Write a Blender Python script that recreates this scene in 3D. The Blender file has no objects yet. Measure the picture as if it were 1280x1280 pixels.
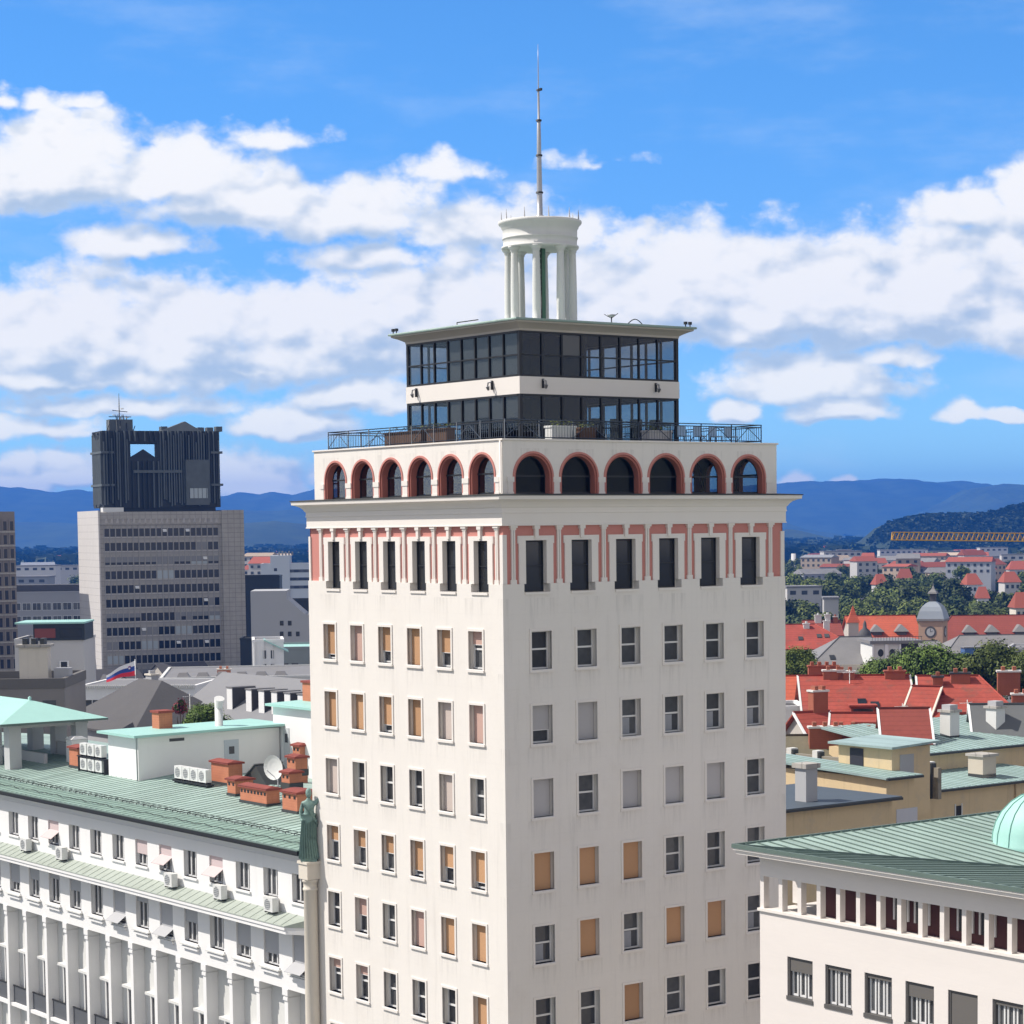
import bpy, bmesh, math, random
from mathutils import Vector
random.seed(11)
SC = bpy.context.scene
COL = SC.collection
rad = math.radians

# ------------------------------------------------------------------ camera
FPX, CX, CY, PITCH, ROLL = 2835.71, 640.0, 872.18, -0.0743585, -0.0120127
CAM = Vector((0.36292, -105.32472, 44.83367))
TH = 0.9309594
PHI = -TH
EU = Vector((math.cos(PHI), math.sin(PHI), 0))      # street direction, towards the viewer's right
EV = Vector((-math.sin(PHI), math.cos(PHI), 0))     # cross direction, away from the viewer
_f = Vector((0, math.cos(PITCH), math.sin(PITCH)))
_u = Vector((0, -math.sin(PITCH), math.cos(PITCH)))
_r = Vector((1, 0, 0))
CR = _r*math.cos(ROLL) + _u*math.sin(ROLL)
CU = _u*math.cos(ROLL) - _r*math.sin(ROLL)
CF = _f
cd = bpy.data.cameras.new('camera')
cam = bpy.data.objects.new('camera', cd); COL.objects.link(cam)
from mathutils import Matrix
cam.matrix_world = Matrix(((CR.x, CU.x, -CF.x, CAM.x), (CR.y, CU.y, -CF.y, CAM.y), (CR.z, CU.z, -CF.z, CAM.z), (0, 0, 0, 1)))
cd.sensor_width = 36; cd.sensor_fit = 'HORIZONTAL'
cd.lens = FPX/1280*36
cd.shift_x = 0.0; cd.shift_y = (CY-640)/1280
cd.clip_start = 1; cd.clip_end = 60000
SC.camera = cam

def ray(px, py): return CF + CR*((px-CX)/FPX) - CU*((py-CY)/FPX)
def at(px, py, D):                                   # world point seen at a pixel, D metres ahead
    d = ray(px, py); return CAM + d*(D/d.y)
def gl(px, py, D):                                   # the same in the street grid
    w = at(px, py, D); return Vector((w.dot(EU), w.dot(EV), w.z))
def wor(x, y, z=0): return EU*x + EV*y + Vector((0, 0, z))

# ------------------------------------------------------------------ light and sky
SUN = (-EV*1.0 - EU*0.85 + Vector((0, 0, 1.5))).normalized()
SUN_EL = math.asin(SUN.z); SUN_AZ = math.atan2(SUN.x, SUN.y)
sd = bpy.data.lights.new('sun', 'SUN'); sd.energy = 5.0; sd.angle = rad(0.5); sd.color = (1.0, 0.945, 0.87)
so = bpy.data.objects.new('sun', sd); COL.objects.link(so)
so.rotation_euler = (-SUN).to_track_quat('-Z', 'Y').to_euler()
so.location = (-100, 0, 200)

SC.view_settings.view_transform = 'Standard'; SC.view_settings.look = 'None'
SC.view_settings.exposure = 0.10; SC.view_settings.gamma = 1.0
SC.render.engine = 'CYCLES'
SC.cycles.use_denoising = True
SC.cycles.max_bounces = 6; SC.cycles.transparent_max_bounces = 12
SC.cycles.diffuse_bounces = 3; SC.cycles.glossy_bounces = 3; SC.cycles.volume_bounces = 1
SC.cycles.sample_clamp_indirect = 6

W = bpy.data.worlds.new('World'); SC.world = W; W.use_nodes = True
nt = W.node_tree; nt.nodes.clear()

class NG:
    """small wrapper to write node graphs as expressions"""
    def __init__(s, tree): s.t = tree
    def n(s, typ, **kw):
        nd = s.t.nodes.new(typ)
        for k, v in kw.items(): setattr(nd, k, v)
        return nd
    def put(s, sock, v):
        if hasattr(v, 'is_output'): s.t.links.new(v, sock)
        else: sock.default_value = v
    def m(s, op, a, b=0.0, c=0.0, clamp=False):
        nd = s.n('ShaderNodeMath', operation=op, use_clamp=clamp)
        s.put(nd.inputs[0], a); s.put(nd.inputs[1], b); s.put(nd.inputs[2], c)
        return nd.outputs[0]
    def v(s, op, a, b=(0, 0, 0), scale=None):
        nd = s.n('ShaderNodeVectorMath', operation=op)
        s.put(nd.inputs[0], a)
        if op != 'SCALE' and len(nd.inputs) > 1: s.put(nd.inputs[1], b)
        if scale is not None: s.put(nd.inputs['Scale'], scale)
        return nd.outputs['Value'] if op in ('LENGTH', 'DOT_PRODUCT') else nd.outputs['Vector']
    def noise(s, vec, scale, detail=4, rough=0.55, dist=0.0, lac=2.0, out='Fac'):
        nd = s.n('ShaderNodeTexNoise')
        s.put(nd.inputs['Vector'], vec); nd.inputs['Scale'].default_value = scale
        nd.inputs['Detail'].default_value = detail; nd.inputs['Roughness'].default_value = rough
        nd.inputs['Distortion'].default_value = dist; nd.inputs['Lacunarity'].default_value = lac
        return nd.outputs[out]
    def rng(s, v, a, b, c=0.0, d=1.0, smooth=True):
        nd = s.n('ShaderNodeMapRange', interpolation_type='SMOOTHSTEP' if smooth else 'LINEAR', clamp=True)
        s.put(nd.inputs['Value'], v)
        for k, x in zip(('From Min', 'From Max', 'To Min', 'To Max'), (a, b, c, d)): s.put(nd.inputs[k], x)
        return nd.outputs['Result']
    def mix(s, fac, a, b, blend='MIX'):
        nd = s.n('ShaderNodeMix', data_type='RGBA', blend_type=blend)
        s.put(nd.inputs['Factor'], fac); s.put(nd.inputs['A'] if False else nd.inputs[6], a); s.put(nd.inputs[7], b)
        return nd.outputs[2]

# clouds: soft bodies placed by azimuth and elevation on the sky itself, broken up by fractal noise
def azel(px, py):
    d = ray(px, py).normalized()
    return math.degrees(math.atan2(d.x, d.y)), math.degrees(math.asin(d.z))
DPP = math.degrees(1/FPX)                             # degrees per photo pixel
CLOUDS = [  # px, py, half width, half height of the upper side, weight
    (90, 225, 105, 85, 1.0), (15, 235, 60, 55, .9), (-50, 240, 90, 60, .9), (215, 232, 90, 62, .9), (300, 262, 130, 62, .8), (440, 275, 150, 62, .66),
    (590, 290, 120, 50, .62), (160, 308, 80, 26, .6), (700, 300, 110, 42, .62),
    (100, 440, 150, 110, 1.0), (-20, 450, 110, 90, 1.0), (240, 440, 150, 95, 1.0), (380, 440, 130, 95, 1.0), (490, 425, 120, 105, .95), (600, 410, 110, 110, .95), (460, 330, 90, 26, .55),
    (760, 400, 110, 130, .9), (860, 385, 110, 105, .95), (960, 390, 110, 108, 1.0), (1070, 392, 110, 112, 1.0), (1180, 388, 120, 120, 1.05), (1290, 380, 100, 150, 1.05), (1210, 270, 52, 42, .95), (1290, 245, 54, 48, .95),
    (60, 480, 200, 26, .72), (300, 462, 180, 26, .62), (450, 500, 95, 34, .95), (365, 535, 78, 34, .9), (150, 512, 170, 24, .62), (40, 540, 120, 26, .6),
    (1010, 485, 130, 48, .95), (1045, 515, 70, 30, .9), (1120, 452, 70, 22, .6), (920, 518, 34, 20, .8), (1200, 520, 30, 22, .75), (1250, 522, 40, 14, .62),
    (22, 606, 50, 44, 1.0), (320, 612, 70, 56, 1.0), (90, 598, 60, 34, .8), (255, 612, 40, 20, .6), (995, 604, 24, 18, .8), (1052, 601, 16, 14, .7), (340, 178, 62, 26, .42), (560, 216, 60, 24, .45), (745, 204, 50, 14, .24),
    (40, 133, 22, 18, .45), (100, 130, 26, 14, .4), (4, 126, 16, 22, .45), (70, 140, 16, 8, .4), (130, 470, 240, 60, .55), (420, 600, 40, 30, .8),
]
def cloud_group():
    g = bpy.data.node_groups.new('cloud_density', 'ShaderNodeTree')
    g.interface.new_socket('P', in_out='INPUT', socket_type='NodeSocketVector')
    g.interface.new_socket('D', in_out='OUTPUT', socket_type='NodeSocketFloat')
    g.interface.new_socket('S', in_out='OUTPUT', socket_type='NodeSocketFloat')
    N = NG(g)
    gi = N.n('NodeGroupInput'); go = N.n('NodeGroupOutput')
    p = gi.outputs[0]
    w2 = N.v('SCALE', N.v('SUBTRACT', N.noise(p, 0.9, 2, 0.5, out='Color'), (0.5, 0.5, 0.5)), scale=0.7)
    q = N.v('ADD', p, w2)
    acc = None
    for (px, py, rx, ry, wt) in CLOUDS:
        a, e = azel(px, py)
        kx, ky = 1/(rx*DPP*1.2), 1/(ry*DPP*1.1)
        dl = N.v('SUBTRACT', q, (a, e, 0))
        dl = N.v('MAXIMUM', N.v('MULTIPLY', dl, (kx, ky, 0)), N.v('MULTIPLY', dl, (-kx, -ky*2.3, 0)))
        b = N.m('MULTIPLY', N.m('SUBTRACT', 1.0, N.v('LENGTH', dl)), wt)
        if acc is None: acc = b
        else:
            nd = N.n('ShaderNodeMath', operation='SMOOTH_MAX')
            N.put(nd.inputs[0], acc); N.put(nd.inputs[1], b); nd.inputs[2].default_value = 0.15
            acc = nd.outputs[0]
    def billow(vec, scale, detail, rough):
        nd = N.n('ShaderNodeTexVoronoi', voronoi_dimensions='2D', feature='SMOOTH_F1')
        N.put(nd.inputs['Vector'], vec); nd.inputs['Scale'].default_value = scale; nd.inputs['Detail'].default_value = detail
        nd.inputs['Roughness'].default_value = rough; nd.inputs['Lacunarity'].default_value = 2.1; nd.inputs['Smoothness'].default_value = 0.6
        nd.normalize = True
        return nd.outputs['Distance']
    fine = N.v('ADD', p, N.v('SCALE', N.v('SUBTRACT', N.noise(p, 3.0, 3, 0.5, out='Color'), (0.5, 0.5, 0.5)), scale=0.30))
    st = N.v('MULTIPLY', fine, (1.0, 1.3, 1.0))
    b1 = billow(st, 0.85, 3.0, 0.52)
    n1 = N.noise(N.v('MULTIPLY', p, (.8, 1.3, 1)), 0.7, 7, 0.55)
    n2 = N.noise(st, 3.2, 5, 0.6)
    d = N.m('ADD', N.m('MINIMUM', acc, 0.50), N.m('MULTIPLY', N.m('SUBTRACT', 0.38, b1), 0.70))
    d = N.m('ADD', d, N.m('MULTIPLY', N.m('SUBTRACT', n1, 0.5), 0.85))
    d = N.m('ADD', d, N.m('MULTIPLY', N.m('SUBTRACT', n2, 0.5), 0.14))
    d = N.m('ADD', d, N.rng(acc, -0.45, -0.05, -1.2, 0.0))
    g.links.new(d, go.inputs[0])
    b2 = billow(N.v('MULTIPLY', fine, (0.8, 1.15, 1.0)), 0.8, 1.6, 0.45)
    n4 = N.noise(N.v('MULTIPLY', p, (.8, 1.3, 1)), 0.9, 3.5, 0.5)
    sm = N.m('ADD', N.m('MULTIPLY', N.m('MINIMUM', acc, 0.7), 0.75), N.m('MULTIPLY', N.m('SUBTRACT', 0.38, b2), 0.9))
    sm = N.m('ADD', sm, N.m('MULTIPLY', n4, 0.7))
    g.links.new(sm, go.inputs[1])
    return g
N = NG(nt)
tc = N.n('ShaderNodeTexCoord')
sep = N.n('ShaderNodeSeparateXYZ'); nt.links.new(tc.outputs['Generated'], sep.inputs[0])
az = N.m('MULTIPLY', N.m('ARCTAN2', sep.outputs[0], sep.outputs[1]), 57.29578)
el = N.m('MULTIPLY', N.m('ARCSINE', sep.outputs[2]), 57.29578)
cmb = N.n('ShaderNodeCombineXYZ'); N.put(cmb.inputs[0], az); N.put(cmb.inputs[1], el)
P = cmb.outputs[0]
cg = cloud_group()
def dens(vec):
    nd = N.n('ShaderNodeGroup'); nd.node_tree = cg; N.put(nd.inputs[0], vec); return nd.outputs
d0, s0 = dens(P); s1 = dens(N.v('ADD', P, (-0.14, 0.30, 0)))[1]; s2 = dens(N.v('ADD', P, (-0.3, 0.95, 0)))[1]
# = dens(N.v('ADD', P, (-0.10, 0.20, 0))); d2 = dens(N.v('ADD', P, (-0.25, 0.75, 0)))
mask = N.rng(d0, 0.0, 0.36)
form = N.m('ADD', N.m('MULTIPLY', N.m('SUBTRACT', s0, s1), 0.8), N.m('MULTIPLY', N.m('SUBTRACT', s0, s2), 0.55))
lit = N.rng(form, -0.36, 0.24)
thin = N.rng(d0, 0.08, 0.5)
ccol = N.mix(lit, (0.48, 0.60, 0.75, 1), (1.0, 0.99, 0.965, 1))
ccol = N.mix(N.m('MULTIPLY', N.m('SUBTRACT', 1.0, thin), 0.35), ccol, (0.70, 0.82, 0.97, 1))
# a faint high veil
veil = N.m('MULTIPLY', N.rng(N.noise(N.v('MULTIPLY', P, (0.16, 0.5, 1)), 0.9, 6, 0.6), 0.46, 0.82), 0.34)
sky = N.n('ShaderNodeTexSky', sky_type='NISHITA')
sky.sun_disc = False; sky.sun_elevation = SUN_EL; sky.sun_rotation = SUN_AZ
sky.altitude = 300; sky.air_density = 0.7; sky.dust_density = 0.2; sky.ozone_density = 3.0
SKY_STRENGTH = 0.15
low = N.mix(N.rng(el, 0.5, 13.0), (0.54, 0.78, 1.04, 1), (0.47, 0.93, 1.25, 1))
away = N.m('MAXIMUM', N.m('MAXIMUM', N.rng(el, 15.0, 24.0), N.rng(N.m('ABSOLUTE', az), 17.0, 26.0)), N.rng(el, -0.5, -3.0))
tint = low
skyc = N.mix(1.0, sky.outputs[0], tint, 'MULTIPLY')
skyc = N.mix(veil, skyc, (0.66/SKY_STRENGTH, 0.80/SKY_STRENGTH, 0.98/SKY_STRENGTH, 1))
csc = N.v('SCALE', ccol, scale=1.0/SKY_STRENGTH)
allc = N.mix(mask, skyc, csc)
allc = N.mix(1.0, allc, N.mix(N.rng(el, 0.4, 6.0), (1.34, 1.33, 1.10, 1), (1, 1, 1, 1)), 'MULTIPLY')
# out-of-view sky: warm-tinted air and cloud cover added for neutral fill light
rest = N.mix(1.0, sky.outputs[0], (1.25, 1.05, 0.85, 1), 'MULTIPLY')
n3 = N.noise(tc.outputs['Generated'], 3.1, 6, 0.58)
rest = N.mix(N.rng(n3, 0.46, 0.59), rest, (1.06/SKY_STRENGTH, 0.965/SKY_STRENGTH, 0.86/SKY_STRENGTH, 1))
bg = N.n('ShaderNodeBackground'); N.put(bg.inputs[0], allc); bg.inputs[1].default_value = SKY_STRENGTH
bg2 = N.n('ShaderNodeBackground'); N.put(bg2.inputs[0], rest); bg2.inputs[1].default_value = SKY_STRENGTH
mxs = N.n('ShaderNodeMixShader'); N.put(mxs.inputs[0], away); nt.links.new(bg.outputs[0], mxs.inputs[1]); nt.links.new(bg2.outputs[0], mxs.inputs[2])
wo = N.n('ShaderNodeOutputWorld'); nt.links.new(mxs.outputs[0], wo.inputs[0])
W.cycles.sampling_method = 'MANUAL'; W.cycles.sample_map_resolution = 1024

# ------------------------------------------------------------------ materials
MT = {}
def mat(name, col, rough=0.8, var=0.12, scale=0.6, fine=0.06, fscale=9.0, streak=0.0, metal=0.0, spec=0.4, bump=0.0, bscale=20.0,
        joints=None, jcol=0.8, rand=0.0, grime=None, stretch=(1, 1, 1), panels=None, sills=0.0):
    if name in MT: return MT[name]
    m = bpy.data.materials.new(name); m.use_nodes = True
    t = m.node_tree; b = t.nodes['Principled BSDF']; G = NG(t)
    tc = G.n('ShaderNodeTexCoord'); p = tc.outputs['Object']
    if stretch != (1, 1, 1): p = G.v('MULTIPLY', p, stretch)
    c = (*col, 1)
    f = G.m('ADD', 1.0, G.m('MULTIPLY', G.m('SUBTRACT', G.noise(p, scale, 5, 0.6), 0.5), 2*var))
    if fine: f = G.m('ADD', f, G.m('MULTIPLY', G.m('SUBTRACT', G.noise(p, fscale, 3, 0.6), 0.5), 2*fine))
    if streak:
        sp = G.v('MULTIPLY', tc.outputs['Object'], (1.3, 1.3, 0.09))
        f = G.m('SUBTRACT', f, G.m('MULTIPLY', G.rng(G.noise(sp, 1.6, 5, 0.65), 0.52, 0.8), streak))
    if joints:
        jx, jz, jw = joints
        sx = G.n('ShaderNodeSeparateXYZ'); t.links.new(tc.outputs['Object'], sx.inputs[0])
        hor = G.m('ADD', sx.outputs[0], sx.outputs[1])
        def line(v, per):
            fr = G.m('FRACT', G.m('DIVIDE', v, per))
            d = G.m('ABSOLUTE', G.m('SUBTRACT', fr, 0.5))
            return G.rng(d, 0.5-jw/per, 0.5, 0, 1)
        j = line(sx.outputs[2], jz)
        if jx: j = G.m('MAXIMUM', j, line(hor, jx))
        f = G.m('MULTIPLY', f, G.m('SUBTRACT', 1.0, G.m('MULTIPLY', j, 1-jcol)))
    if panels:                                       # sheets laid side by side, each weathered a little differently
        ax_, per, ph, amt = panels
        sp_ = G.n('ShaderNodeSeparateXYZ'); t.links.new(tc.outputs['Object'], sp_.inputs[0])
        idx = G.m('FLOOR', G.m('DIVIDE', G.m('SUBTRACT', sp_.outputs[ax_], ph), per))
        wn = G.n('ShaderNodeTexWhiteNoise', noise_dimensions='1D'); G.put(wn.inputs['W'], idx)
        f = G.m('ADD', f, G.m('MULTIPLY', G.m('SUBTRACT', wn.outputs['Value'], 0.5), amt))
        run = G.v('MULTIPLY', tc.outputs['Object'], (1.9, .16, 1) if ax_ == 0 else (.16, 1.9, 1))
        f = G.m('SUBTRACT', f, G.m('MULTIPLY', G.rng(G.noise(run, 1.0, 5, 0.65), 0.5, 0.75), amt*1.2))
    if sills:                                        # rain marks hanging below the window sills
        sp_ = G.n('ShaderNodeSeparateXYZ'); t.links.new(tc.outputs['Object'], sp_.inputs[0])
        ge = G.n('ShaderNodeNewGeometry'); tcn = G.n('ShaderNodeSeparateXYZ'); t.links.new(tc.outputs['Normal'], tcn.inputs[0])
        right = G.m('GREATER_THAN', G.m('ABSOLUTE', tcn.outputs[0]), 0.5)
        fr_ = lambda v, o_, p_: G.m('FRACT', G.m('DIVIDE', G.m('SUBTRACT', v, o_), p_))
        wl = G.rng(fr_(sp_.outputs[0], -16.0, 2.5877), 0.66, 0.60); wr = G.rng(fr_(sp_.outputs[1], 1.32, 2.7211), 0.66, 0.60)
        wm_ = G.m('ADD', G.m('MULTIPLY', wr, right), G.m('MULTIPLY', wl, G.m('SUBTRACT', 1.0, right)))
        below = fr_(G.m('SUBTRACT', 38.08, sp_.outputs[2]), 0.0, 3.5)
        fall = G.rng(below, 0.36, 0.0)
        sk = G.rng(G.noise(G.v('MULTIPLY', tc.outputs['Object'], (3.2, 3.2, .25)), 1.5, 4, .6), .42, .68)
        f = G.m('SUBTRACT', f, G.m('MULTIPLY', G.m('MULTIPLY', wm_, fall), G.m('MULTIPLY', sk, sills)))
    if rand:
        oi = G.n('ShaderNodeObjectInfo')
        f = G.m('MULTIPLY', f, G.m('ADD', 1-rand, G.m('MULTIPLY', oi.outputs['Random'], 2*rand)))
    cc = G.v('SCALE', c[:3], scale=f)
    if grime:
        gf = G.rng(G.noise(p, scale*1.7, 6, 0.7), 0.50, 0.72)
        cc = G.mix(G.m('MULTIPLY', gf, grime[3]), cc, (*grime[:3], 1))
    G.put(b.inputs['Base Color'], cc)
    b.inputs['Roughness'].default_value = rough; b.inputs['Metallic'].default_value = metal
    b.inputs['Specular IOR Level'].default_value = spec
    if bump:
        bn = G.n('ShaderNodeBump'); bn.inputs['Strength'].default_value = bump; bn.inputs['Distance'].default_value = 0.02
        t.links.new(G.noise(p, bscale, 4, 0.6), bn.inputs['Height']); t.links.new(bn.outputs[0], b.inputs['Normal'])
    MT[name] = m
    return m
def clear_glass(name, tint=(0.55, 0.6, 0.62), fac=0.55):
    m = bpy.data.materials.new(name); m.use_nodes = True
    t = m.node_tree; t.nodes.clear(); G = NG(t)
    tr = G.n('ShaderNodeBsdfTransparent'); tr.inputs[0].default_value = (*tint, 1)
    gs = G.n('ShaderNodeBsdfGlossy'); gs.inputs['Roughness'].default_value = 0.03; gs.inputs[0].default_value = (0.9, 0.95, 1, 1)
    fr = G.n('ShaderNodeFresnel'); ge = G.n('ShaderNodeNewGeometry')
    G.put(fr.inputs[0], G.m('SUBTRACT', 1.5, G.m('MULTIPLY', ge.outputs['Backfacing'], 1.5-1/1.5)))
    mx = G.n('ShaderNodeMixShader'); t.links.new(G.m('MULTIPLY', fr.outputs[0], fac), mx.inputs[0])
    t.links.new(tr.outputs[0], mx.inputs[1]); t.links.new(gs.outputs[0], mx.inputs[2])
    o = G.n('ShaderNodeOutputMaterial'); t.links.new(mx.outputs[0], o.inputs[0])
    MT[name] = m; return m
STONE = mat('pale_stone', (0.765, 0.722, 0.672), 0.85, 0.05, 0.22, 0.025, 6, streak=0.13, joints=(1.29, 1.1667, 0.012), jcol=0.93, grime=(0.62, 0.56, 0.50, 0.22), sills=0.13)
STONE2 = mat('pale_trim', (0.77, 0.72, 0.67), 0.8, 0.04, 0.5, 0.02)
PINK = mat('pink_plaster', (0.55, 0.225, 0.19), 0.85, 0.08, 1.2, 0.04)
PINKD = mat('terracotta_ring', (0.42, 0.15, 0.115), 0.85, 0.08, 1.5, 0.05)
GLASS = mat('dark_glass', (0.030, 0.032, 0.034), 0.06, 0.25, 0.7, 0, spec=0.5, rand=0.35)
GLASSB = mat('window_glass', (0.075, 0.077, 0.080), 0.08, 0.7, 0.9, 0, spec=0.5, rand=0.5)
SASH = mat('white_sash', (0.72, 0.71, 0.70), 0.5, 0.04, 1, 0)
ORANGE = mat('orange_blind', (0.50, 0.285, 0.15), 0.8, 0.05, 1, 0.02, joints=(0, 0.06, 0.008), jcol=0.8, rand=0.12)
GREYB = mat('grey_blind', (0.46, 0.445, 0.45), 0.8, 0.05, 1, 0.02, joints=(0, 0.06, 0.008), jcol=0.85, rand=0.08)
PINKB = mat('pink_blind', (0.55, 0.36, 0.30), 0.8, 0.05, 1, 0.02, joints=(0, 0.06, 0.008), jcol=0.85, rand=0.08)
BEIGEB = mat('beige_blind', (0.56, 0.47, 0.42), 0.8, 0.05, 1, 0.02, joints=(0, 0.06, 0.008), jcol=0.85)
CURT = mat('curtain', (0.32, 0.33, 0.36), 0.9, 0.25, 3, 0)
BLACKM = mat('black_metal', (0.018, 0.019, 0.021), 0.45, 0.1, 2, 0)
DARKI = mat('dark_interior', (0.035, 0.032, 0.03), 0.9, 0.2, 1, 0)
COPPER = mat('green_copper', (0.325, 0.43, 0.385), 0.6, 0.30, 0.22, 0.08, 5, grime=(0.22, 0.31, 0.26, 0.55), panels=(0, 0.72, -17.6, 0.22))
COPPERY = mat('green_copper_side', (0.325, 0.43, 0.385), 0.6, 0.30, 0.22, 0.08, 5, grime=(0.22, 0.31, 0.27, 0.5), panels=(1, 0.62, 0.867, 0.2))
COPPERX = mat('green_copper_front', (0.30, 0.40, 0.355), 0.6, 0.30, 0.22, 0.08, 5, grime=(0.20, 0.28, 0.24, 0.55), panels=(0, 0.62, 14.67, 0.22))
RIBC = mat('rib_copper', (0.20, 0.285, 0.245), 0.6, 0.2, 0.8, 0.08, 6)
COPPERD = mat('dark_copper', (0.11, 0.155, 0.135), 0.6, 0.2, 0.8, 0.08, 6)
TURQ = mat('turquoise_copper', (0.35, 0.60, 0.54), 0.55, 0.08, 0.6, 0.03, 5)
LEAD = mat('dark_lead', (0.05, 0.052, 0.05), 0.6, 0.2, 1, 0.05)
WHITEP = mat('white_plaster', (0.80, 0.79, 0.78), 0.85, 0.03, 0.4, 0.015, 5, streak=0.06)
WHITED = mat('aged_white_plaster', (0.66, 0.655, 0.63), 0.85, 0.05, 0.4, 0.02, 5, streak=0.1)
CREAM = mat('cream_stone', (0.68, 0.62, 0.53), 0.85, 0.06, 0.7, 0.03, streak=0.12)
BRICK = mat('orange_brick', (0.50, 0.19, 0.105), 0.9, 0.3, 1.1, 0.08, 14, joints=(0.5, 0.16, 0.012), jcol=0.8)
TILE = mat('red_tile', (0.35, 0.066, 0.044), 0.85, 0.36, 0.35, 0.24, 3.0, joints=(0, 0.33, 0.05), jcol=0.72, grime=(0.17, 0.075, 0.055, 0.7))
TILE2 = mat('orange_tile', (0.47, 0.10, 0.05), 0.85, 0.26, 0.4, 0.2, 3.0, joints=(0, 0.33, 0.05), jcol=0.76, grime=(0.27, 0.09, 0.06, 0.6))
TILED = mat('dark_red_tile', (0.25, 0.058, 0.042), 0.85, 0.18, 0.4, 0.15, 3, joints=(0, 0.33, 0.05), jcol=0.8)
SLATE = mat('grey_slate', (0.20, 0.20, 0.21), 0.7, 0.12, 0.5, 0.08, 5, joints=(0, 0.3, 0.03), jcol=0.85)
SLATEP = mat('pale_zinc', (0.205, 0.198, 0.196), 0.6, 0.2, 0.4, 0.05, 4)
SLATED = mat('dark_slate', (0.085, 0.082, 0.085), 0.8, 0.15, 0.5, 0.08, 4)
YELLOW = mat('yellow_plaster', (0.66, 0.51, 0.31), 0.9, 0.12, 0.4, 0.04, 6, streak=0.22, grime=(0.50, 0.42, 0.32, 0.45))
CONC = mat('concrete_panel', (0.41, 0.385, 0.35), 0.9, 0.22, 0.12, 0.18, 0.9, streak=0.2, joints=(1.42, 1.04, 0.10), jcol=0.62)
CONCP = mat('pale_concrete', (0.56, 0.53, 0.51), 0.9, 0.06, 0.2, 0.05, 1.0, joints=(1.5, 1.56, 0.10), jcol=0.72)
BLACKC = mat('blackened_steel', (0.022, 0.026, 0.028), 0.55, 0.3, 0.4, 0.1, 2)
TRAV = mat('travertine', (0.74, 0.685, 0.645), 0.8, 0.05, 0.5, 0.03, 6, joints=(0, 0.55, 0.008), jcol=0.95, stretch=(0.35, 0.35, 2.2))
MAROON = mat('maroon_wall', (0.085, 0.03, 0.028), 0.8, 0.15, 1, 0)
MASTM = mat('mast_steel', (0.42, 0.42, 0.44), 0.4, 0.1, 3, 0, metal=0.4)
ACW = mat('white_enamel', (0.70, 0.70, 0.68), 0.4, 0.04, 2, 0)
BARK = mat('bark', (0.09, 0.065, 0.045), 0.9, 0.2, 3, 0.1)
PATINA = mat('bronze_patina', (0.20, 0.31, 0.275), 0.6, 0.3, 1.6, 0.15, 8, grime=(0.08, 0.12, 0.11, 0.6))
ASPH = mat('asphalt', (0.05, 0.05, 0.052), 0.9, 0.2, 0.1, 0.05)
CRANEY = mat('crane_yellow', (0.62, 0.36, 0.05), 0.5, 0.1, 0.6, 0.05)
def leafmat(name, c1, c2, sc=0.6):
    m = bpy.data.materials.new(name); m.use_nodes = True
    t = m.node_tree; b = t.nodes['Principled BSDF']; G = NG(t)
    tc = G.n('ShaderNodeTexCoord'); oi = G.n('ShaderNodeObjectInfo')
    f = G.rng(G.noise(tc.outputs['Object'], sc, 4, 0.7), 0.3, 0.7)
    c = G.mix(f, (*c1, 1), (*c2, 1))
    c = G.v('SCALE', c, scale=G.m('ADD', 0.7, G.m('MULTIPLY', oi.outputs['Random'], 0.6)))
    G.put(b.inputs['Base Color'], c); b.inputs['Roughness'].default_value = 0.65
    b.inputs['Specular IOR Level'].default_value = 0.25
    MT[name] = m; return m
LEAF = leafmat('leaf_green', (0.060, 0.084, 0.014), (0.150, 0.180, 0.032))
LEAFB = leafmat('leaf_bright', (0.070, 0.118, 0.016), (0.165, 0.245, 0.04))
LEAFD = leafmat('leaf_dark', (0.032, 0.050, 0.012), (0.080, 0.108, 0.022))

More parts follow.
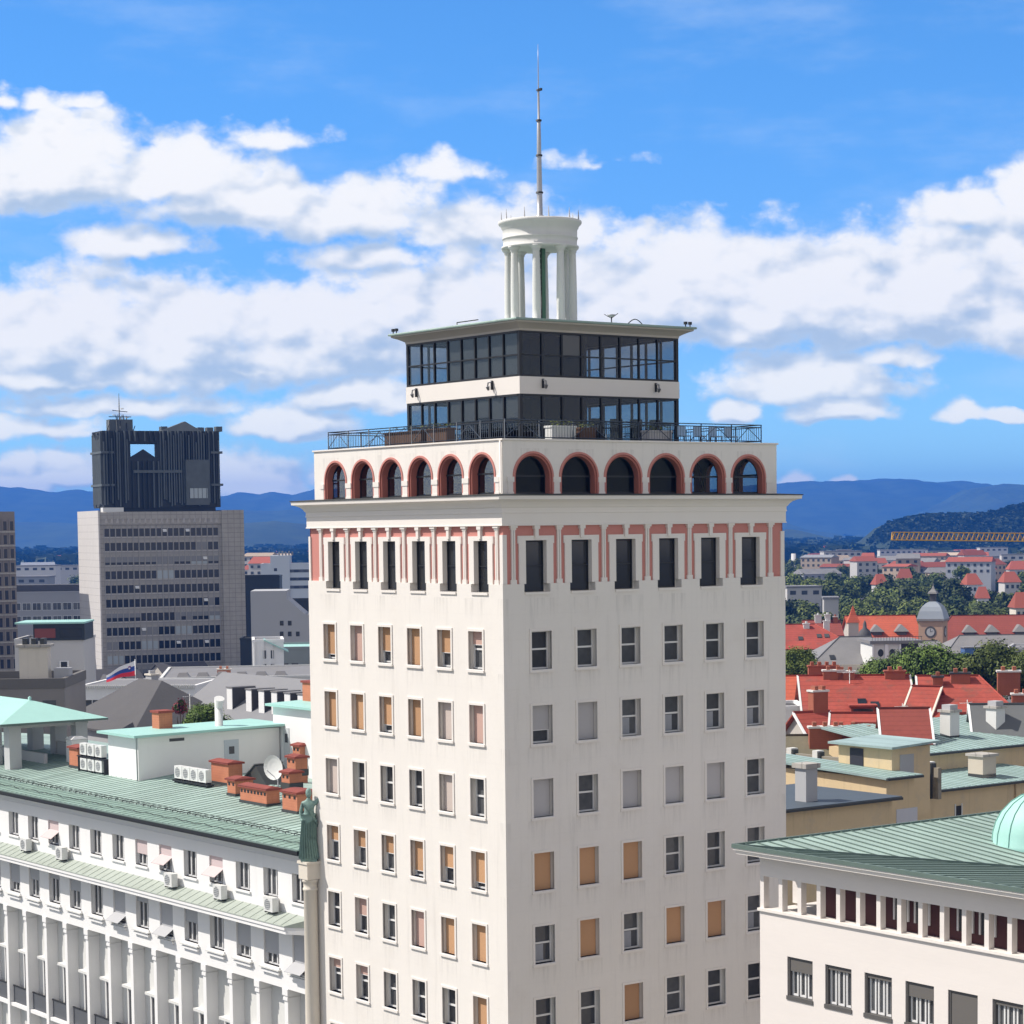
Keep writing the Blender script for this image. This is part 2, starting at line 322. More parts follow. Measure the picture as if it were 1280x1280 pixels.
# ------------------------------------------------------------------ mesh helpers
class MB:
    def __init__(s): s.v = []; s.f = []; s.mi = []; s.sm = []; s.mats = []
    def mid(s, m):
        if m not in s.mats: s.mats.append(m)
        return s.mats.index(m)
    def face(s, pts, m, sm=False):
        k = len(s.v); s.v += [tuple(p) for p in pts]
        s.f.append(tuple(range(k, k+len(pts)))); s.mi.append(s.mid(m)); s.sm.append(sm)
    def hexa(s, p, m):                               # p: 8 points, bottom loop then top loop
        k = len(s.v); s.v += [tuple(q) for q in p]
        for f in ((3, 2, 1, 0), (4, 5, 6, 7), (0, 1, 5, 4), (1, 2, 6, 5), (2, 3, 7, 6), (3, 0, 4, 7)):
            s.f.append(tuple(k+i for i in f)); s.mi.append(s.mid(m)); s.sm.append(False)
    def box(s, x0, x1, y0, y1, z0, z1, m):
        s.hexa([(x0, y0, z0), (x1, y0, z0), (x1, y1, z0), (x0, y1, z0), (x0, y0, z1), (x1, y0, z1), (x1, y1, z1), (x0, y1, z1)], m)
    def bt(s, T, u0, u1, z0, z1, d0, d1, m):         # a box in facade coordinates: along, up, depth inwards
        s.hexa([T(u0, z0, d0), T(u1, z0, d0), T(u1, z0, d1), T(u0, z0, d1), T(u0, z1, d0), T(u1, z1, d0), T(u1, z1, d1), T(u0, z1, d1)], m)
    def lathe(s, prof, n, m, c=(0, 0), sm=True, a0=0.0, a1=2*math.pi, cap=True):
        k = len(s.v); full = abs(a1-a0-2*math.pi) < 1e-6; nn = n if full else n+1
        for (r, z) in prof:
            for i in range(nn):
                a = a0+(a1-a0)*i/n
                s.v.append((c[0]+r*math.cos(a), c[1]+r*math.sin(a), z))
        for j in range(len(prof)-1):
            for i in range(n):
                i2 = (i+1) % nn
                s.f.append((k+j*nn+i, k+j*nn+i2, k+(j+1)*nn+i2, k+(j+1)*nn+i)); s.mi.append(s.mid(m)); s.sm.append(sm)
        if cap and full:
            for j in (0, len(prof)-1):
                if prof[j][0] > 1e-4:
                    s.f.append(tuple(k+j*nn+i for i in range(nn))); s.mi.append(s.mid(m)); s.sm.append(False)
    def tube(s, pts, r, m, n=6):
        pts = [Vector(p) for p in pts]
        for i in range(len(pts)-1):
            a, b = pts[i], pts[i+1]; d = (b-a).normalized()
            x = d.orthogonal().normalized(); y = d.cross(x)
            r0 = r[i] if isinstance(r, (list, tuple)) else r; r1 = r[i+1] if isinstance(r, (list, tuple)) else r
            k = len(s.v)
            for (c, rr) in ((a, r0), (b, r1)):
                for q in range(n):
                    t = 2*math.pi*q/n; s.v.append(tuple(c+x*math.cos(t)*rr+y*math.sin(t)*rr))
            for q in range(n):
                s.f.append((k+q, k+(q+1) % n, k+n+(q+1) % n, k+n+q)); s.mi.append(s.mid(m)); s.sm.append(True)
            s.f.append(tuple(k+q for q in range(n))); s.f.append(tuple(k+n+q for q in range(n)))
            s.mi += [s.mid(m)]*2; s.sm += [False]*2
    def mesh(s, name):
        me = bpy.data.meshes.new(name)
        me.from_pydata(s.v, [], s.f); me.update()
        for m in s.mats: me.materials.append(m)
        me.polygons.foreach_set('material_index', s.mi); me.polygons.foreach_set('use_smooth', s.sm)
        return me
    def build(s, name, parent=None, loc=(0, 0, 0), rz=0.0, bevel=0.0):
        o = link(name, s.mesh(name), parent, loc, rz)
        if bevel:
            b = o.modifiers.new('bevel', 'BEVEL'); b.width = bevel; b.segments = 1; b.limit_method = 'ANGLE'
        return o
def link(name, data, parent=None, loc=(0, 0, 0), rz=0.0):
    o = bpy.data.objects.new(name, data); COL.objects.link(o)
    o.location = loc; o.rotation_euler = (0, 0, rz)
    if parent is not None: o.parent = parent
    return o
def tag(o, label, cat, group=None, kind=None):
    o['label'] = label; o['category'] = cat
    if group: o['group'] = group
    if kind: o['kind'] = kind
    return o
def thing(name, label, cat, loc=(0, 0, 0), rz=0.0, group=None):
    return tag(link(name, None, None, loc, rz), label, cat, group)
def gthing(name, label, cat, x, y, z=0.0, group=None, rz=0.0):   # a thing standing in the street grid
    return thing(name, label, cat, wor(x, y, z), PHI+rz, group)
def copy_tree(o, parent=None):
    c = o.copy(); COL.objects.link(c); c.parent = parent
    for ch in list(o.children): copy_tree(ch, c)
    return c
def wall_holes(mb, T, u0, u1, z0, z1, holes, depth, m, mr=None):
    """a facade sheet with real rectangular openings and their reveals"""
    us = sorted({u0, u1, *[h[0] for h in holes], *[h[1] for h in holes]})
    zs = sorted({z0, z1, *[h[2] for h in holes], *[h[3] for h in holes]})
    us = [u for u in us if u0-1e-6 <= u <= u1+1e-6]; zs = [z for z in zs if z0-1e-6 <= z <= z1+1e-6]
    for j in range(len(zs)-1):
        run = None
        for i in range(len(us)-1):
            cu, cz = (us[i]+us[i+1])/2, (zs[j]+zs[j+1])/2
            inside = any(h[0] < cu < h[1] and h[2] < cz < h[3] for h in holes)
            if not inside and run is None: run = us[i]
            if inside and run is not None:
                mb.face([T(run, zs[j], 0), T(us[i], zs[j], 0), T(us[i], zs[j+1], 0), T(run, zs[j+1], 0)], m); run = None
        if run is not None:
            mb.face([T(run, zs[j], 0), T(us[-1], zs[j], 0), T(us[-1], zs[j+1], 0), T(run, zs[j+1], 0)], m)
    mr = mr or m
    for (a, b, c, d) in holes:
        dd = depth
        mb.face([T(a, c, 0), T(a, c, dd), T(a, d, dd), T(a, d, 0)], mr)
        mb.face([T(b, c, 0), T(b, d, 0), T(b, d, dd), T(b, c, dd)], mr)
        if c > z0+1e-6: mb.face([T(a, c, 0), T(b, c, 0), T(b, c, dd), T(a, c, dd)], mr)
        if d < z1-1e-6: mb.face([T(a, d, 0), T(a, d, dd), T(b, d, dd), T(b, d, 0)], mr)

# ------------------------------------------------------------------ ground, hills, air
m = MB(); m.face([(-7000, -900, 0), (7000, -900, 0), (7000, 13000, 0), (-7000, 13000, 0)], mat('city_ground', (0.13, 0.13, 0.115), 0.95, 0.3, 0.01, 0.2, 0.05, grime=(0.05, 0.085, 0.03, 0.8)))
o = m.build('ground'); o['kind'] = 'structure'
FOREST = leafmat('forest_far', (0.014, 0.028, 0.012), (0.036, 0.058, 0.020), 0.008)
def lerp_prof(P_, x):
    if x <= P_[0][0]: return P_[0][1]
    for (a, b), (c, d) in zip(P_, P_[1:]):
        if x <= c:
            t = (x-a)/(c-a); return b+(d-b)*t
    return P_[-1][1]
def hill(name, D, prof, depth, px0, px1, seed, rough, back=True, mat_=None):
    """a range of hills: ridge line at distance D, rising from a foot in front of it and falling behind"""
    rnd = random.Random(seed)
    nx, ny = 300, 16
    ph = [(rnd.uniform(0, 6.28), rnd.uniform(0, 6.28)) for _ in range(8)]
    vs, fs = [], []
    for i in range(nx+1):
        px = px0+(px1-px0)*i/nx
        ridge = at(px, lerp_prof(prof, px), D)
        H = max(ridge.z, 4.0)
        for j in range(ny+1):
            t = j/ny                                 # 0 foot, .7 ridge, 1 behind
            dd = D+depth*(t-.7)
            x = CAM.x+(ridge.x-CAM.x)*(1+0.0*dd)
            s = (math.sin(min(t/.7, 1)*math.pi/2)**1.25) if t <= .7 else math.cos((t-.7)/.3*math.pi/2*.8)
            nz = sum(math.sin(i*.075*(1.55**k)+ph[k][0]+j*.5*ph[k][1])/(k+1.4) for k in range(8))
            z = H*s + rough*nz*s*(0.45 if abs(t-.7) < .02 else 1)
            vs.append((x, dd+CAM.y, max(z, -2)))
    for i in range(nx):
        for j in range(ny):
            a = i*(ny+1)+j; fs.append((a, a+ny+1, a+ny+2, a+1))
    me = bpy.data.meshes.new(name); me.from_pydata(vs, [], fs); me.update()
    me.polygons.foreach_set('use_smooth', [True]*len(fs)); me.materials.append(mat_ or FOREST)
    o = link(name, me); o['kind'] = 'structure'; return o
hill('mountain_range', 11000, [(-120, 612), (0, 609), (40, 612), (75, 616), (120, 613), (190, 622), (280, 622), (305, 616), (330, 619), (350, 616), (372, 621), (400, 612), (500, 622), (700, 625), (900, 612), (975, 604), (1000, 603), (1020, 605), (1040, 601), (1070, 603), (1105, 598), (1140, 600), (1160, 605), (1200, 602), (1222, 608), (1250, 614), (1400, 612)], 3200, -200, 1480, 3, 10)
hill('mountain_spur', 8600, [(1060, 690), (1110, 660), (1170, 634), (1210, 613), (1245, 606), (1280, 606), (1340, 600), (1480, 604)], 1800, 1060, 1500, 8, 8)
hill('mountain_spur', 8000, [(-200, 660), (-60, 650), (100, 655), (260, 640), (320, 638), (390, 640), (520, 648), (700, 650), (960, 648), (990, 660), (1040, 672)], 1600, -200, 1060, 17, 6)
hill('near_hills', 5200, [(-200, 690), (280, 682), (300, 655), (345, 651), (380, 655), (440, 668), (620, 676), (940, 662), (985, 662), (1010, 668), (1046, 676), (1100, 684)], 1000, -200, 1100, 23, 2.0)
hill('wooded_hill', 2900, [(1050, 690), (1080, 682), (1105, 658), (1130, 648), (1160, 645), (1190, 645), (1225, 644), (1250, 638), (1280, 632), (1330, 622), (1480, 628)], 700, 1050, 1520, 29, 1.6)
# clumpy tree cover of the nearest wooded hill and the far woods on the plain: stuff, nobody could count it
def clump_field(name, pts, label, m_, seed, kind='stuff'):
    rnd = random.Random(seed); mb = MB()
    for (p, r) in pts:
        for q in range(9):
            a, e = rnd.uniform(0, 6.283), rnd.uniform(-.2, 1.4)
            c = Vector((p.x+r*.75*math.cos(a)*math.cos(e), p.y+r*.75*math.sin(a)*math.cos(e), p.z+r*.9*math.sin(e)))
            u = Vector((rnd.uniform(-1, 1), rnd.uniform(-1, 1), rnd.uniform(-1, 1))).normalized(); v = u.orthogonal(); w = u.cross(v)
            s = r*rnd.uniform(.45, .7)
            mb.face([c+v*s, c+w*s*.9, c-v*s*.9, c-w*s], m_)
    o = mb.build(name); tag(o, label, 'woods', None, kind); return o
rnd = random.Random(4); pts = []
hp = [(1080, 682), (1105, 658), (1130, 648), (1160, 645), (1190, 645), (1225, 644), (1250, 638), (1280, 632), (1330, 622)]
for k in range(4200):
    px = rnd.uniform(1085, 1335); t = rnd.random()
    py = lerp_prof(hp, px); p = at(px, py, 2900)
    s = math.sin(min(t, 1)*math.pi/2)**1.25
    pts.append((Vector((p.x, CAM.y+2900+700*(t*.7-.7), max(p.z, 4)*s-2.5)), rnd.uniform(3.0, 5.5)))
clump_field('hill_woods', pts, 'dark green woods covering the low hill behind the yellow crane jib', FOREST, 5)
pts = []
for k in range(3400):
    px = rnd.choice((rnd.uniform(-40, 420), rnd.uniform(960, 1320))); D = rnd.uniform(2300, 4700)
    p = at(px, 650, D); pts.append((Vector((p.x, p.y, rnd.uniform(2, 5))), rnd.uniform(7, 13)))
clump_field('far_woods', pts, 'dark belt of far woods across the plain below the mountains', FOREST, 6)
# the air between here and the mountains

hz = MB(); hz.box(-6600, 6600, -800, 12700, -1.0, 318.0, mat('haze', (.5, .5, .5)))
hm = MT['haze']; t = hm.node_tree; t.nodes.clear(); G = NG(t)
pv = G.n('ShaderNodeVolumePrincipled'); pv.inputs['Color'].default_value = (0.05, 0.27, 0.96, 1); pv.inputs['Density'].default_value = 1.0e-4
pv.inputs['Anisotropy'].default_value = 0.0
oo = G.n('ShaderNodeOutputMaterial'); t.links.new(pv.outputs[0], oo.inputs['Volume'])
hz = hz.build('haze'); hz['kind'] = 'stuff'; hz['label'] = 'blue summer haze between the city and the mountains'; hz['category'] = 'haze'

# ================================================================== the high-rise in the middle
W1, W2 = 17.15, 17.95
tower = gthing('high_rise_building', 'tall pale stone high-rise with pink ornate band, arched storey and glazed rooftop pavilion', 'skyscraper', 0, 0)
FL = lambda u, z, d: (u, d, z)
FR = lambda u, z, d: (-d, u, z)
FB = lambda u, z, d: (u, W2-d, z)
FW = lambda u, z, d: (-W1+d, u, z)
NROW = 7
LX = [-15.70+2.5877*i for i in range(6)]; LW = 1.12
RX = [1.62+2.7211*i for i in range(6)]; RW = 1.19
ZT = [40.02-3.5*j for j in range(NROW)]; WH = 1.80
TLX = [-15.26+2.578*i for i in range(6)]; TLW = 1.09
TRX = [1.41+2.722*i for i in range(6)]; TRW = 1.22
STEP = 42.25
mb = MB()
NB = 0.16
for T, U0, U1, X, w, TX, tw in ((FL, -W1, 0, LX, LW, TLX, TLW), (FR, 0, W2, RX, RW, TRX, TRW)):
    holes = [(x, x+w, z-WH, z) for x in X for z in ZT]
    holes += [(x-NB, x+tw+NB, 41.86, STEP) for x in TX]
    wall_holes(mb, T, U0, U1, 0, STEP, holes, 0.40, STONE)
    for x in TX:                                     # back of the notch beside the tall windows
        mb.face([T(x-NB, 41.86, .4), T(x+tw+NB, 41.86, .4), T(x+tw+NB, STEP, .4), T(x-NB, STEP, .4)], STONE)
mb.face([FB(-W1, 0, 0), FB(0, 0, 0), FB(0, STEP, 0), FB(-W1, STEP, 0)], STONE)
mb.face([FW(0, 0, 0), FW(W2, 0, 0), FW(W2, STEP, 0), FW(0, STEP, 0)], STONE)
mb.face([(-W1+.45, .45, STEP), (-.45, .45, STEP), (-.45, W2-.1, STEP), (-W1+.45, W2-.1, STEP)], STONE)
for T, U0, U1, TX, tw in ((FL, -W1, 0, TLX, TLW), (FR, 0, W2, TRX, TRW)):
    e = [U0] + [q for x in TX for q in (x-NB, x+tw+NB)] + [U1]
    for k in range(0, len(e), 2): mb.face([T(e[k], STEP, 0), T(e[k+1], STEP, 0), T(e[k+1], STEP, .2), T(e[k], STEP, .2)], STONE)
mb.build('wall', tower)
mb = MB(); mb.box(-W1+.46, -.46, .46, W2-.46, 0.2, 41.8, DARKI); mb.build('core', tower)

# ordinary windows: surround with sill, sash, panes and blind
def surround_mesh(w):
    m = MB(); T = FL; a = .115; p = -.045
    m.bt(T, -a, 0, -.03, WH+a, p, .10, STONE2); m.bt(T, w, w+a, -.03, WH+a, p, .10, STONE2)
    m.bt(T, 0, w, WH, WH+a, p, .10, STONE2)
    m.bt(T, -a-.02, w+a+.02, -.15, -.03, -.09, .10, STONE2)
    m.bt(T, 0, w, -.03, .0, -.05, .36, SASH)
    return m.mesh('window')
def sash_mesh(w, rail=.06, d=.29):
    m = MB(); T = FL
    m.bt(T, 0, rail, 0, WH, d, d+.08, SASH); m.bt(T, w-rail, w, 0, WH, d, d+.08, SASH)
    m.bt(T, rail, w-rail, 0, rail+.02, d, d+.08, SASH); m.bt(T, rail, w-rail, WH-rail, WH, d, d+.08, SASH)
    m.bt(T, rail, w-rail, WH*.50, WH*.50+.085, d-.02, d+.07, SASH)
    return m.mesh('sash')
def pane_mesh(w):
    m = MB(); m.face([FL(.05, .05, .345), FL(w-.05, .05, .345), FL(w-.05, WH-.05, .345), FL(.05, WH-.05, .345)], GLASSB); return m.mesh('pane')
def curtain_mesh(w):
    m = MB(); n = 10
    for k in range(n):
        u0, u1 = .1+(w*.55)*k/n, .1+(w*.55)*(k+1)/n
        m.face([FL(u0, .1, .338-.006*(k % 2)), FL(u1, .1, .332+.006*(k % 2)), FL(u1, WH*.48, .332+.006*(k % 2)), FL(u0, WH*.48, .338-.006*(k % 2))], CURT)
    return m.mesh('curtain')
BM = {}
def blind_mesh(w, fr, bm):
    key = (w, fr, bm.name)
    if key not in BM:
        m = MB(); m.bt(FL, .03, w-.03, WH*(1-fr)+.01, WH-.01, .235, .26, bm)
        m.bt(FL, .03, w-.03, WH*(1-fr)-.02, WH*(1-fr)+.01, .225, .27, SASH if fr < .99 else bm)
        if fr < .99: pass
        BM[key] = m.mesh('blind')
    return BM[key]
O, Gy, Pk, Bg = ORANGE, GREYB, PINKB, BEIGEB
BL = [[(.87, O), (1, Pk), (.68, O), (1, O), (.62, O), (.36, Pk)],
      [(1, O), (1, O), (.8, O), (1, O), (1, Bg), (1, Pk)],
      [(1, Bg), None, None, None, (1, Bg), None],
      [(.45, O), (.5, O), (.52, O), (.85, O), (.6, O), (.84, O)],
      [None, (.52, Pk), None, (1, Pk), (1, O), (1, O)],
      [(.3, Pk), (.3, Pk), None, None, None, (1, O)],
      [None, (.6, O), None, None, (1, O), None]]
BRT = [[None]*6,
       [(.66, Gy), (1, Gy), None, None, None, None],
       [(1, Gy), None, (1, Gy), (1, Gy), (.95, Gy), None],
       [(1, O), (1, O), (1, O), None, None, None],
       [None, (1, O), None, (1, O), (1, O), None],
       [None, None, (1, O), None, None, None],
       [None, (.5, Gy), None, (1, O), None, None]]
for X, w, B_, side in ((LX, LW, BL, 0), (RX, RW, BRT, 1)):
    sm, am, pm, cm = surround_mesh(w), sash_mesh(w), pane_mesh(w), curtain_mesh(w)
    for j in range(NROW):
        for i in range(6):
            loc = (X[i], 0, ZT[j]-WH) if side == 0 else (0, X[i], ZT[j]-WH)
            o = link('window', sm, tower, loc, 0 if side == 0 else math.pi/2)
            link('sash', am, o); link('pane', pm, o)
            b = B_[j][i]
            if b: link('blind', blind_mesh(w, b[0], b[1]), o)
            elif (i*3+j*5+side) % 3 == 0: link('curtain', cm, o)

# ornate pink band with tall windows
BT = 44.97
mb = MB(); mbt = MB()
IN = .13
for T, U0, U1, TX, tw, pit in ((FL, -W1, 0, TLX, TLW, 2.578), (FR, 0, W2, TRX, TRW, 2.722)):
    Ti = lambda u, z, d, T=T: T(u, z, d+IN)
    holes = [(x, x+tw, STEP, 44.28) for x in TX]
    wall_holes(mb, Ti, U0+IN if T is FL else U0+IN, U1-IN, STEP, BT, holes, .30, PINK, STONE2)
    # low plinth, frames with ears, pilasters, brackets
    for x in TX:
        a, h = .40, 44.28
        mbt.bt(T, x-a, x-.002, STEP+.002, h+.22, .06, .20, STONE2); mbt.bt(T, x+tw+.002, x+tw+a, STEP+.002, h+.22, .06, .20, STONE2)
        mbt.bt(T, x-.002, x+tw+.002, h+.002, h+.22, .06, .20, STONE2)
        mbt.bt(T, x-a-.06, x-a-.001, h-.14, h+.22, .07, .20, STONE2); mbt.bt(T, x+tw+a+.001, x+tw+a+.06, h-.14, h+.22, .07, .20, STONE2)
        mbt.bt(T, x-a-.02, x-.05, STEP+.19, STEP+.25, .055, .059, PINK) if False else None
        c = x+tw/2
        mbt.bt(T, c-.10, c+.10, h+.10, BT-.001, -.02, .14, STONE2); mbt.bt(T, c-.16, c+.16, BT-.16, BT-.002, -.05, .13, STONE2)
    mids = [TX[0]+tw/2-pit/2+.02] + [x+tw/2+pit/2 for x in TX]
    for k, c in enumerate(mids):
        mbt.bt(T, c-.105, c-.02, STEP+.002, BT-.2, .04, .16, STONE2); mbt.bt(T, c+.02, c+.105, STEP+.002, BT-.2, .04, .16, STONE2)
        mbt.bt(T, c-.015, c+.015, STEP+.003, BT-.2, .08, .16, STONE2)
        mbt.bt(T, c-.17, c+.17, STEP+.002, STEP+.20, .03, .15, STONE2)
        mbt.bt(T, c-.15, c+.15, BT-.2, BT-.1, .02, .15, STONE2); mbt.bt(T, c-.2, c+.2, BT-.1, BT-.003, -.03, .15, STONE2)
    for uu in ((U0+.0, U0+.32), (U1-.32, U1-.0)):
        pass
for (x0, x1, y0, y1) in ((-.30, .0, .0, .30), (-W1, -W1+.22, 0, .3), (-.30, 0, W2-.3, W2)):
    mbt.box(x0-(.0 if x1 < 0 else 0), x1-.055, y0+.055, y1, STEP+.003, BT-.42, STONE2)
# back sides of the band
mb.face([FB(-W1+.1, STEP, .1), FB(-.1, STEP, .1), FB(-.1, BT, .1), FB(-W1+.1, BT, .1)], PINK)
mb.face([FW(.1, STEP, .1), FW(W2-.1, STEP, .1), FW(W2-.1, BT, .1), FW(.1, BT, .1)], PINK)
band = mb.build('ornate_band', tower); mbt.build('stone_trim', band)
def tall_mesh(w, d=.33):
    m = MB(); r = .06; z0, z1 = 41.88, 44.27
    m.bt(FL, 0, r, z0, z1, d, d+.07, BLACKM); m.bt(FL, w-r, w, z0, z1, d, d+.07, BLACKM)
    m.bt(FL, r, w-r, z0, z0+r, d, d+.07, BLACKM); m.bt(FL, r, w-r, z1-r, z1, d, d+.07, BLACKM)
    m.bt(FL, r, w-r, 43.05, 43.11, d-.01, d+.06, BLACKM)
    return m.mesh('tall_window')
for TX, tw, side in ((TLX, TLW, 0), (TRX, TRW, 1)):
    tm = tall_mesh(tw); pm = MB()
    pm.face([FL(.05, 41.9, .38), FL(tw-.05, 41.9, .38), FL(tw-.05, 44.2, .38), FL(.05, 44.2, .38)], GLASS); pm = pm.mesh('pane')
    sl = MB(); sl.bt(FL, -.12, tw+.12, 41.74, 41.86, -.06, .3, STONE2); sl = sl.mesh('sill')
    for x in TX:
        o = link('tall_window', tm, tower, (x, 0, 0) if side == 0 else (0, x, 0), 0 if side == 0 else math.pi/2)
        link('pane', pm, o); link('sill', sl, o)

# frieze and cornice: a moulded profile swept round the block
def ring(mb, prof, x0, x1, y0, y1, m, msel=None):
    """profile points (out, z): how far the moulding stands out from the block"""
    for k in range(len(prof)-1):
        (o0, z0), (o1, z1) = prof[k], prof[k+1]
        A = [(x0-o0, y0-o0, z0), (x1+o0, y0-o0, z0), (x1+o0, y1+o0, z0), (x0-o0, y1+o0, z0)]
        B = [(x0-o1, y0-o1, z1), (x1+o1, y0-o1, z1), (x1+o1, y1+o1, z1), (x0-o1, y1+o1, z1)]
        mm = m if msel is None else msel(k)
        for i in range(4):
            j = (i+1) % 4; mb.face([A[i], A[j], B[j], B[i]], mm)
mb = MB()
prof = [(-.3, BT), (.06, BT), (.06, BT+.05), (.03, BT+.06), (.03, 45.55), (.07, 45.56), (.07, 45.62), (.05, 45.63), (.05, 45.80), (.10, 45.84), (.16, 45.95), (.28, 46.07), (.42, 46.14), (.52, 46.17), (.60, 46.19), (.62, 46.36), (.66, 46.37), (.66, 46.41), (-.35, 46.47)]
ring(mb, prof, -W1, 0, 0, W2, STONE2, lambda k: LEAD if k >= 15 else STONE2)
mb.build('cornice', tower)

# arched storey
Q = .30
AX0, AX1, AY0, AY1 = -W1+Q, -Q, Q, W2-Q
AZ0, AZ1 = 46.45, 48.93
AL = [(-14.78+2.572*i, 1.075) for i in range(6)]
AR = [(2.07+2.725*i, 1.20) for i in range(6)]
TA = {'S': lambda u, z, d: (u, AY0+d, z), 'E': lambda u, z, d: (AX1-d, u, z), 'N': lambda u, z, d: (u, AY1-d, z), 'W': lambda u, z, d: (AX0+d, u, z)}
def arch_wall(mb, T, u0, u1, arches, zs_of, ring_w=.0, n=20, depth=.0):
    """sheet with round-headed openings (outer radius)"""
    u = u0
    for (c, R) in arches:
        zsp = 48.44-R
        mb.face([T(u, AZ0, 0), T(c-R, AZ0, 0), T(c-R, AZ1, 0), T(u, AZ1, 0)], STONE)
        for k in range(n):
            a0, a1 = math.pi-math.pi*k/n, math.pi-math.pi*(k+1)/n
            p0, p1 = (c+R*math.cos(a0), zsp+R*math.sin(a0)), (c+R*math.cos(a1), zsp+R*math.sin(a1))
            mb.face([T(p0[0], p0[1], 0), T(p1[0], p1[1], 0), T(p1[0], AZ1, 0), T(p0[0], AZ1, 0)], STONE)
        u = c+R
    mb.face([T(u, AZ0, 0), T(u1, AZ0, 0), T(u1, AZ1, 0), T(u, AZ1, 0)], STONE)
def arch_curve(c, R, n=20, z0=AZ0):
    zsp = 48.44-(R if R > 0 else 0)
    return None
def arch_pts(c, R, crown, n=22):
    zsp = crown-R
    return [(c-R, AZ0)] + [(c+R*math.cos(math.pi-math.pi*k/n), zsp+R*math.sin(math.pi-math.pi*k/n)) for k in range(n+1)] + [(c+R, AZ0)]
def arch_ring(T, c, R, m_steps):
    """stepped coloured ring: list of (inset, depth, material) steps moving inwards"""
    m = MB(); prev = None
    for (ins, d, mm) in m_steps:
        pts = [(u, z, d) for (u, z) in arch_pts(c, R-ins, 48.44-ins)]
        if prev is not None:
            for k in range(len(pts)-1):
                m.face([T(*prev[k]), T(*prev[k+1]), T(*pts[k+1]), T(*pts[k])], mm, False)
        prev = pts
    return m
CLGR = clear_glass('reflecting_glass', (0.40, 0.44, 0.46), 2.6)
CLG = clear_glass('pale_clear_glass', (0.50, 0.54, 0.56), 0.25)
mb = MB()
arch_wall(mb, TA['S'], AX0, AX1, AL, None); arch_wall(mb, TA['E'], AY0, AY1, AR, None)
arch_wall(mb, TA['N'], AX0, AX1, AL, None); arch_wall(mb, TA['W'], AY0, AY1, AR, None)
aw = mb.build('arcade_wall', tower)
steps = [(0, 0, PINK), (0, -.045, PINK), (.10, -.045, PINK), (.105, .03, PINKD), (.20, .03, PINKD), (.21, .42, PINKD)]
for side, arr in (('S', AL), ('E', AR), ('N', AL), ('W', AR)):
    T = TA[side]
    for (c, R) in arr:
        o = arch_ring(T, c, R, steps).build('arched_window', tower)
        r = R-.20
        m = MB(); pts = arch_pts(c, r, 48.44-.20)
        m.face([T(u, z, .40) for (u, z) in pts], CLGR if side == 'S' else CLG)
        m.build('pane', o)
        m = MB()
        pi = arch_pts(c, r-.07, 48.44-.27)
        for k in range(len(pts)-1):
            m.face([T(pts[k][0], pts[k][1], .37), T(pts[k+1][0], pts[k+1][1], .37), T(pi[k+1][0], pi[k+1][1], .37), T(pi[k][0], pi[k][1], .37)], BLACKM)
        zs = 48.44-R
        m.bt(T, c-r+.03, c+r-.03, zs+.02, zs+.10, .33, .39, BLACKM)
        m.bt(T, c-r+.05, c+r-.05, AZ0+.01, AZ0+.1, .33, .39, BLACKM)
        m.build('frame', o)
    # white imposts between the rings
    for k in range(len(arr)+1):
        if k == 0: a, b = arr[0][0]-arr[0][1]-.30, arr[0][0]-arr[0][1]-.02
        elif k == len(arr): a, b = arr[-1][0]+arr[-1][1]+.02, arr[-1][0]+arr[-1][1]+.30
        else: a, b = arr[k-1][0]+arr[k-1][1]+.0, arr[k][0]-arr[k][1]-.0
        m = MB(); m.bt(T, a-.05, b+.05, AZ0+.55, AZ0+.80, -.09, .02, STONE2); m.bt(T, a, b, AZ0+.10, AZ0+.55, -.06, .02, STONE2)
        m.bt(T, a-.03, b+.03, AZ0+.001, AZ0+.1, -.08, .02, STONE2)
        m.build('impost', aw)
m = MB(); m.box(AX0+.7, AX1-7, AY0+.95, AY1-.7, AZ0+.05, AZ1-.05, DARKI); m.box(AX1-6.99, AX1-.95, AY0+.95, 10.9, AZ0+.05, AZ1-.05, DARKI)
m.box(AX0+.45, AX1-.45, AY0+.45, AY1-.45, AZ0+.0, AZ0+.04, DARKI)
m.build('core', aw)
mb = MB()
ring(mb, [(-.4, AZ1), (.05, AZ1), (.07, AZ1+.02), (.07, AZ1+.09), (-.4, AZ1+.11)], AX0, AX1, AY0, AY1, STONE2, lambda k: COPPERD if k == 3 else STONE2)
mb.face([(AX0+.1, AY0+.1, AZ1-.02), (AX1-.1, AY0+.1, AZ1-.02), (AX1-.1, AY1-.1, AZ1-.02), (AX0+.1, AY1-.1, AZ1-.02)], SLATED)
mb.build('parapet', tower)
# downpipe near the corner
m = MB(); m.tube([(AX1-.06, AY0-.09, AZ0+.05), (AX1-.06, AY0-.09, AZ1)], .05, STONE2); m.build('downpipe', aw)

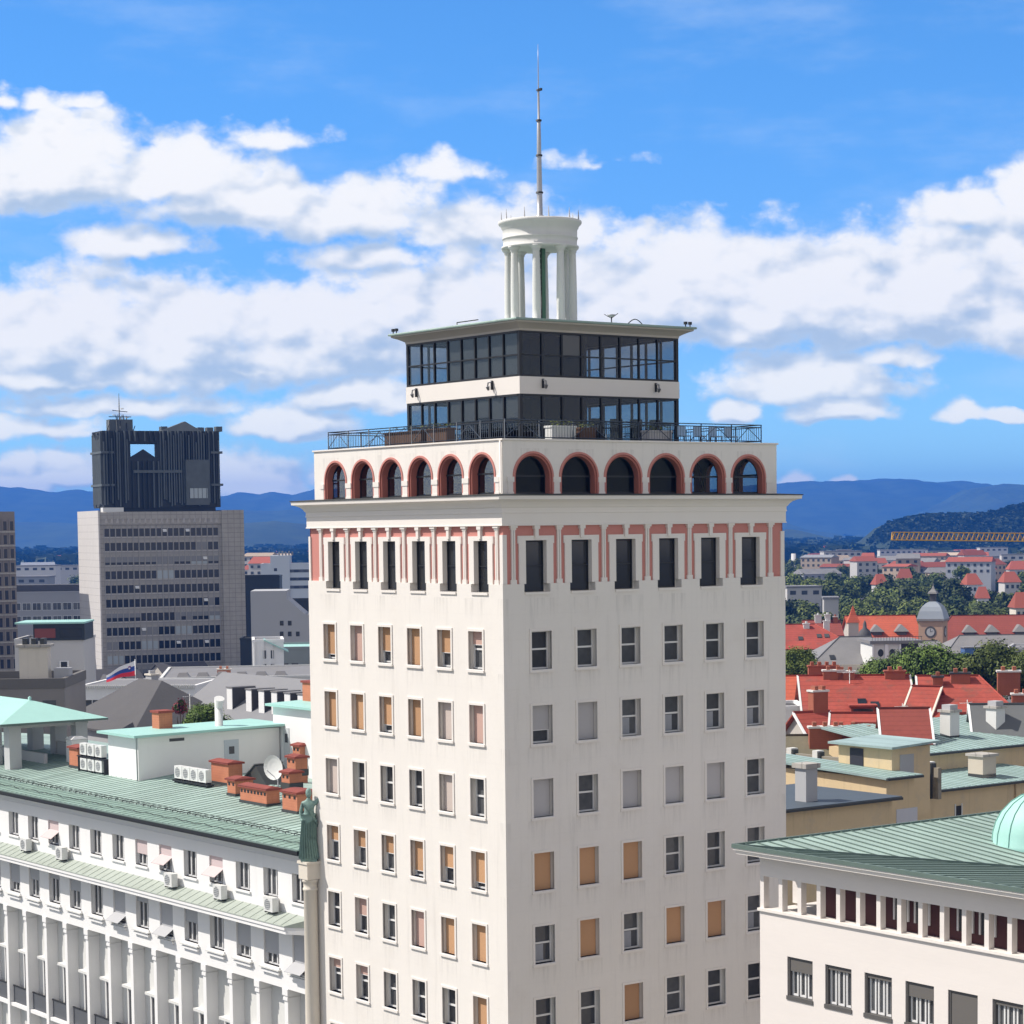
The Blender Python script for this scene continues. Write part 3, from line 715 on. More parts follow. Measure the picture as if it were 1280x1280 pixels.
# glazed pavilion on the terrace
PX0, PX1, PY0, PY1 = -W1+3.7, -3.7, 3.9, W2-3.9
TP = {'S': lambda u, z, d: (u, PY0+d, z), 'E': lambda u, z, d: (PX1-d, u, z), 'N': lambda u, z, d: (u, PY1-d, z), 'W': lambda u, z, d: (PX0+d, u, z)}
pav = tower
def stage(name, z0, z1, transom, seed):
    m = MB(); g = MB(); bx_ = MB()
    rnd = random.Random(seed)
    for side, (a, b) in (('S', (PX0, PX1)), ('E', (PY0, PY1)), ('N', (PX0, PX1)), ('W', (PY0, PY1))):
        T = TP[side]; n = 8
        a2, b2 = a+.16, b-.16
        for k in range(1, n):
            u = a2+(b2-a2)*k/n; m.bt(T, u-.045, u+.045, z0+.1, z1-.1, -.02, .10, BLACKM)
        m.bt(T, a2, b2, z0, z0+.1, -.02, .12, BLACKM); m.bt(T, a2, b2, z1-.1, z1, -.02, .12, BLACKM)
        for zt in transom: m.bt(T, a2, b2, zt-.035, zt+.035, -.012, .08, BLACKM)
        for k in range(n):
            u0, u1 = a2+(b2-a2)*k/n, a2+(b2-a2)*(k+1)/n
            g.face([T(u0, z0, .05), T(u1, z0, .05), T(u1, z1, .05), T(u0, z1, .05)], PGL)
    for x in (PX0, PX1-.18):
        for y in (PY0, PY1-.18): m.box(x, x+.18, y, y+.18, z0, z1, BLACKM)
    o = m.build(name, pav); g.build('glazing', o) if False else g.build('pane', o)
    return o
PGL = clear_glass('pavilion_glass', (0.48, 0.51, 0.53), 0.95)
up = stage('glazed_storey', 52.20, 54.40, (53.25,), 1)
lo = stage('glazed_storey', 49.0, 51.36, (50.1,), 2)
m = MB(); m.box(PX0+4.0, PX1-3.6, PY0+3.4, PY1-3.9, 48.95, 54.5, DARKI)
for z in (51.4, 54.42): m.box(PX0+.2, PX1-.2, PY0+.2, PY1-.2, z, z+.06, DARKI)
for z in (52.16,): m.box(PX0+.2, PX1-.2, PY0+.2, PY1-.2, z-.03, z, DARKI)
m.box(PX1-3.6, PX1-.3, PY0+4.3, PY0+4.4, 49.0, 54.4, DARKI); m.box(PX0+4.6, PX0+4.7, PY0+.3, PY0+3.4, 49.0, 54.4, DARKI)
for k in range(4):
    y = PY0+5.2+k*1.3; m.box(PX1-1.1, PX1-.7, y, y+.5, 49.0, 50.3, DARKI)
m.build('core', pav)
BLB = mat('beige_board', (0.36, 0.31, 0.27), .8)
m = MB(); T = TP['E']; l = (PY1-PY0-.32)/8
m.bt(T, PY0+.16+l*2+.06, PY0+.16+l*3-.06, 53.30, 54.28, .06, .09, BLB); m.build('board', up)
ROLLM = mat('grey_roller', (0.17, 0.165, 0.16), .9, .1, 1, 0)
m = MB(); T = TP['S']; l = (PX1-PX0-.32)/8
for k in range(3, 8): m.bt(T, PX0+.16+l*k+.05, PX0+.16+l*(k+1)-.05, 52.31, 54.28, .09, .11, ROLLM)
m.build('roller_screen', up)
m = MB()
for k in range(3, 8): m.bt(T, PX0+.16+l*k+.05, PX0+.16+l*(k+1)-.05, 50.1+.3*((k*7) % 3)*.4, 51.25, .09, .11, ROLLM)
m.build('roller_screen', lo)
m = MB(); ring(m, [(-.2, 51.36), (.03, 51.36), (.03, 52.20), (-.2, 52.20)], PX0, PX1, PY0, PY1, STONE2); m.build('spandrel', pav)
m = MB()
for T, us in ((TP['S'], (PX0+1.0, PX0+7.6)), (TP['E'], (PY0+1.35, PY0+8.55))):
    for u in us:
        m.bt(T, u-.03, u+.03, 51.65, 52.1, -.16, -.03, BLACKM)
        m.tube([T(u, 52.05, -.10), T(u, 52.0, -.32), T(u, 51.8, -.36)], .035, MASTM); m.tube([T(u, 51.8, -.36), T(u, 51.62, -.30)], [.10, .05], MASTM, 8)
m.build('wall_lamp', pav)
m = MB()
ring(m, [(-.3, 54.40), (.02, 54.40), (.03, 54.50), (.12, 54.56), (.30, 54.66), (.50, 54.74), (.56, 54.76), (.56, 54.84)], PX0, PX1, PY0, PY1, mat('aged_cornice', (0.50, 0.455, 0.40), .85, .08, .8, .03))
roof = m.build('roof', pav)
m = MB(); ring(m, [(.50, 54.84), (.66, 54.845), (.68, 54.90), (.66, 54.95), (.2, 54.99)], PX0, PX1, PY0, PY1, COPPER)
m.face([(PX0-.2, PY0-.2, 54.99), (PX1+.2, PY0-.2, 54.99), (PX1+.2, PY1+.2, 54.99), (PX0-.2, PY1+.2, 54.99)], COPPER)
m.build('copper_edge', roof)
for (x, y) in ((PX0-.5, PY0-.45), (PX0-.2, PY0-.45), (PX1+.45, PY1+.1), (PX1+.45, PY1+.4)):
    m = MB(); m.tube([(x, y, 54.95), (x, y, 55.1)], .03, BLACKM); m.box(x-.07, x+.07, y-.07, y+.07, 55.08, 55.22, BLACKM); m.build('roof_lamp', roof)
m = MB(); m.tube([(PX1+.2, PY0+5.6, 54.99), (PX1+.2, PY0+5.6, 55.35)], .03, BLACKM)
m.lathe([(.02, 55.25), (.16, 55.3), (.22, 55.38)], 10, MASTM, (PX1+.2, PY0+5.6)); m.tube([(PX1+.2, PY0+5.6, 55.2), (PX1+.35, PY0+5.9, 55.45)], .02, BLACKM, 4); m.tube([(PX1+.2, PY0+5.6, 55.2), (PX1+.0, PY0+5.3, 55.4)], .02, BLACKM, 4); m.build('roof_dish', roof)
m = MB(); m.tube([(PX1+.3, PY0+6.6+.9*k/8, 54.99+.22*math.sin(math.pi*k/8)) for k in range(9)], .025, BLACKM); m.build('roof_hoop', roof)
m = MB(); m.tube([(PX0+5.0+.0*k, PY0-.3, 54.99+.0) if k == 0 else (PX0+4.4+.6*k, PY0-.3, 55.12) for k in range(5)], .025, BLACKM); m.build('roof_cable', roof)

# round colonnade with mast
TC = (-W1/2, W2/2)
tem = link('rotunda', None, tower, (TC[0], TC[1], 0))
m = MB(); m.lathe([(2.1, 54.98), (2.1, 55.14), (1.95, 55.16), (1.95, 55.24)], 36, COPPERD); m.build('base', tem)
cm = MB(); cm.lathe([(.27, 55.22), (.27, 55.36), (.22, 55.40), (.218, 55.9), (.21, 57.2), (.178, 58.75), (.175, 58.85), (.22, 58.88), (.20, 58.93), (.27, 59.0), (.33, 59.06), (.34, 59.12)], 16, WHITED)
cm2 = cm.mesh('column')
for k in range(8):
    w = rad(-8+45*k)                                 # angle from the viewer's direction
    # viewer looks along +Y world: front of the ring is -Y world
    wx, wy = 1.66*math.sin(w), -1.66*math.cos(w)
    wv = Vector((wx, wy, 0)); link('column', cm2, tem, (wv.dot(EU), wv.dot(EV), 0))
m = MB(); m.lathe([(1.25, 59.10), (1.98, 59.10), (1.98, 59.2), (1.88, 59.22), (1.90, 59.55), (1.94, 59.57), (1.94, 59.63), (1.90, 59.65), (1.91, 60.05), (1.97, 60.10), (1.99, 60.2), (2.10, 60.30), (2.14, 60.36), (2.14, 60.46), (2.05, 60.50), (1.3, 60.52), (1.25, 60.3)], 48, WHITED)
m.lathe([(1.26, 59.1), (1.26, 60.3)], 32, WHITED, cap=False); m.lathe([(.01, 60.38), (1.9, 60.40)], 32, SLATED, cap=False)
drum = m.build('drum', tem)
m = MB()
for k in range(10):
    a = 2*math.pi*k/10+.2; x, y = 1.98*math.cos(a), 1.98*math.sin(a)
    m.tube([(x, y, 60.46), (x, y, 60.62), (x, y, 61.02)], [.05, .035, .008], MASTM, 6)
m.build('finial', tem)
m = MB(); m.lathe([(.27, 55.2), (.27, 59.3)], 12, mat('shaft_green', (0.09, 0.2, 0.13), .6, .2, 1, 0), cap=False)
w = Vector((-.12, -.28, 0)); cxs, cys = w.dot(EU), w.dot(EV)
for s in (-.16, .16):
    q = Vector((s, 0, 0)); m.tube([(cxs+q.dot(EU), cys+q.dot(EV), 55.2), (cxs+q.dot(EU), cys+q.dot(EV), 59.1)], .03, LEAD)
for k in range(13):
    z = 55.5+.28*k; q = Vector((.16, 0, 0)); m.tube([(cxs-q.dot(EU), cys-q.dot(EV), z), (cxs+q.dot(EU), cys+q.dot(EV), z)], .03, MASTM)
m.build('ladder_shaft', tem)
m = MB()
m.lathe([(.20, 60.40), (.20, 60.8), (.155, 60.82), (.145, 61.95), (.12, 63.8), (.095, 65.55), (.06, 65.6), (.055, 67.0), (.03, 67.15), (.022, 68.3), (.008, 69.4)], 12, MASTM)
mast = m.build('mast', tower, (TC[0], TC[1], 0))
m = MB()
for z, r in ((61.95, .19), (63.82, .17), (65.58, .15), (67.1, .11)): m.lathe([(r, z-.04), (r, z+.04)], 12, BLACKM)
m.box(.04, .26, -.05, .05, 67.05, 67.17, BLACKM); m.build('collar', mast)

# terrace railing, with planters and furniture as things of their own
RAILM = mat('blue_grey_rail', (.045, .06, .085), .45, .1, 2, 0)
m = MB(); q = .55; zt = 49.94
X0, X1, Y0, Y1 = AX0+q, AX1-q, AY0+q, AY1-q
loop = [(X0, Y0), (X1, Y0), (X1, Y1), (X0, Y1), (X0, Y0)]
for z in (zt, zt-.12, 49.12):
    m.tube([(x, y, z) for x, y in loop], .026, RAILM, 5)
for i in range(4):
    a, b = Vector(loop[i]), Vector(loop[i+1]); L = (b-a).length; n = int(L/1.9)
    for k in range(n):
        p = a.lerp(b, k/n); m.tube([(p.x, p.y, 48.95), (p.x, p.y, zt+.02)], .032, RAILM, 5)
        p2 = a.lerp(b, (k+1)/n)
        for s in range(1, 12):
            t = p.lerp(p2, s/12); m.tube([(t.x, t.y, 49.12), (t.x, t.y, zt-.12)], .009, RAILM, 4)
        if k % 2 == 0:
            e = p.lerp(p2, .5); m.tube([(p.x, p.y, 49.12), (e.x, e.y, zt-.12)], .018, RAILM, 4); m.tube([(p2.x, p2.y, 49.12), (e.x, e.y, zt-.12)], .018, RAILM, 4)
m.build('terrace_railing', tower)
WOODB = mat('brown_wood', (0.11, 0.06, 0.04), .8, .2, 2, .05)
def planter(x, y, lx, ly, h, m_, label, grp='planter boxes on the tower terrace'):
    t = gthing('planter_box', label, 'planter', x, y, 48.92, grp)
    m = MB(); m.box(0, lx, 0, ly, 0, h, m_); m.box(-.04, lx+.04, -.04, ly+.04, h-.1, h+.002, m_); m.build('box', t, bevel=.01)
    m = MB(); rnd = random.Random(int(x*91))
    for k in range(60):
        px, py, pz = rnd.uniform(.05, lx-.05), rnd.uniform(.05, ly-.05), h+rnd.uniform(0, .22)
        a = rnd.uniform(0, 6.3); s = rnd.uniform(.05, .11)
        m.face([(px, py, pz), (px+s*math.cos(a), py+s*math.sin(a), pz+s*.4), (px+s*math.cos(a+.8), py+s*math.sin(a+.8), pz+s)], LEAF)
    m.build('foliage', t)
planter(X0+5.05, Y0+.15, 3.3, .55, .80, WOODB, 'long brown planter box behind the terrace railing left of the glazed pavilion')
planter(X0+8.8, Y0+.15, 1.7, .5, .85, WOODB, 'short dark brown planter box in front of the left glazed wall')
planter(X1-.7, Y0+2.9, .55, 1.45, .78, WHITED, 'white box planter standing at the front glazed wall of the tower terrace')
planter(X1-.7, Y0+4.6, .55, 1.0, .72, WOODB, 'dark planter beside the white box on the tower terrace')
planter(X1-.7, Y0+8.9, .55, 1.5, .66, GREYB, 'low grey planter box near the right end of the glazed wall')
CHB = mat('pale_blue_canvas', (0.36, 0.50, 0.66), .8)
def tchair(x, y, label):
    t = gthing('terrace_chair', label, 'chair', x, y, 48.92, 'pale blue chairs on the tower terrace')
    m = MB(); m.box(-.25, .25, -.25, .25, .40, .45, CHB); m.build('seat', t)
    m = MB(); m.box(-.25, -.20, -.25, .25, .46, .95, CHB); m.build('backrest', t)
    for a in (-.22, .22):
        for b in (-.22, .22):
            m = MB(); m.tube([(a, b, 0), (a, b, .4)], .02, BLACKM, 5); m.build('leg', t)
for k, s in enumerate(('first from the glazed wall', 'second from the glazed wall', 'third from the glazed wall', 'last by the corner of the railing')):
    tchair(X1-.6, Y0+11.6+1.05*k, 'pale blue chair behind the right terrace railing, '+s)

# ================================================================== long white building at the left
RSL = 0.10                                           # roof slope
def lroof(y): return 28.02 + RSL*(y+.75)
LB = gthing('office_building', 'long white building with slender fins and a shallow green copper roof left of the high-rise', 'building', 0, 0)
XE, XL = -17.30, -92.0
PW = 3.02
topx = [-19.40-PW*k for k in range(22)]
lowx = [-19.50-PW*k for k in range(22)]
T = FL
mb = MB()
holes = [(x, x+1.55, 24.98, 26.52) for x in topx] + [(x, x+1.62, 21.18, 23.25) for x in lowx]
wall_holes(mb, T, XL, XE, 20.10, 27.62, holes, .34, WHITEP)
RC = .78
mb.face([T(XL, 20.1, 0), T(XE, 20.1, 0), T(XE, 20.1, RC), T(XL, 20.1, RC)], WHITED)
mb.face([T(XL, 0, RC), T(XE, 0, RC), T(XE, 20.1, RC), T(XL, 20.1, RC)], WHITED)
mb.face([T(XE, 0, 0), T(XE, 0, 12), T(XE, 27.6, 12), T(XE, 27.6, 0)], WHITED)
mb.bt(T, XL, XE-.02, 13.3, 13.52, .1, RC, WHITEP); mb.bt(T, XL, XE-.02, 6.6, 6.82, .1, RC, WHITEP)
mb.bt(T, XL, XE, 27.50, 27.62, -.10, .02, WHITEP); mb.bt(T, XL, XE, 27.63, 27.85, -.22, .04, WHITEP)
mb.bt(T, XL, XE, 27.15, 27.22, -.05, .02, WHITEP)
mb.build('wall', LB)
m = MB(); m.bt(T, XL, XE-.05, 0.1, 27.4, 1.5, 11.5, DARKI); m.build('core', LB)
def casement(w, h, nm='window'):
    m = MB(); d = .22
    m.bt(FL, 0, .07, 0, h, d, d+.08, SASH); m.bt(FL, w-.07, w, 0, h, d, d+.08, SASH)
    m.bt(FL, .07, w-.07, 0, .08, d, d+.08, SASH); m.bt(FL, .07, w-.07, h-.07, h, d, d+.08, SASH)
    for q in (1/3, 2/3): m.bt(FL, w*q-.05, w*q+.05, .08, h-.07, d-.01, d+.08, SASH)
    m.bt(FL, -.10, w+.10, -.12, 0, -.10, d, WHITEP)
    return m.mesh(nm)
def cas_pane(w, h):
    m = MB(); m.face([FL(.03, .03, .28), FL(w-.03, .03, .28), FL(w-.03, h-.03, .28), FL(.03, h-.03, .28)], GLASSB); return m.mesh('pane')
cm1, cp1 = casement(1.55, 1.54), cas_pane(1.55, 1.54)
m = casement(1.62, 2.07)
cm2_, cp2 = m, cas_pane(1.62, 2.07)
sl = MB(); sl.bt(FL, -.22, 1.62+.22, -.20, -.12, -.22, .02, WHITED); sl.bt(FL, -.12, 1.62+.12, -.42, -.26, -.14, .02, WHITEP); sl = sl.mesh('sill')
SHUT = mat('pink_shutter', (0.60, 0.49, 0.485), .8, .05, 1, .02, joints=(0, .06, .008), jcol=.85)
SHUTG = mat('grey_shutter', (0.43, 0.43, 0.44), .8, .05, 1, .02, joints=(0, .06, .008), jcol=.85)
def dropblind(w, h, fr, out, mm):
    m = MB(); m.bt(FL, .02, w-.02, h*(1-fr), h-.01, .10, .13, mm)
    if out:
        z = h*(1-fr)
        a = [FL(0, z+.02, .08), FL(w, z+.02, .08), FL(w, z-.42, -.55), FL(0, z-.42, -.55)]
        m.hexa(a+[(p[0], p[1], p[2]+.03) for p in a], mm)
        m.tube([FL(.03, z-.45, .1), FL(.03, z-.42, -.55)], .015, BLACKM, 4); m.tube([FL(w-.03, z-.45, .1), FL(w-.03, z-.42, -.55)], .015, BLACKM, 4)
    return m.mesh('blind')
pa, pb = dropblind(1.55, 1.54, .42, 1, SHUT), dropblind(1.55, 1.54, .55, 0, SHUT)
ga, gb, gc, gd = dropblind(1.62, 2.07, .78, 1, SHUTG), dropblind(1.62, 2.07, .45, 0, SHUTG), dropblind(1.62, 2.07, .7, 0, SHUTG), dropblind(1.62, 2.07, .25, 0, SHUTG)
TOPB = {3: pa, 5: pa, 6: pb, 10: pa, 14: pb}
LOWB = {0: ga, 1: gc, 2: gc, 3: None, 4: gb, 5: ga, 6: gd, 7: ga, 8: None, 9: gb, 10: gd, 11: gb, 12: gc}
for k in range(14):
    o = link('window', cm1, LB, (topx[k], 0, 24.98)); link('pane', cp1, o)
    if k in TOPB: link('blind', TOPB[k], o)
    o = link('window', cm2_, LB, (lowx[k], 0, 21.18)); link('pane', cp2, o); link('sill', sl, o)
    if LOWB.get(k): link('blind', LOWB[k], o)
# ledge roof between the two storeys
m = MB()
m.hexa([T(XL, 23.42, -1.0), T(XE-1.2, 23.42, -1.0), T(XE-.02, 23.42, 0), T(XL, 23.42, 0), T(XL, 23.80, -1.0), T(XE-1.2, 23.80, -1.0), T(XE-.02, 23.80, 0), T(XL, 23.80, 0)], WHITEP)
m.bt(T, XL, XE-1.22, 23.64, 23.80, -1.06, -.99, WHITEP)
m.hexa([T(XL, 23.81, -1.08), T(XE-1.25, 23.81, -1.08), T(XE-.02, 23.81, -.02), T(XL, 23.81, -.02), T(XL, 23.86, -1.08), T(XE-1.25, 23.86, -1.08), T(XE-.02, 24.31, -.02), T(XL, 24.31, -.02)], COPPERL := mat('pale_copper', (0.36, 0.40, 0.35), .6, .12, .6, .06, 5, grime=(.24, .27, .22, .4)))
for k in range(90):
    u = XE-1.6-.82*k
    m.hexa([T(u, 23.862, -1.07), T(u+.035, 23.862, -1.07), T(u+.035, 24.31, -.03), T(u, 24.31, -.03), T(u, 23.89, -1.07), T(u+.035, 23.89, -1.07), T(u+.035, 24.335, -.03), T(u, 24.335, -.03)], COPPERL)
m.build('ledge', LB)
# fins
fm = MB(); fm.bt(FL, 0, .36, 0, 19.45, 0.02, .775, WHITEP); fm.bt(FL, -.05, .41, 19.45, 19.62, -.04, .772, WHITEP); fm.bt(FL, -.02, .38, 19.63, 19.72, -.01, .77, WHITEP); fm.bt(FL, -.10, .46, 19.73, 20.098, -.06, .771, WHITEP)
fm = fm.mesh('fin')
for k in range(18): link('fin', fm, LB, (-20.46-PW*k, 0, 0))
# what stands in the bays between the fins: windows, hoods, balustrades
d = RC; BWM = []
for z0 in (14.9, 8.0):
    wm = MB()
    wm.bt(FL, .30, .38, z0-1.2, z0+2.0, d-.10, d+.02, SASH); wm.bt(FL, 1.62, 1.70, z0-1.2, z0+2.0, d-.10, d+.02, SASH)
    wm.bt(FL, .30, 1.7, z0+1.92, z0+2.0, d-.10, d+.02, SASH); wm.bt(FL, .96, 1.04, z0-1.2, z0+1.92, d-.09, d+.02, SASH)
    wm.face([FL(.38, z0-1.2, d-.03), FL(1.62, z0-1.2, d-.03), FL(1.62, z0+1.92, d-.03), FL(.38, z0+1.92, d-.03)], GLASSB)
    wm.bt(FL, .18, 1.82, z0+2.12, z0+2.28, d-.45, d+.01, WHITED); BWM.append(wm.mesh('balcony_window'))
bm_ = MB(); bm_.bt(FL, .42, PW-.06, 13.55, 14.62, .30, .34, mat('dark_rail_panel', (.10, .105, .115), .6, .1, 1, 0)); bm_.bt(FL, .38, PW-.02, 14.62, 14.68, .27, .37, BLACKM); bm_ = bm_.mesh('balustrade')
for k in range(17):
    for wm in BWM: link('balcony_window', wm, LB, (-20.46-PW*(k+1)+1.0, 0, 0))
    link('balustrade', bm_, LB, (-20.46-PW*(k+1), 0, 0))
# roof with standing seams, gutter and snow rails
YR = 9.5
m = MB()
m.hexa([T(XL, lroof(-.75)-.05, -.72), T(XE, lroof(-.75)-.05, -.72), T(XE, lroof(YR)-.3, YR), T(XL, lroof(YR)-.3, YR), T(XL, lroof(-.72), -.72), T(XE, lroof(-.72), -.72), T(XE, lroof(YR), YR), T(XL, lroof(YR), YR)], COPPER)
m.hexa([T(XL, lroof(YR)-.3, YR), T(XE, lroof(YR)-.3, YR), T(XE, 27.3, 20), T(XL, 27.3, 20), T(XL, lroof(YR), YR), T(XE, lroof(YR), YR), T(XE, 28.0, 20), T(XL, 28.0, 20)], COPPER)
for k in range(102):
    u = XE-.3-.72*k
    m.hexa([T(u, lroof(-.7)+.001, -.7), T(u+.035, lroof(-.7)+.001, -.7), T(u+.035, lroof(YR)+.001, YR), T(u, lroof(YR)+.001, YR), T(u, lroof(-.7)+.03, -.7), T(u+.035, lroof(-.7)+.03, -.7), T(u+.035, lroof(YR)+.03, YR), T(u, lroof(YR)+.03, YR)], RIBC)
COPW = mat('weathered_copper', (0.215, 0.315, 0.265), 0.65, 0.3, 0.7, 0.12, 5, grime=(0.13, 0.17, 0.14, 0.6))
m.face([T(XL, lroof(-.70)+.006, -.70), T(XE, lroof(-.70)+.006, -.70), T(XE, lroof(1.38)+.006, 1.38), T(XL, lroof(1.38)+.006, 1.38)], COPW)
rf = m.build('roof', LB)
m = MB(); m.bt(T, XL, XE, 27.82, 27.99, -.92, -.73, BLACKM); m.bt(T, XL, XE, 27.74, 27.81, -.86, -.2, LEAD); m.bt(T, XL, XE, 27.995, 28.03, -.94, -.60, COPPERD); m.build('gutter', rf)
m = MB()
for y in (1.25, 1.60): m.tube([T(XL, lroof(y)+.16, y), T(XE, lroof(y)+.16, y)], .022, LEAD, 5)
for k in range(80):
    u = XE-.4-.93*k
    m.box(u-.02, u+.02, 1.22, 1.64, lroof(1.4)+.10, lroof(1.4)+.13, LEAD); m.box(u-.015, u+.015, 1.4, 1.44, lroof(1.4)-.02, lroof(1.4)+.11, LEAD)
m.tube([T(XL+75*k/160, lroof(.1)+.10+.03*math.sin(k*1.7), .05+.07*math.sin(k*.9)) for k in range(161)], .022, LEAD, 4)
m.build('snow_rail', rf)
# corner pilaster with its capital
m = MB()
pc = (-16.95, -.35)
m.lathe([(.40, 0), (.39, 19), (.36, 25.9), (.40, 25.95), (.40, 26.05), (.36, 26.08), (.37, 26.35), (.43, 26.4), (.43, 26.5), (.40, 26.55)], 24, CREAM, pc)
m.box(pc[0]-.44, pc[0]+.44, pc[1]-.44, pc[1]+.44, 26.55, 27.35, CREAM); m.box(pc[0]-.50, pc[0]+.50, pc[1]-.50, pc[1]+.50, 27.36, 27.5, CREAM)
m.build('corner_pilaster', LB)

# bronze statue on the pilaster: draped standing woman, one arm raised beside the head
def skin_body(name, joints, edges, mat_, parent, root=0, sub=1):
    me = bpy.data.meshes.new(name); me.from_pydata([j[0] for j in joints], edges, []); me.update()
    o = link(name, me, parent)
    s = o.modifiers.new('skin', 'SKIN')
    sk = me.skin_vertices[0].data
    for k, j in enumerate(joints): sk[k].radius = (j[1], j[2] if len(j) > 2 else j[1])
    sk[root].use_root = True
    s.use_smooth_shade = True; s.branch_smoothing = .4
    u = o.modifiers.new('sub', 'SUBSURF'); u.levels = u.render_levels = sub+1
    me.materials.append(mat_); return o
st = gthing('bronze_statue', 'green bronze statue of a draped woman with raised arm on the corner pilaster', 'statue', pc[0], pc[1], 27.5, rz=rad(48))
S = 1.92
J = [((0, 0, .95), .23, .20), ((0, 0, 1.15), .17, .15), ((0, -.01, 1.35), .19, .15), ((0, 0, 1.46), .15, .11), ((0, 0, 1.54), .065), ((0, -.01, 1.60), .075),
     ((-.20, 0, 1.43), .075), ((.20, 0, 1.43), .075), ((-.28, -.03, 1.18), .055), ((-.22, -.16, 1.0), .045), ((-.16, -.24, 1.02), .04),
     ((.40, .0, 1.58), .055), ((.44, .02, 1.28), .045), ((.45, .03, 1.02), .04),
     ((-.06, 0, .70), .24, .21), ((-.04, .0, .42), .235, .21), ((-.02, 0, .15), .26, .23), ((-.02, 0, .03), .28, .25)]
Ed = [(0, 1), (1, 2), (2, 3), (3, 4), (4, 5), (3, 6), (3, 7), (6, 8), (8, 9), (9, 10), (7, 11), (11, 12), (12, 13), (0, 14), (14, 15), (15, 16), (16, 17)]
b = skin_body('body', [((j[0][0]*S, j[0][1]*S, j[0][2]*S+.12), *(r*S for r in j[1:])) for j in J], Ed, PATINA, st)
m = MB(); m.lathe([(0.001, 1.57*S+.12), (.05*S, 1.58*S+.12), (.085*S, 1.63*S+.12), (.10*S, 1.70*S+.12), (.09*S, 1.77*S+.12), (.05*S, 1.82*S+.12), (.001, 1.835*S+.12)], 14, PATINA, (0, -.015*S))
m.lathe([(.001, 1.62*S+.12), (.06*S, 1.64*S+.12), (.07*S, 1.70*S+.12), (.04*S, 1.76*S+.12), (.001, 1.77*S+.12)], 10, PATINA, (0, .085*S))
m.hexa([(-.02*S, -.135*S, 1.66*S+.12), (.02*S, -.135*S, 1.66*S+.12), (.02*S, -.08*S, 1.66*S+.12), (-.02*S, -.08*S, 1.66*S+.12), (-.008*S, -.10*S, 1.74*S+.12), (.008*S, -.10*S, 1.74*S+.12), (.008*S, -.08*S, 1.74*S+.12), (-.008*S, -.08*S, 1.74*S+.12)], PATINA)
m.build('head', st)
m = MB(); rnd = random.Random(5)                     # drapery folds
for k in range(22):
    a = 2*math.pi*k/22; r0, r1 = .25*S, .31*S
    zt_ = (1.0+.15*rnd.random())*S
    m.tube([(r0*.95*math.cos(a), r0*.85*math.sin(a), zt_), (r0*math.cos(a+.1)*.98-.04*S, r0*.9*math.sin(a+.1), .55*S), (r1*math.cos(a+.15)-.02*S, r1*.9*math.sin(a+.15), .12)], [.018*S, .034*S, .045*S], PATINA, 6)
m.tube([(-.22*S, -.05*S, 1.5*S), (.05*S, -.19*S, 1.32*S), (.24*S, -.12*S, 1.05*S), (.26*S, .05*S, .9*S)], [.03*S, .045*S, .05*S, .04*S], PATINA, 8)
m.tube([(.44*S, .02*S, 1.12*S), (.47*S, .03*S, .8*S), (.40*S, .05*S, .45*S)], [.05*S, .06*S, .03*S], PATINA, 8)
m.build('drapery', st)
m = MB(); m.box(-.5, .5, -.45, .45, 0, .14, PATINA); m.build('plinth', st)
st.scale = (.84, .84, 1.06)

# things on the green roof
def brick_chimney(x, y, lx, ly, h, label, cap=TILED, vents=0, base=None, bm=BRICK, grp='brick chimneys on the white building', drop=0.0):
    z = lroof(y) if base is None else base
    t = gthing('brick_chimney', label, 'chimney', x, y, z-.25, grp)
    m = MB(); m.box(0, lx, 0, ly, -drop, h+.25, bm); m.build('stack', t)
    m = MB(); m.box(-.12, lx+.12, -.12, ly+.12, h+.25, h+.36, cap); m.hexa([(-.14, -.14, h+.36), (lx+.14, -.14, h+.36), (lx+.14, ly+.14, h+.36), (-.14, ly+.14, h+.36), (.0, ly*.4, h+.48), (lx, ly*.4, h+.48), (lx, ly*.6, h+.48), (0, ly*.6, h+.48)], cap)
    m.build('cap', t)
    if vents:
        m = MB()
        for k in range(vents):
            u = lx*(k+.5)/vents; m.box(u-.10, u+.10, -.02, .02, h-.05, h+.12, BLACKM)
        m.build('vent', t)
    m = MB(); m.box(-.05, lx+.05, -.05, ly+.05, .0, .42, LEAD); m.build('flashing', t)
    return t
brick_chimney(-33.95, 5.25, 3.1, .9, .95, 'long low brick chimney with dark vent slots on the green roof', vents=8)
brick_chimney(-28.45, 4.9, 1.65, 1.5, 1.15, 'brick chimney nearest the bronze statue on the green roof', vents=3)
brick_chimney(-37.0, 6.1, 1.0, 1.25, .95, 'small square brick chimney left of the long low one on the green roof', vents=2)
brick_chimney(-42.2, 7.9, 2.2, 1.0, 1.35, 'brick chimney behind the row of four air conditioners on the green roof', vents=0)
brick_chimney(-59.2, 6.2, 1.35, 1.3, 1.35, 'brick chimney with a dark cap beside the stacked air conditioners', vents=0)
ACM = {}
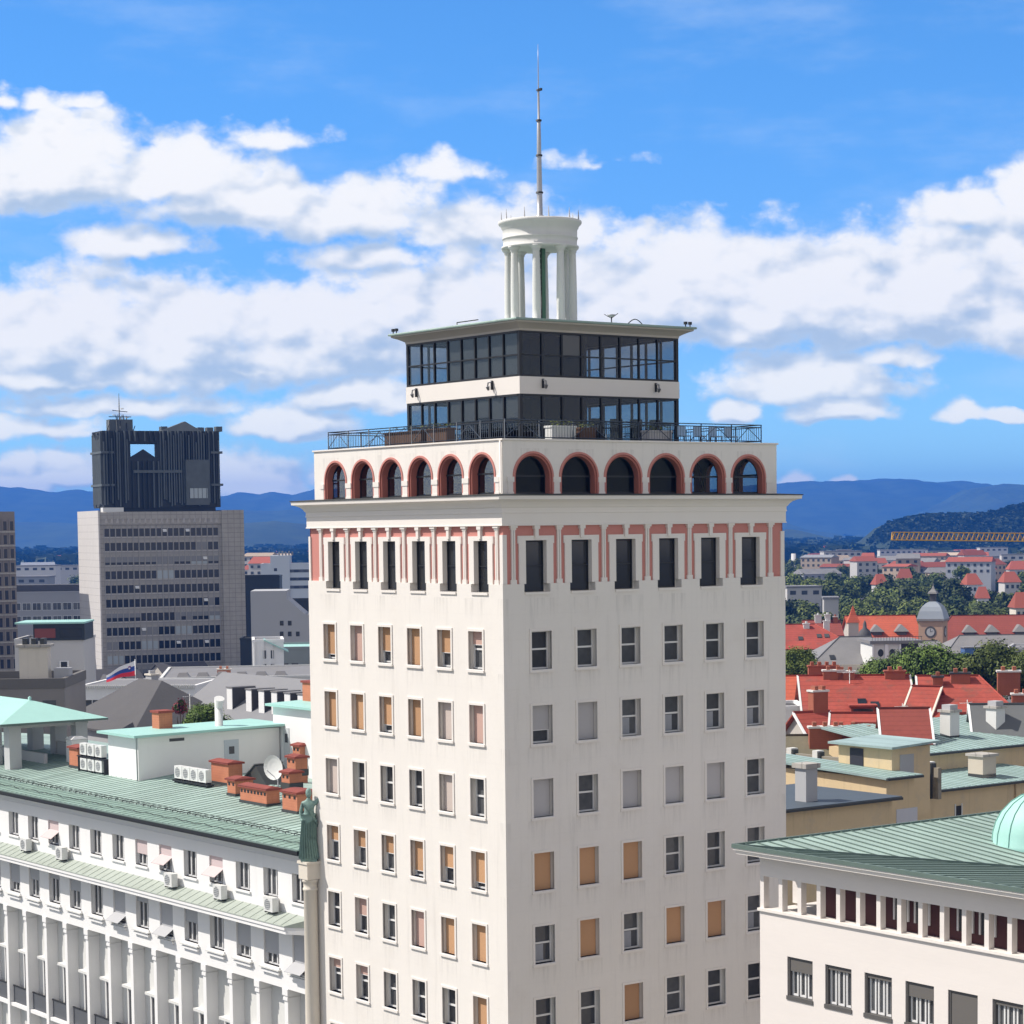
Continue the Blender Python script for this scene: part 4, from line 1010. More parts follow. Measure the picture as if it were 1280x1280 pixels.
def ac_unit(x, y, z, label, grp, s=1.0, rz=0.0):
    t = gthing('air_conditioner', label, 'air conditioner', x, y, z, grp, rz)
    if not ACM:
        m = MB(); m.box(0, .85, 0, .36, .08, .78, ACW); m.box(.05, .15, .02, .34, 0, .08, BLACKM); m.box(.7, .8, .02, .34, 0, .08, BLACKM); ACM['c'] = m.mesh('casing')
        m = MB(); q = [( .36+.27*math.cos(a*math.pi/8), -.012, .43+.27*math.sin(a*math.pi/8)) for a in range(16)]; m.face(q, mat('grey_grille', (.22, .23, .24), .7, .1, 8, .2))
        for k in range(5): m.box(.10, .62, -.022, -.014, .22+.1*k, .235+.1*k, ACW)
        ACM['g'] = m.mesh('grille')
    c = link('casing', ACM['c'], t); g = link('grille', ACM['g'], t); c.scale = g.scale = (s, s, s)
    return t
for r in range(2):
    for c in range(3):
        ac_unit(-56.6+1.15*c, 5.75+.25*c*0, lroof(5.9)+.05+1.02*r, 'white air conditioner in the %s row of the rack, %s' % (('lower', 'upper')[r], ('nearest the brick chimney', 'middle one', 'nearest the white rooftop house')[c]), 'air conditioners stacked by the rooftop house', 1.12)
for c in range(4):
    ac_unit(-45.0+1.05*c, 6.75, lroof(6.8)+.22, 'air conditioner in the row of four before a chimney, ' + ('leftmost', 'second from left', 'third from left', 'rightmost')[c], 'air conditioners in a row on the green roof', 1.15)
m = MB(); m.box(-57, -52.9, 5.7, 6.2, lroof(5.9)+1.0, lroof(5.9)+1.06, BLACKM)
for x in (-56.9, -54.9, -53.0):
    m.box(x-.04, x+.04, 5.75, 6.2, lroof(5.7)-.1, lroof(5.9)+1.0, BLACKM)
o = m.build('equipment_rack', None, (0, 0, 0), PHI); tag(o, 'black steel rack that carries the stacked air conditioners on the green roof', 'rack')
m = MB(); m.box(-45.2, -40.6, 6.7, 7.2, lroof(6.8)+.1, lroof(6.8)+.22, BLACKM)
for x in (-45, -43.6, -42.2, -40.8): m.box(x-.04, x+.04, 6.75, 7.15, lroof(6.7)-.1, lroof(6.8)+.1, BLACKM)
o = m.build('equipment_rack', None, (0, 0, 0), PHI); tag(o, 'low black rack under the row of four air conditioners on the green roof', 'rack')
for c, (x, s) in enumerate(((-52.6, 'second from the left end'), (-47.3, 'farthest left but one window bay'), (-32.8, 'at the downpipe'), (-27.0, 'between the pink awning and the right end'), (-21.4, 'nearest the corner pilaster'))):
    ac_unit(x, -.62, 24.22, 'white air conditioner standing on the narrow green ledge, ' + ('leftmost of the five', 'second of the five', 'third of the five', 'fourth of the five', 'nearest the corner pilaster')[c], 'air conditioners on the green ledge', 1.1)

# white rooftop house
def flat_house(name, label, cat, x0, x1, y0, y1, zb, zt, wm_, rm, over=.5, tilt=.0, group=None, th=.16):
    t = gthing(name, label, cat, x0, y0, zb, group)
    lx, ly, h = x1-x0, y1-y0, zt-zb
    m = MB(); m.box(0, lx, 0, ly, 0, h, wm_); m.build('wall', t)
    m = MB(); o = over
    z = [h+.003, h+.003, h+tilt, h+tilt]
    P_ = [(-o, -o), (lx+o, -o), (lx+o, ly+o), (-o, ly+o)]
    m.hexa([(p[0], p[1], zz) for p, zz in zip(P_, z)]+[(p[0], p[1], zz+th) for p, zz in zip(P_, z)], rm)
    r = m.build('roof', t); return t, r, lx, ly, h
zb = lroof(5.9)-.2
t, r, lx, ly, h = flat_house('rooftop_house', 'white rooftop house with a thin turquoise roof and a grey door on the green roof', 'rooftop house', -52.6, -48.3, 5.9, 16.6, zb, zb+3.05, WHITEP, TURQ, .55, .12)
m = MB(); m.box(lx-.02, lx+.04, 6.4, 7.5, .3, 2.45, mat('grey_door', (.50, .54, .58), .6, .05)); m.box(lx+.041, lx+.06, 6.75, 7.15, 1.5, 2.0, GLASS); m.build('door', t)
m = MB(); m.box(lx-.01, lx+.02, 2.3, 3.4, 2.62, 2.82, SLATED); m.build('vent', t)
m = MB(); m.tube([(lx+.0, -.12, h), (lx+.02, -.10, .1)], .05, MASTM); m.build('downpipe', t)
m = MB(); m.box(.6, 1.6, 3.0, 4.0, h+.1, h+1.25, BRICK); m.box(.5, 1.7, 2.9, 4.1, h+1.25, h+1.4, TILED); m.build('chimney', t)
m = MB(); m.tube([(2.6, 7.0, h), (2.6, 7.0, h+1.5)], .28, ACW, 10); m.tube([(2.6, 7.0, h+1.5), (2.9, 6.9, h+2.1)], [.28, .36], ACW, 10); m.build('flue', t)
# open belvedere with turquoise roof at the left end
bz = lroof(4)-.2
t = gthing('rooftop_belvedere', 'open grey stone belvedere with turquoise hipped roof on the white building', 'pavilion', -76.0, 3.4, bz)
PIER = mat('grey_pier', (.50, .50, .50), .85, .06, .5, .03, streak=.1)
m = MB(); L_, D_ = 13.2, 6.0
for (x, y, w, d_) in ((L_-.9, 0, .9, .9), (L_-4.3, 0, .95, .95), (L_-8.2, 0, .95, .95), (L_-.85, D_-.9, .85, .9), (L_-4.3, D_-.9, .9, .9), (L_-8.2, D_-.9, .9, .9), (0, 0, .9, .9)):
    m = MB(); m.box(x, x+w, y, y+d_, 0, 3.3, PIER); m.box(x-.05, x+w+.05, y-.05, y+d_+.05, 3.05, 3.2, PIER); m.build('pier', t)
m = MB(); m.box(0, L_, 2.6, 2.85, 0, 1.1, PIER); m.box(L_-3.6, L_-1.0, 5.2, 5.4, 0, 1.6, PIER); m.box(0, L_, 0, D_, 0, .12, PIER); m.box(.3, L_-.3, .15, .75, 3.0, 3.3, PIER); m.box(L_-.75, L_-.15, .9, D_-.9, 3.0, 3.3, PIER); m.build('low_wall', t)
m = MB(); ov = 1.1
A_ = [(-ov, -ov, 3.32), (L_+ov, -ov, 3.32), (L_+ov, D_+ov, 3.32), (-ov, D_+ov, 3.32)]
m.hexa(A_+[(p[0], p[1], 3.46) for p in A_], COPPERD)
B_ = [(D_*.5, D_*.5, 4.75), (L_-D_*.5, D_*.5, 4.75)]
A2 = [(p[0], p[1], 3.465) for p in A_]
m.face([A2[0], A2[1], B_[1], B_[0]], TURQ); m.face([A2[1], A2[2], B_[1]], TURQ); m.face([A2[2], A2[3], B_[0], B_[1]], TURQ); m.face([A2[3], A2[0], B_[0]], TURQ)
m.lathe([(.10, 4.7), (.14, 4.9), (.03, 5.0)], 8, TURQ, (B_[1][0], B_[1][1]))
m.build('roof', t)
t = gthing('water_tank', 'white box-shaped tank beside the belvedere on the green roof', 'tank', -61.8, 7.2, lroof(7)-.2)
m = MB(); m.box(0, .95, 0, 1.2, 0, 1.85, ACW); m.build('body', t, bevel=.05)
m = MB(); m.hexa([(-.05, -.05, 1.85), (1.0, -.05, 1.85), (1.0, 1.25, 1.85), (-.05, 1.25, 1.85), (.1, .3, 2.05), (.85, .3, 2.05), (.85, .9, 2.05), (.1, .9, 2.05)], ACW); m.build('lid', t)
# satellite dish and slanted skylight
t = gthing('satellite_dish', 'white satellite dish behind the long low brick chimney', 'satellite dish', -36.6, 9.4, lroof(9.4), rz=rad(15))
m = MB(); pr = [(.001, 0), (.3, .02), (.6, .09), (.82, .19)]
k0 = 20
for a in range(k0):
    for q in range(3):
        (r0, h0), (r1, h1) = pr[q], pr[q+1]
        a0, a1 = 2*math.pi*a/k0, 2*math.pi*(a+1)/k0
        P_ = lambda r, h_, an: (r*math.cos(an), -h_*.9-.15, 1.2+r*math.sin(an)*.95-h_*.0)
        m.face([P_(r0, h0, a0), P_(r1, h1, a0), P_(r1, h1, a1), P_(r0, h0, a1)], ACW, True)
m.build('dish', t)
m = MB(); m.tube([(0, .1, 0), (0, .0, 1.2)], .05, MASTM); m.tube([(0, -.2, .6), (0, -.9, 1.1)], .025, MASTM); m.build('mount', t)
t = gthing('roof_skylight', 'dark slanted skylight with pale sheet-metal flaps behind the brick chimneys', 'skylight', -40.6, 9.2, lroof(9)-.1)
m = MB(); m.hexa([(0, 0, 0), (3.2, 0, 0), (3.2, 2, 0), (0, 2, 0), (1.6, 0, 1.25), (1.75, 0, 1.25), (1.75, 2, 1.25), (1.6, 2, 1.25)], LEAD)
m.hexa([(-.2, -.08, .02), (1.65, -.08, 1.32), (1.65, 2.1, 1.32), (-.2, 2.1, .02), (-.2, -.08, .08), (1.65, -.08, 1.38), (1.65, 2.1, 1.38), (-.2, 2.1, .08)], SLATEP); m.build('hood', t)

# ================================================================== travertine building at the right
YF, XC = 1.767, 15.43
RB = gthing('palace_building', 'pale travertine building with open loggia and green copper valley roof at the lower right', 'building', 0, 0)
TR_ = lambda u, z, d: (XC+u, YF+d, z)
LENR, DEP = 46.0, 30.0
mb = MB()
WX = [1.64+2.21*k for k in range(20)]
holes = [(x, x+1.49, 25.38, 27.08) for x in WX] + [(x, x+1.49, 21.5, 23.2) for x in WX]
wall_holes(mb, TR_, 0, LENR, 0, 28.78, holes, .30, TRAV)
mb.bt(TR_, -.06, LENR, 28.79, 28.90, -.10, .30, STONE2)
mb.face([TR_(0, 0, 0), TR_(0, 0, DEP), TR_(0, 28.78, DEP), TR_(0, 28.78, 0)], TRAV)
mb.bt(TR_, 0, LENR, 30.26, 31.2, 0, .32, TRAV)
mb.bt(TR_, 0, .32, 30.26, 31.2, .32, DEP, TRAV)
mb.face([TR_(0, 28.8, 0.3), TR_(LENR, 28.8, 0.3), TR_(LENR, 28.8, DEP), TR_(0, 28.8, DEP)], TRAV)
mb.build('wall', RB)
pmx = MB(); pmx.bt(lambda u, z, d: (u, d, z), 0, .22, 0, 1.358, .02, .32, TRAV); pmx = pmx.mesh('pier')
for k in range(40): link('pier', pmx, RB, (XC+1.115*k, YF, 28.902))
for k in range(1, 9): link('pier', pmx, RB, (XC+.3, YF+.3+1.6*k, 28.902), math.pi/2)
mb = MB()
mb.bt(TR_, 3.0, LENR, 28.81, 31.1, .95, 1.2, MAROON); mb.bt(TR_, 2.7, 3.0, 28.81, 31.1, .95, DEP, MAROON)
for k in (5, 6, 8, 9, 12, 16, 20): 
    u = 1.115*k+1.2; mb.bt(TR_, u+.0, u+.08, 29.2, 30.6, .87, .94, SASH); mb.bt(TR_, u+.75, u+.83, 29.2, 30.6, .87, .94, SASH); mb.face([TR_(u+.08, 29.2, .92), TR_(u+.75, 29.2, .92), TR_(u+.75, 30.6, .92), TR_(u+.08, 30.6, .92)], GLASS)
mb.build('loggia_wall', RB)
fr = MB(); d = .16; w, h = 1.49, 1.70
DF = mat('dark_window_frame', (.10, .095, .09), .6, .1, 1, 0)
fr.bt(FL, 0, .09, 0, h, .06, d+.10, DF); fr.bt(FL, w-.09, w, 0, h, .06, d+.1, DF); fr.bt(FL, .09, w-.09, h-.09, h, .06, d+.1, DF); fr.bt(FL, -.03, w+.03, -.10, .07, -.04, d+.1, DF)
fr = fr.mesh('window')
sh = MB()
for q in (.12, .57, 1.02): 
    sh.bt(FL, q, q+.07, .08, h-.1, .18, .25, SASH); sh.bt(FL, q+.28, q+.35, .08, h-.1, .18, .25, SASH); sh.bt(FL, q+.07, q+.28, .08, .16, .18, .25, SASH); sh.bt(FL, q+.07, q+.28, h-.2, h-.1, .18, .25, SASH)
sh = sh.mesh('sash')
pn = MB(); pn.face([FL(.09, .06, .24), FL(w-.09, .06, .24), FL(w-.09, h-.08, .24), FL(.09, h-.08, .24)], GLASSB); pn = pn.mesh('pane')
BRB = mat('brown_roller', (.13, .12, .11), .8, .05, 1, 0, joints=(0, .06, .008), jcol=.8)
def rollb(f):
    m = MB(); m.bt(FL, .09, w-.09, h*(1-f), h-.09, .09, .12, BRB); return m.mesh('blind')
rb = {.35: rollb(.35), .12: rollb(.12), .97: rollb(.97)}
RF = [.35, .12, .12, .35, .97, .12, .35, .97, .12, .12]+[.12]*10
for k in range(14):
    o = link('window', fr, RB, (XC+WX[k], YF, 25.38)); link('sash', sh, o); link('pane', pn, o); link('blind', rb[RF[k]], o)
# eave and valley roof: both slopes fall inwards to a diagonal valley
EX, EY, EZ = XC-.76, YF-.90, 31.60
mb = MB(); sl_ = .10
X9, Y9 = EX+60, EY+34
def vz(x, y): return EZ-.06-sl_*min(x-EX, y-EY)
ns = 18
fr0 = [(EX+.12, EY+.12)]
V_ = (EX+20, EY+20)
mb.face([(EX+.1, EY+.1, vz(EX+.1, EY+.1)), (X9, EY+.1, vz(X9, EY+.1)), (X9, V_[1], vz(X9, V_[1])), (V_[0], V_[1], vz(*V_))], COPPERX)
mb.face([(EX+.1, EY+.1, vz(EX+.1, EY+.1)), (V_[0], V_[1], vz(*V_)), (V_[0], Y9, vz(V_[0], Y9)), (EX+.1, Y9, vz(EX+.1, Y9))], COPPERY)
def seam(a, b):
    za, zb_ = vz(*a)+.002, vz(*b)+.002
    dx, dy = (.035, 0) if abs(a[0]-b[0]) < 1e-6 else (0, .035)
    mb.hexa([(a[0], a[1], za), (a[0]+dx, a[1]+dy, za), (b[0]+dx, b[1]+dy, zb_), (b[0], b[1], zb_), (a[0], a[1], za+.05), (a[0]+dx, a[1]+dy, za+.05), (b[0]+dx, b[1]+dy, zb_+.05), (b[0], b[1], zb_+.05)], COPPERD)
for k in range(1, 90):
    q = .62*k
    if EX+q < X9: seam((EX+q, EY+.1), (EX+q, EY+min(q, 20)))
    if EY+q < Y9: seam((EX+.1, EY+q), (EX+min(q, 20), EY+q))
mb.tube([(EX+.1, EY+.1, vz(EX+.1, EY+.1)+.03), (V_[0], V_[1], vz(*V_)+.03)], .05, COPPERD, 5)
rf = mb.build('roof', RB)
m = MB()
m.box(EX, X9, EY, EY+.14, EZ-.17, EZ, COPPERD); m.box(EX, EX+.14, EY+.14, Y9, EZ-.17, EZ, COPPERD)
m.box(EX+.04, X9, EY+.04, EY+.2, EZ-.25, EZ-.172, STONE2); m.box(EX+.12, X9, EY+.12, EY+.5, EZ-.36, EZ-.252, STONE2)
m.box(EX+.04, EX+.2, EY+.2, Y9, EZ-.25, EZ-.172, STONE2)
m.hexa([(EX+.14, EY+.14, EZ-.42), (X9, EY+.14, EZ-.42), (X9, EY+1.2, EZ-.42), (EX+.14, EY+1.2, EZ-.42), (EX+.14, EY+.14, EZ-.362), (X9, EY+.14, EZ-.362), (X9, EY+1.2, EZ-.362), (EX+.14, EY+1.2, EZ-.362)], STONE2)
m.box(EX+.14, EX+1.2, EY+1.2, Y9, EZ-.42, EZ-.362, STONE2)
m.build('eave', rf)
# turquoise cupola
dc = (20.35, 13.6)
t = gthing('roof_cupola', 'turquoise ribbed copper cupola on the valley roof at the right edge', 'cupola', dc[0], dc[1], 30.0)
m = MB(); m.lathe([(2.0, 0), (2.0, .85)], 32, BLACKM); m.build('base', t)
m = MB(); m.lathe([(2.02, .80), (2.12, .86), (2.02, 1.05), (1.98, 1.5), (1.86, 1.95), (1.62, 2.4), (1.25, 2.8), (.8, 3.1), (.35, 3.25), (.02, 3.3)], 40, TURQ)
sh_ = m.build('shell', t)
m = MB(); prf = [(2.04, 1.02), (2.0, 1.5), (1.88, 1.95), (1.64, 2.4), (1.27, 2.8), (.82, 3.1), (.37, 3.25)]
for k in range(16):
    a = 2*math.pi*k/16; m.tube([(r*math.cos(a), r*math.sin(a), z) for r, z in prf], .022, mat('seam_copper', (.2, .42, .36), .6), 5)
m.build('rib', t)

# ================================================================== buildings further back
def win_strip(t, name, T, u0, u1, z0, z1, n, fw, fh, m=GLASSB, fr=None, proud=.04):
    """a row of windows on a far facade; every window is a part with its own pane and frame"""
    for k in range(n):
        c = u0+(u1-u0)*(k+.5)/n
        mb = MB()
        mb.bt(T, c-fw/2, c+fw/2, z0, z0+fh, -proud, .02, m)
        if fr is not None:
            e = .09
            mb.bt(T, c-fw/2-e, c-fw/2, z0-e, z0+fh+e, -proud-.05, .02, fr); mb.bt(T, c+fw/2, c+fw/2+e, z0-e, z0+fh+e, -proud-.05, .02, fr)
            mb.bt(T, c-fw/2, c+fw/2, z0-e, z0, -proud-.05, .02, fr); mb.bt(T, c-fw/2, c+fw/2, z0+fh, z0+fh+e, -proud-.05, .02, fr)
            mb.bt(T, c-.03, c+.03, z0, z0+fh, -proud-.02, .0, fr)
        mb.build(name, t)
def chimney_part(parent, x, y, z, lx, ly, h, m=BRICK, cap=None):
    mb = MB(); mb.box(x, x+lx, y, y+ly, z-1.2, z+h, m); c = mb.build('chimney', parent)
    mb = MB(); mb.box(x-.1, x+lx+.1, y-.1, y+ly+.1, z+h+.003, z+h+.16, cap or CREAM)
    n = max(1, int(lx/.7))
    for k in range(n):
        u = x+lx*(k+.5)/n; mb.box(u-.16, u+.16, y+.1, y+ly-.1, z+h+.161, z+h+.5, m)
    mb.build('cap', c); return c
def house(name, label, cat, P0, lu, lv, ze, rise, axis='u', wm_=WHITED, rm=TILE, hip=0.0, over=.45, rz=0.0, group=None, chim=(), win=None, skew=None, verge=None):
    """pitched roof house. P0: grid position of its nearest corner; lu along the street (towards -U), lv away from the viewer"""
    x, y = P0
    t = gthing(name, label, cat, x, y, 0, group, rz)
    m = MB(); m.box(-lu, 0, 0, lv, 0, ze, wm_)
    if axis == 'u':
        mid = lv/2
        if hip < .05:
            for xx in (-lu, 0): m.face([(xx, 0, ze), (xx, lv, ze), (xx, mid, ze+rise)], wm_)
    else:
        mid = -lu/2
        if hip < .05:
            for yy in (0, lv): m.face([(-lu, yy, ze), (0, yy, ze), (mid, yy, ze+rise)], wm_)
    m.build('wall', t)
    o = over; dz = rise/((lv if axis == 'u' else lu)/2)*o
    m = MB(); th = .18
    def slab(pts):
        m.face(pts, rm); m.face([(p[0], p[1], p[2]-th) for p in pts], rm)
        for i in range(len(pts)):
            a, b = pts[i], pts[(i+1) % len(pts)]; m.face([a, b, (b[0], b[1], b[2]-th), (a[0], a[1], a[2]-th)], verge or rm)
    zr = ze+rise+.12; zb = ze-dz+.12
    if axis == 'u':
        a0, a1 = -lu-o, o; h_ = hip
        slab([(a0, -o, zb), (a1, -o, zb), (a1-h_-(o if h_ else 0), lv/2, zr), (a0+h_+(o if h_ else 0), lv/2, zr)])
        slab([(a1, lv+o, zb), (a0, lv+o, zb), (a0+h_+(o if h_ else 0), lv/2, zr), (a1-h_-(o if h_ else 0), lv/2, zr)])
        if h_:
            slab([(a1, -o, zb), (a1, lv+o, zb), (a1-h_-o, lv/2, zr)]); slab([(a0, lv+o, zb), (a0, -o, zb), (a0+h_+o, lv/2, zr)])
    else:
        b0, b1 = -o, lv+o; h_ = hip
        slab([(o, b0, zb), (o, b1, zb), (-lu/2, b1-h_-(o if h_ else 0), zr), (-lu/2, b0+h_+(o if h_ else 0), zr)])
        slab([(-lu-o, b1, zb), (-lu-o, b0, zb), (-lu/2, b0+h_+(o if h_ else 0), zr), (-lu/2, b1-h_-(o if h_ else 0), zr)])
        if h_:
            slab([(-lu-o, b0, zb), (o, b0, zb), (-lu/2, b0+h_+o, zr)]); slab([(o, b1, zb), (-lu-o, b1, zb), (-lu/2, b1-h_-o, zr)])
    r = m.build('roof', t)
    for c in chim: chimney_part(r, *c)
    if win:
        for (side, z0, n, fw, fh) in win:
            if side == 'S': win_strip(t, 'window', lambda u, z, d: (u, d, z), -lu+.6, -.6, z0, z0+fh, n, fw, fh, fr=SASH)
            else: win_strip(t, 'window', lambda u, z, d: (-d, u, z), .6, lv-.6, z0, z0+fh, n, fw, fh, fr=SASH)
    return t, r
def block(name, label, cat, P0, lu, lv, h, wm_=WHITED, rm=SLATEP, rz=0.0, group=None, win=None, parapet=.5, fr=None, frm=None):
    x, y = P0
    t = gthing(name, label, cat, x, y, 0, group, rz)
    m = MB(); m.box(-lu, 0, 0, lv, 0, h, wm_); m.build('wall', t)
    m = MB()
    ring(m, [(.0, h), (.08, h+.001), (.08, h+parapet), (-.3, h+parapet), (-.3, h+.12)], -lu, 0, 0, lv, frm or wm_)
    m.face([(-lu+.3, .3, h+.12), (-.3, .3, h+.12), (-.3, lv-.3, h+.12), (-lu+.3, lv-.3, h+.12)], rm); r = m.build('roof', t)
    for (side, z0, n, fw, fh) in (win or ()):
        T = (lambda u, z, d: (u, d, z)) if side == 'S' else (lambda u, z, d: (-d, u, z))
        a, b = (-lu+.6, -.6) if side == 'S' else (.6, lv-.6)
        win_strip(t, 'window', T, a, b, z0, z0+fh, n, fw, fh, fr=fr)
    return t, r
def g2(px, py, D):
    p = gl(px, py, D); return (p.x, p.y), p.z

# ---------------- concrete office tower with blackened crown, left
def office_tower(label, px, D, lu_px, lv, crown, cat='skyscraper'):
    (x, y), ztop = g2(px, 634, D)
    t = gthing('office_tower', label, cat, x, y, 0, None, TROT)
    return t, ztop
TD = 500.0
TROT = 0.40
def span(p, rz, px1):
    """length along a direction until the picture column px1 is reached"""
    d = Vector((math.cos(rz), math.sin(rz), 0)); lo, hi = 0.0, 300.0
    for _ in range(50):
        md = (lo+hi)/2; w = p+d*md-CAM
        if CX+FPX*w.dot(CR)/w.dot(CF) < px1: lo = md
        else: hi = md
    return lo
p0 = at(124, 640, TD)
t = thing('office_tower', 'grey concrete office tower with a blackened steel crown standing far left', 'skyscraper', (p0.x, p0.y, 0), TROT)
LW_ = span(p0, TROT, 301); ZT_ = p0.z; LD_ = 20.5
PXM = LW_/177.0
m = MB(); m.box(0, LW_, 0, LD_, 0, ZT_, CONC)
ring(m, [(.0, ZT_-3.0), (.25, ZT_-2.9), (.25, ZT_-.1), (0, ZT_)], 0, LW_, 0, LD_, CONC)
m.box(LW_-4.6, LW_+.5, -.55, LD_-.01, 0, ZT_+.2, CONC)
m.build('wall', t)
m = MB(); m.box(-.35, -.01, -.35, LD_+.3, 0, ZT_+.3, CONCP); m.build('end_wall', t)
m = MB(); rnd = random.Random(2)
for k in range(21):
    u = .8+(LW_-6.0)*(k+.5)/21; m.hexa([(u-.35, -.3, ZT_-2.5), (u+.35, -.3, ZT_-2.5), (u+.35, -.24, ZT_-2.5), (u-.35, -.24, ZT_-2.5), (u-.1, -.75, ZT_-1.5), (u+.1, -.75, ZT_-1.5), (u+.1, -.24, ZT_-1.5), (u-.1, -.24, ZT_-1.5)], CONCP)
m.build('frieze', t)
LIGHTP = mat('pale_lowered_blind', (.42, .47, .49), .6, .1, 1, 0)
GREYP = mat('grey_closed_blind', (.25, .25, .25), .8, .1, 1, 0)
WINB = mat('office_glass', (.022, .024, .028), .12, .3, 1, 0)
for j in range(13):
    z1 = ZT_-3.6-3.12*j
    mode = j % 4
    mb = MB(); ml = MB(); n = 20; kinds = []
    for k in range(n):
        u0 = .9+(LW_-6.2)*k/n; u1 = .9+(LW_-6.2)*(k+1)/n
        q = rnd.random(); run = ((k//3)*7+j*5) % 9
        h = 1.75
        m_ = WINB
        if mode == 2: h = .8 if run < 6 else 1.75
        if run == 0 and j not in (0, 4): m_ = LIGHTP
        elif run == 4 and q < .7: m_ = GREYP
        if j == 2: h = .55
        mb.box(u0+.14, u1-.14, -.03, .02, z1-1.85, z1-1.85+h, m_)
        if h < 1.7: ml.box(u0+.1, u1-.1, -.05, .02, z1-1.84+h, z1-.1, GREYP)
        if rnd.random() < .05: ml.hexa([(u0+.2, -.45, z1-.9), (u1-.2, -.45, z1-.9), (u1-.2, -.05, z1-.3), (u0+.2, -.05, z1-.3), (u0+.2, -.45, z1-.86), (u1-.2, -.45, z1-.86), (u1-.2, -.05, z1-.26), (u0+.2, -.05, z1-.26)], ACW)
    ml.box(.7, LW_-5.1, -.10, .02, z1-2.1, z1-1.95, CONCP)
    o = mb.build('window_band', t); ml.build('blind', o)
RIBT = mat('pale_rib', (.36, .345, .325), .9, .15, .3, .1)
for k in range(21):
    u = .9+(LW_-6.2)*k/20; m = MB(); m.box(u-.09, u+.09, -.16, .0, 0, ZT_-3.05, RIBT); m.build('rib', t)
for j in range(13):
    z1 = ZT_-3.6-3.12*j
    m = MB(); m.box(.85, LW_-5.2, -.06, -.005, z1-2.75, z1-2.35, RIBT); m.build('spandrel', t)
# crown
cz0, cz1 = ZT_+.9, at(200, 537, TD).z
q0 = PXM*7; q1 = PXM*153; CD0, CD1 = 1.0, 11.0
cr = MB()
cr.box(q0+1.2, q1-1.0, 1.6, CD1-.5, ZT_-.2, cz0+.4, BLACKC)
hx0, hx1, hz0, hz1 = PXM*41, PXM*74, at(180, 571, TD).z, at(180, 552, TD).z
for (a, b, c, d) in ((q0, hx0, cz0, cz1), (hx1, q1, cz0, cz1), (hx0, hx1, cz0, hz0), (hx0, hx1, hz1, cz1)):
    cr.box(a+.001, b-.001, 1.0, 3.0, c+.001, d-.001, BLACKC)
    g_ = lambda u: u if u in (q0, q1) else u+(CD1-3)*.25
    cr.box(g_(a)+.001, g_(b)-.001, CD1-2.0, CD1, c+.001, d-.001, BLACKC)
cr.box(q0+.002, q0+1.5, 3.0, CD1-2.0, cz0, cz1-.01, BLACKC); cr.box(q1-1.5, q1-.002, 3.0, CD1-2.0, cz0, cz1-.01, BLACKC)
cr.box(q0+.02, hx0-1.0, 3.0, CD1-2.0, cz1-.6, cz1-.02, BLACKC); cr.box(hx1+5, q1-.02, 3.0, CD1-2.0, cz1-.6, cz1-.02, BLACKC); cr.box(q0+.02, q1-.02, 3.0, CD1-2.0, cz0+.01, cz0+.5, BLACKC)
# jagged fins, recesses and ribs
STG = mat('weathered_rib', (.10, .115, .12), .6, .3, .5, .1)
for k in range(46):
    u = q0+(q1-q0)*(k+.5)/46; h = rnd.uniform(.25, 1.0)
    if hx0-.3 < u < hx1+.3: zlo, zhi = (cz0, hz0-.8) if k % 2 else (hz1+.3, cz1)
    else: zlo, zhi = cz0+rnd.uniform(0, 2), cz1-rnd.uniform(0, 3)*(k % 3 == 0)
    mm = STG if rnd.random() < .62 else BLACKC
    if k % 3 == 1: cr.box(q0-.35, q0+.02, 1.4+CD1*.8*k/46, 1.7+CD1*.8*k/46, cz0+rnd.uniform(0, 1), cz1-rnd.uniform(0, 2), STG)
    if zhi-zlo > 1: cr.box(u-.14, u+.14, 1.0-h*.9, 1.02, zlo, zhi, mm)
for (zz) in (cz1-5.0, cz1-12.2):
    cr.box(q0-.5, q0+2.4, .3, CD1, zz, zz+.5, STG); cr.box(q1-2.2, q1+.5, .3, CD1, zz, zz+.5, STG)
cr.box(hx0+.5, hx1+5.5, .15, 1.05, hz0-3.4, hz0-2.8, STG)
cr.box(hx1+6.2, hx1+11.5, -.3, 1.05, cz0+.5, hz0-.5, STG)
cr.hexa([(hx1+1, .9, cz1), (q1-4, .9, cz1), (q1-4, 6, cz1), (hx1+1, 6, cz1), (hx1+6, 2, cz1+1.8), (q1-7.5, 2, cz1+2.2), (q1-7.5, 5, cz1+2.2), (hx1+6, 5, cz1+1.8)], STG)
for k in range(7): cr.box(hx1+1.5+2.1*k, hx1+2.9+2.1*k, 2.4, 4.4, cz1, cz1+rnd.uniform(.5, 1.3), STG)
# ragged edge left hanging in the opening
cr.hexa([(hx0, 2, hz0), (hx1, 2, hz0), (hx1, 2.4, hz0), (hx0, 2.4, hz0), (hx0+1.6, 2, hz0+.9), (hx0+3.2, 2, hz0+1.9), (hx0+3.2, 2.4, hz0+1.9), (hx0+1.6, 2.4, hz0+.9)], BLACKC)
cr.build('crown', t)
m = MB(); m.face([(hx1+6.9, -.33, cz0+2), (hx1+11, -.33, cz0+2), (hx1+11, -.33, cz0+4.2), (hx1+6.9, -.33, cz0+4.2)], LIGHTP); m.face([(hx1+.6, .93, cz0+2.2), (hx1+4.6, .93, cz0+2.2), (hx1+4.6, .93, cz0+4.4), (hx1+.6, .93, cz0+4.4)], GLASSB)
for k in range(5): m.box(hx1+6.9+.95*k, hx1+7.0+.95*k, -.36, -.30, cz0+2, cz0+4.2, BLACKC)
m.build('window', t)
ax = PXM*34
m = MB(); zt = at(159, 489, TD).z
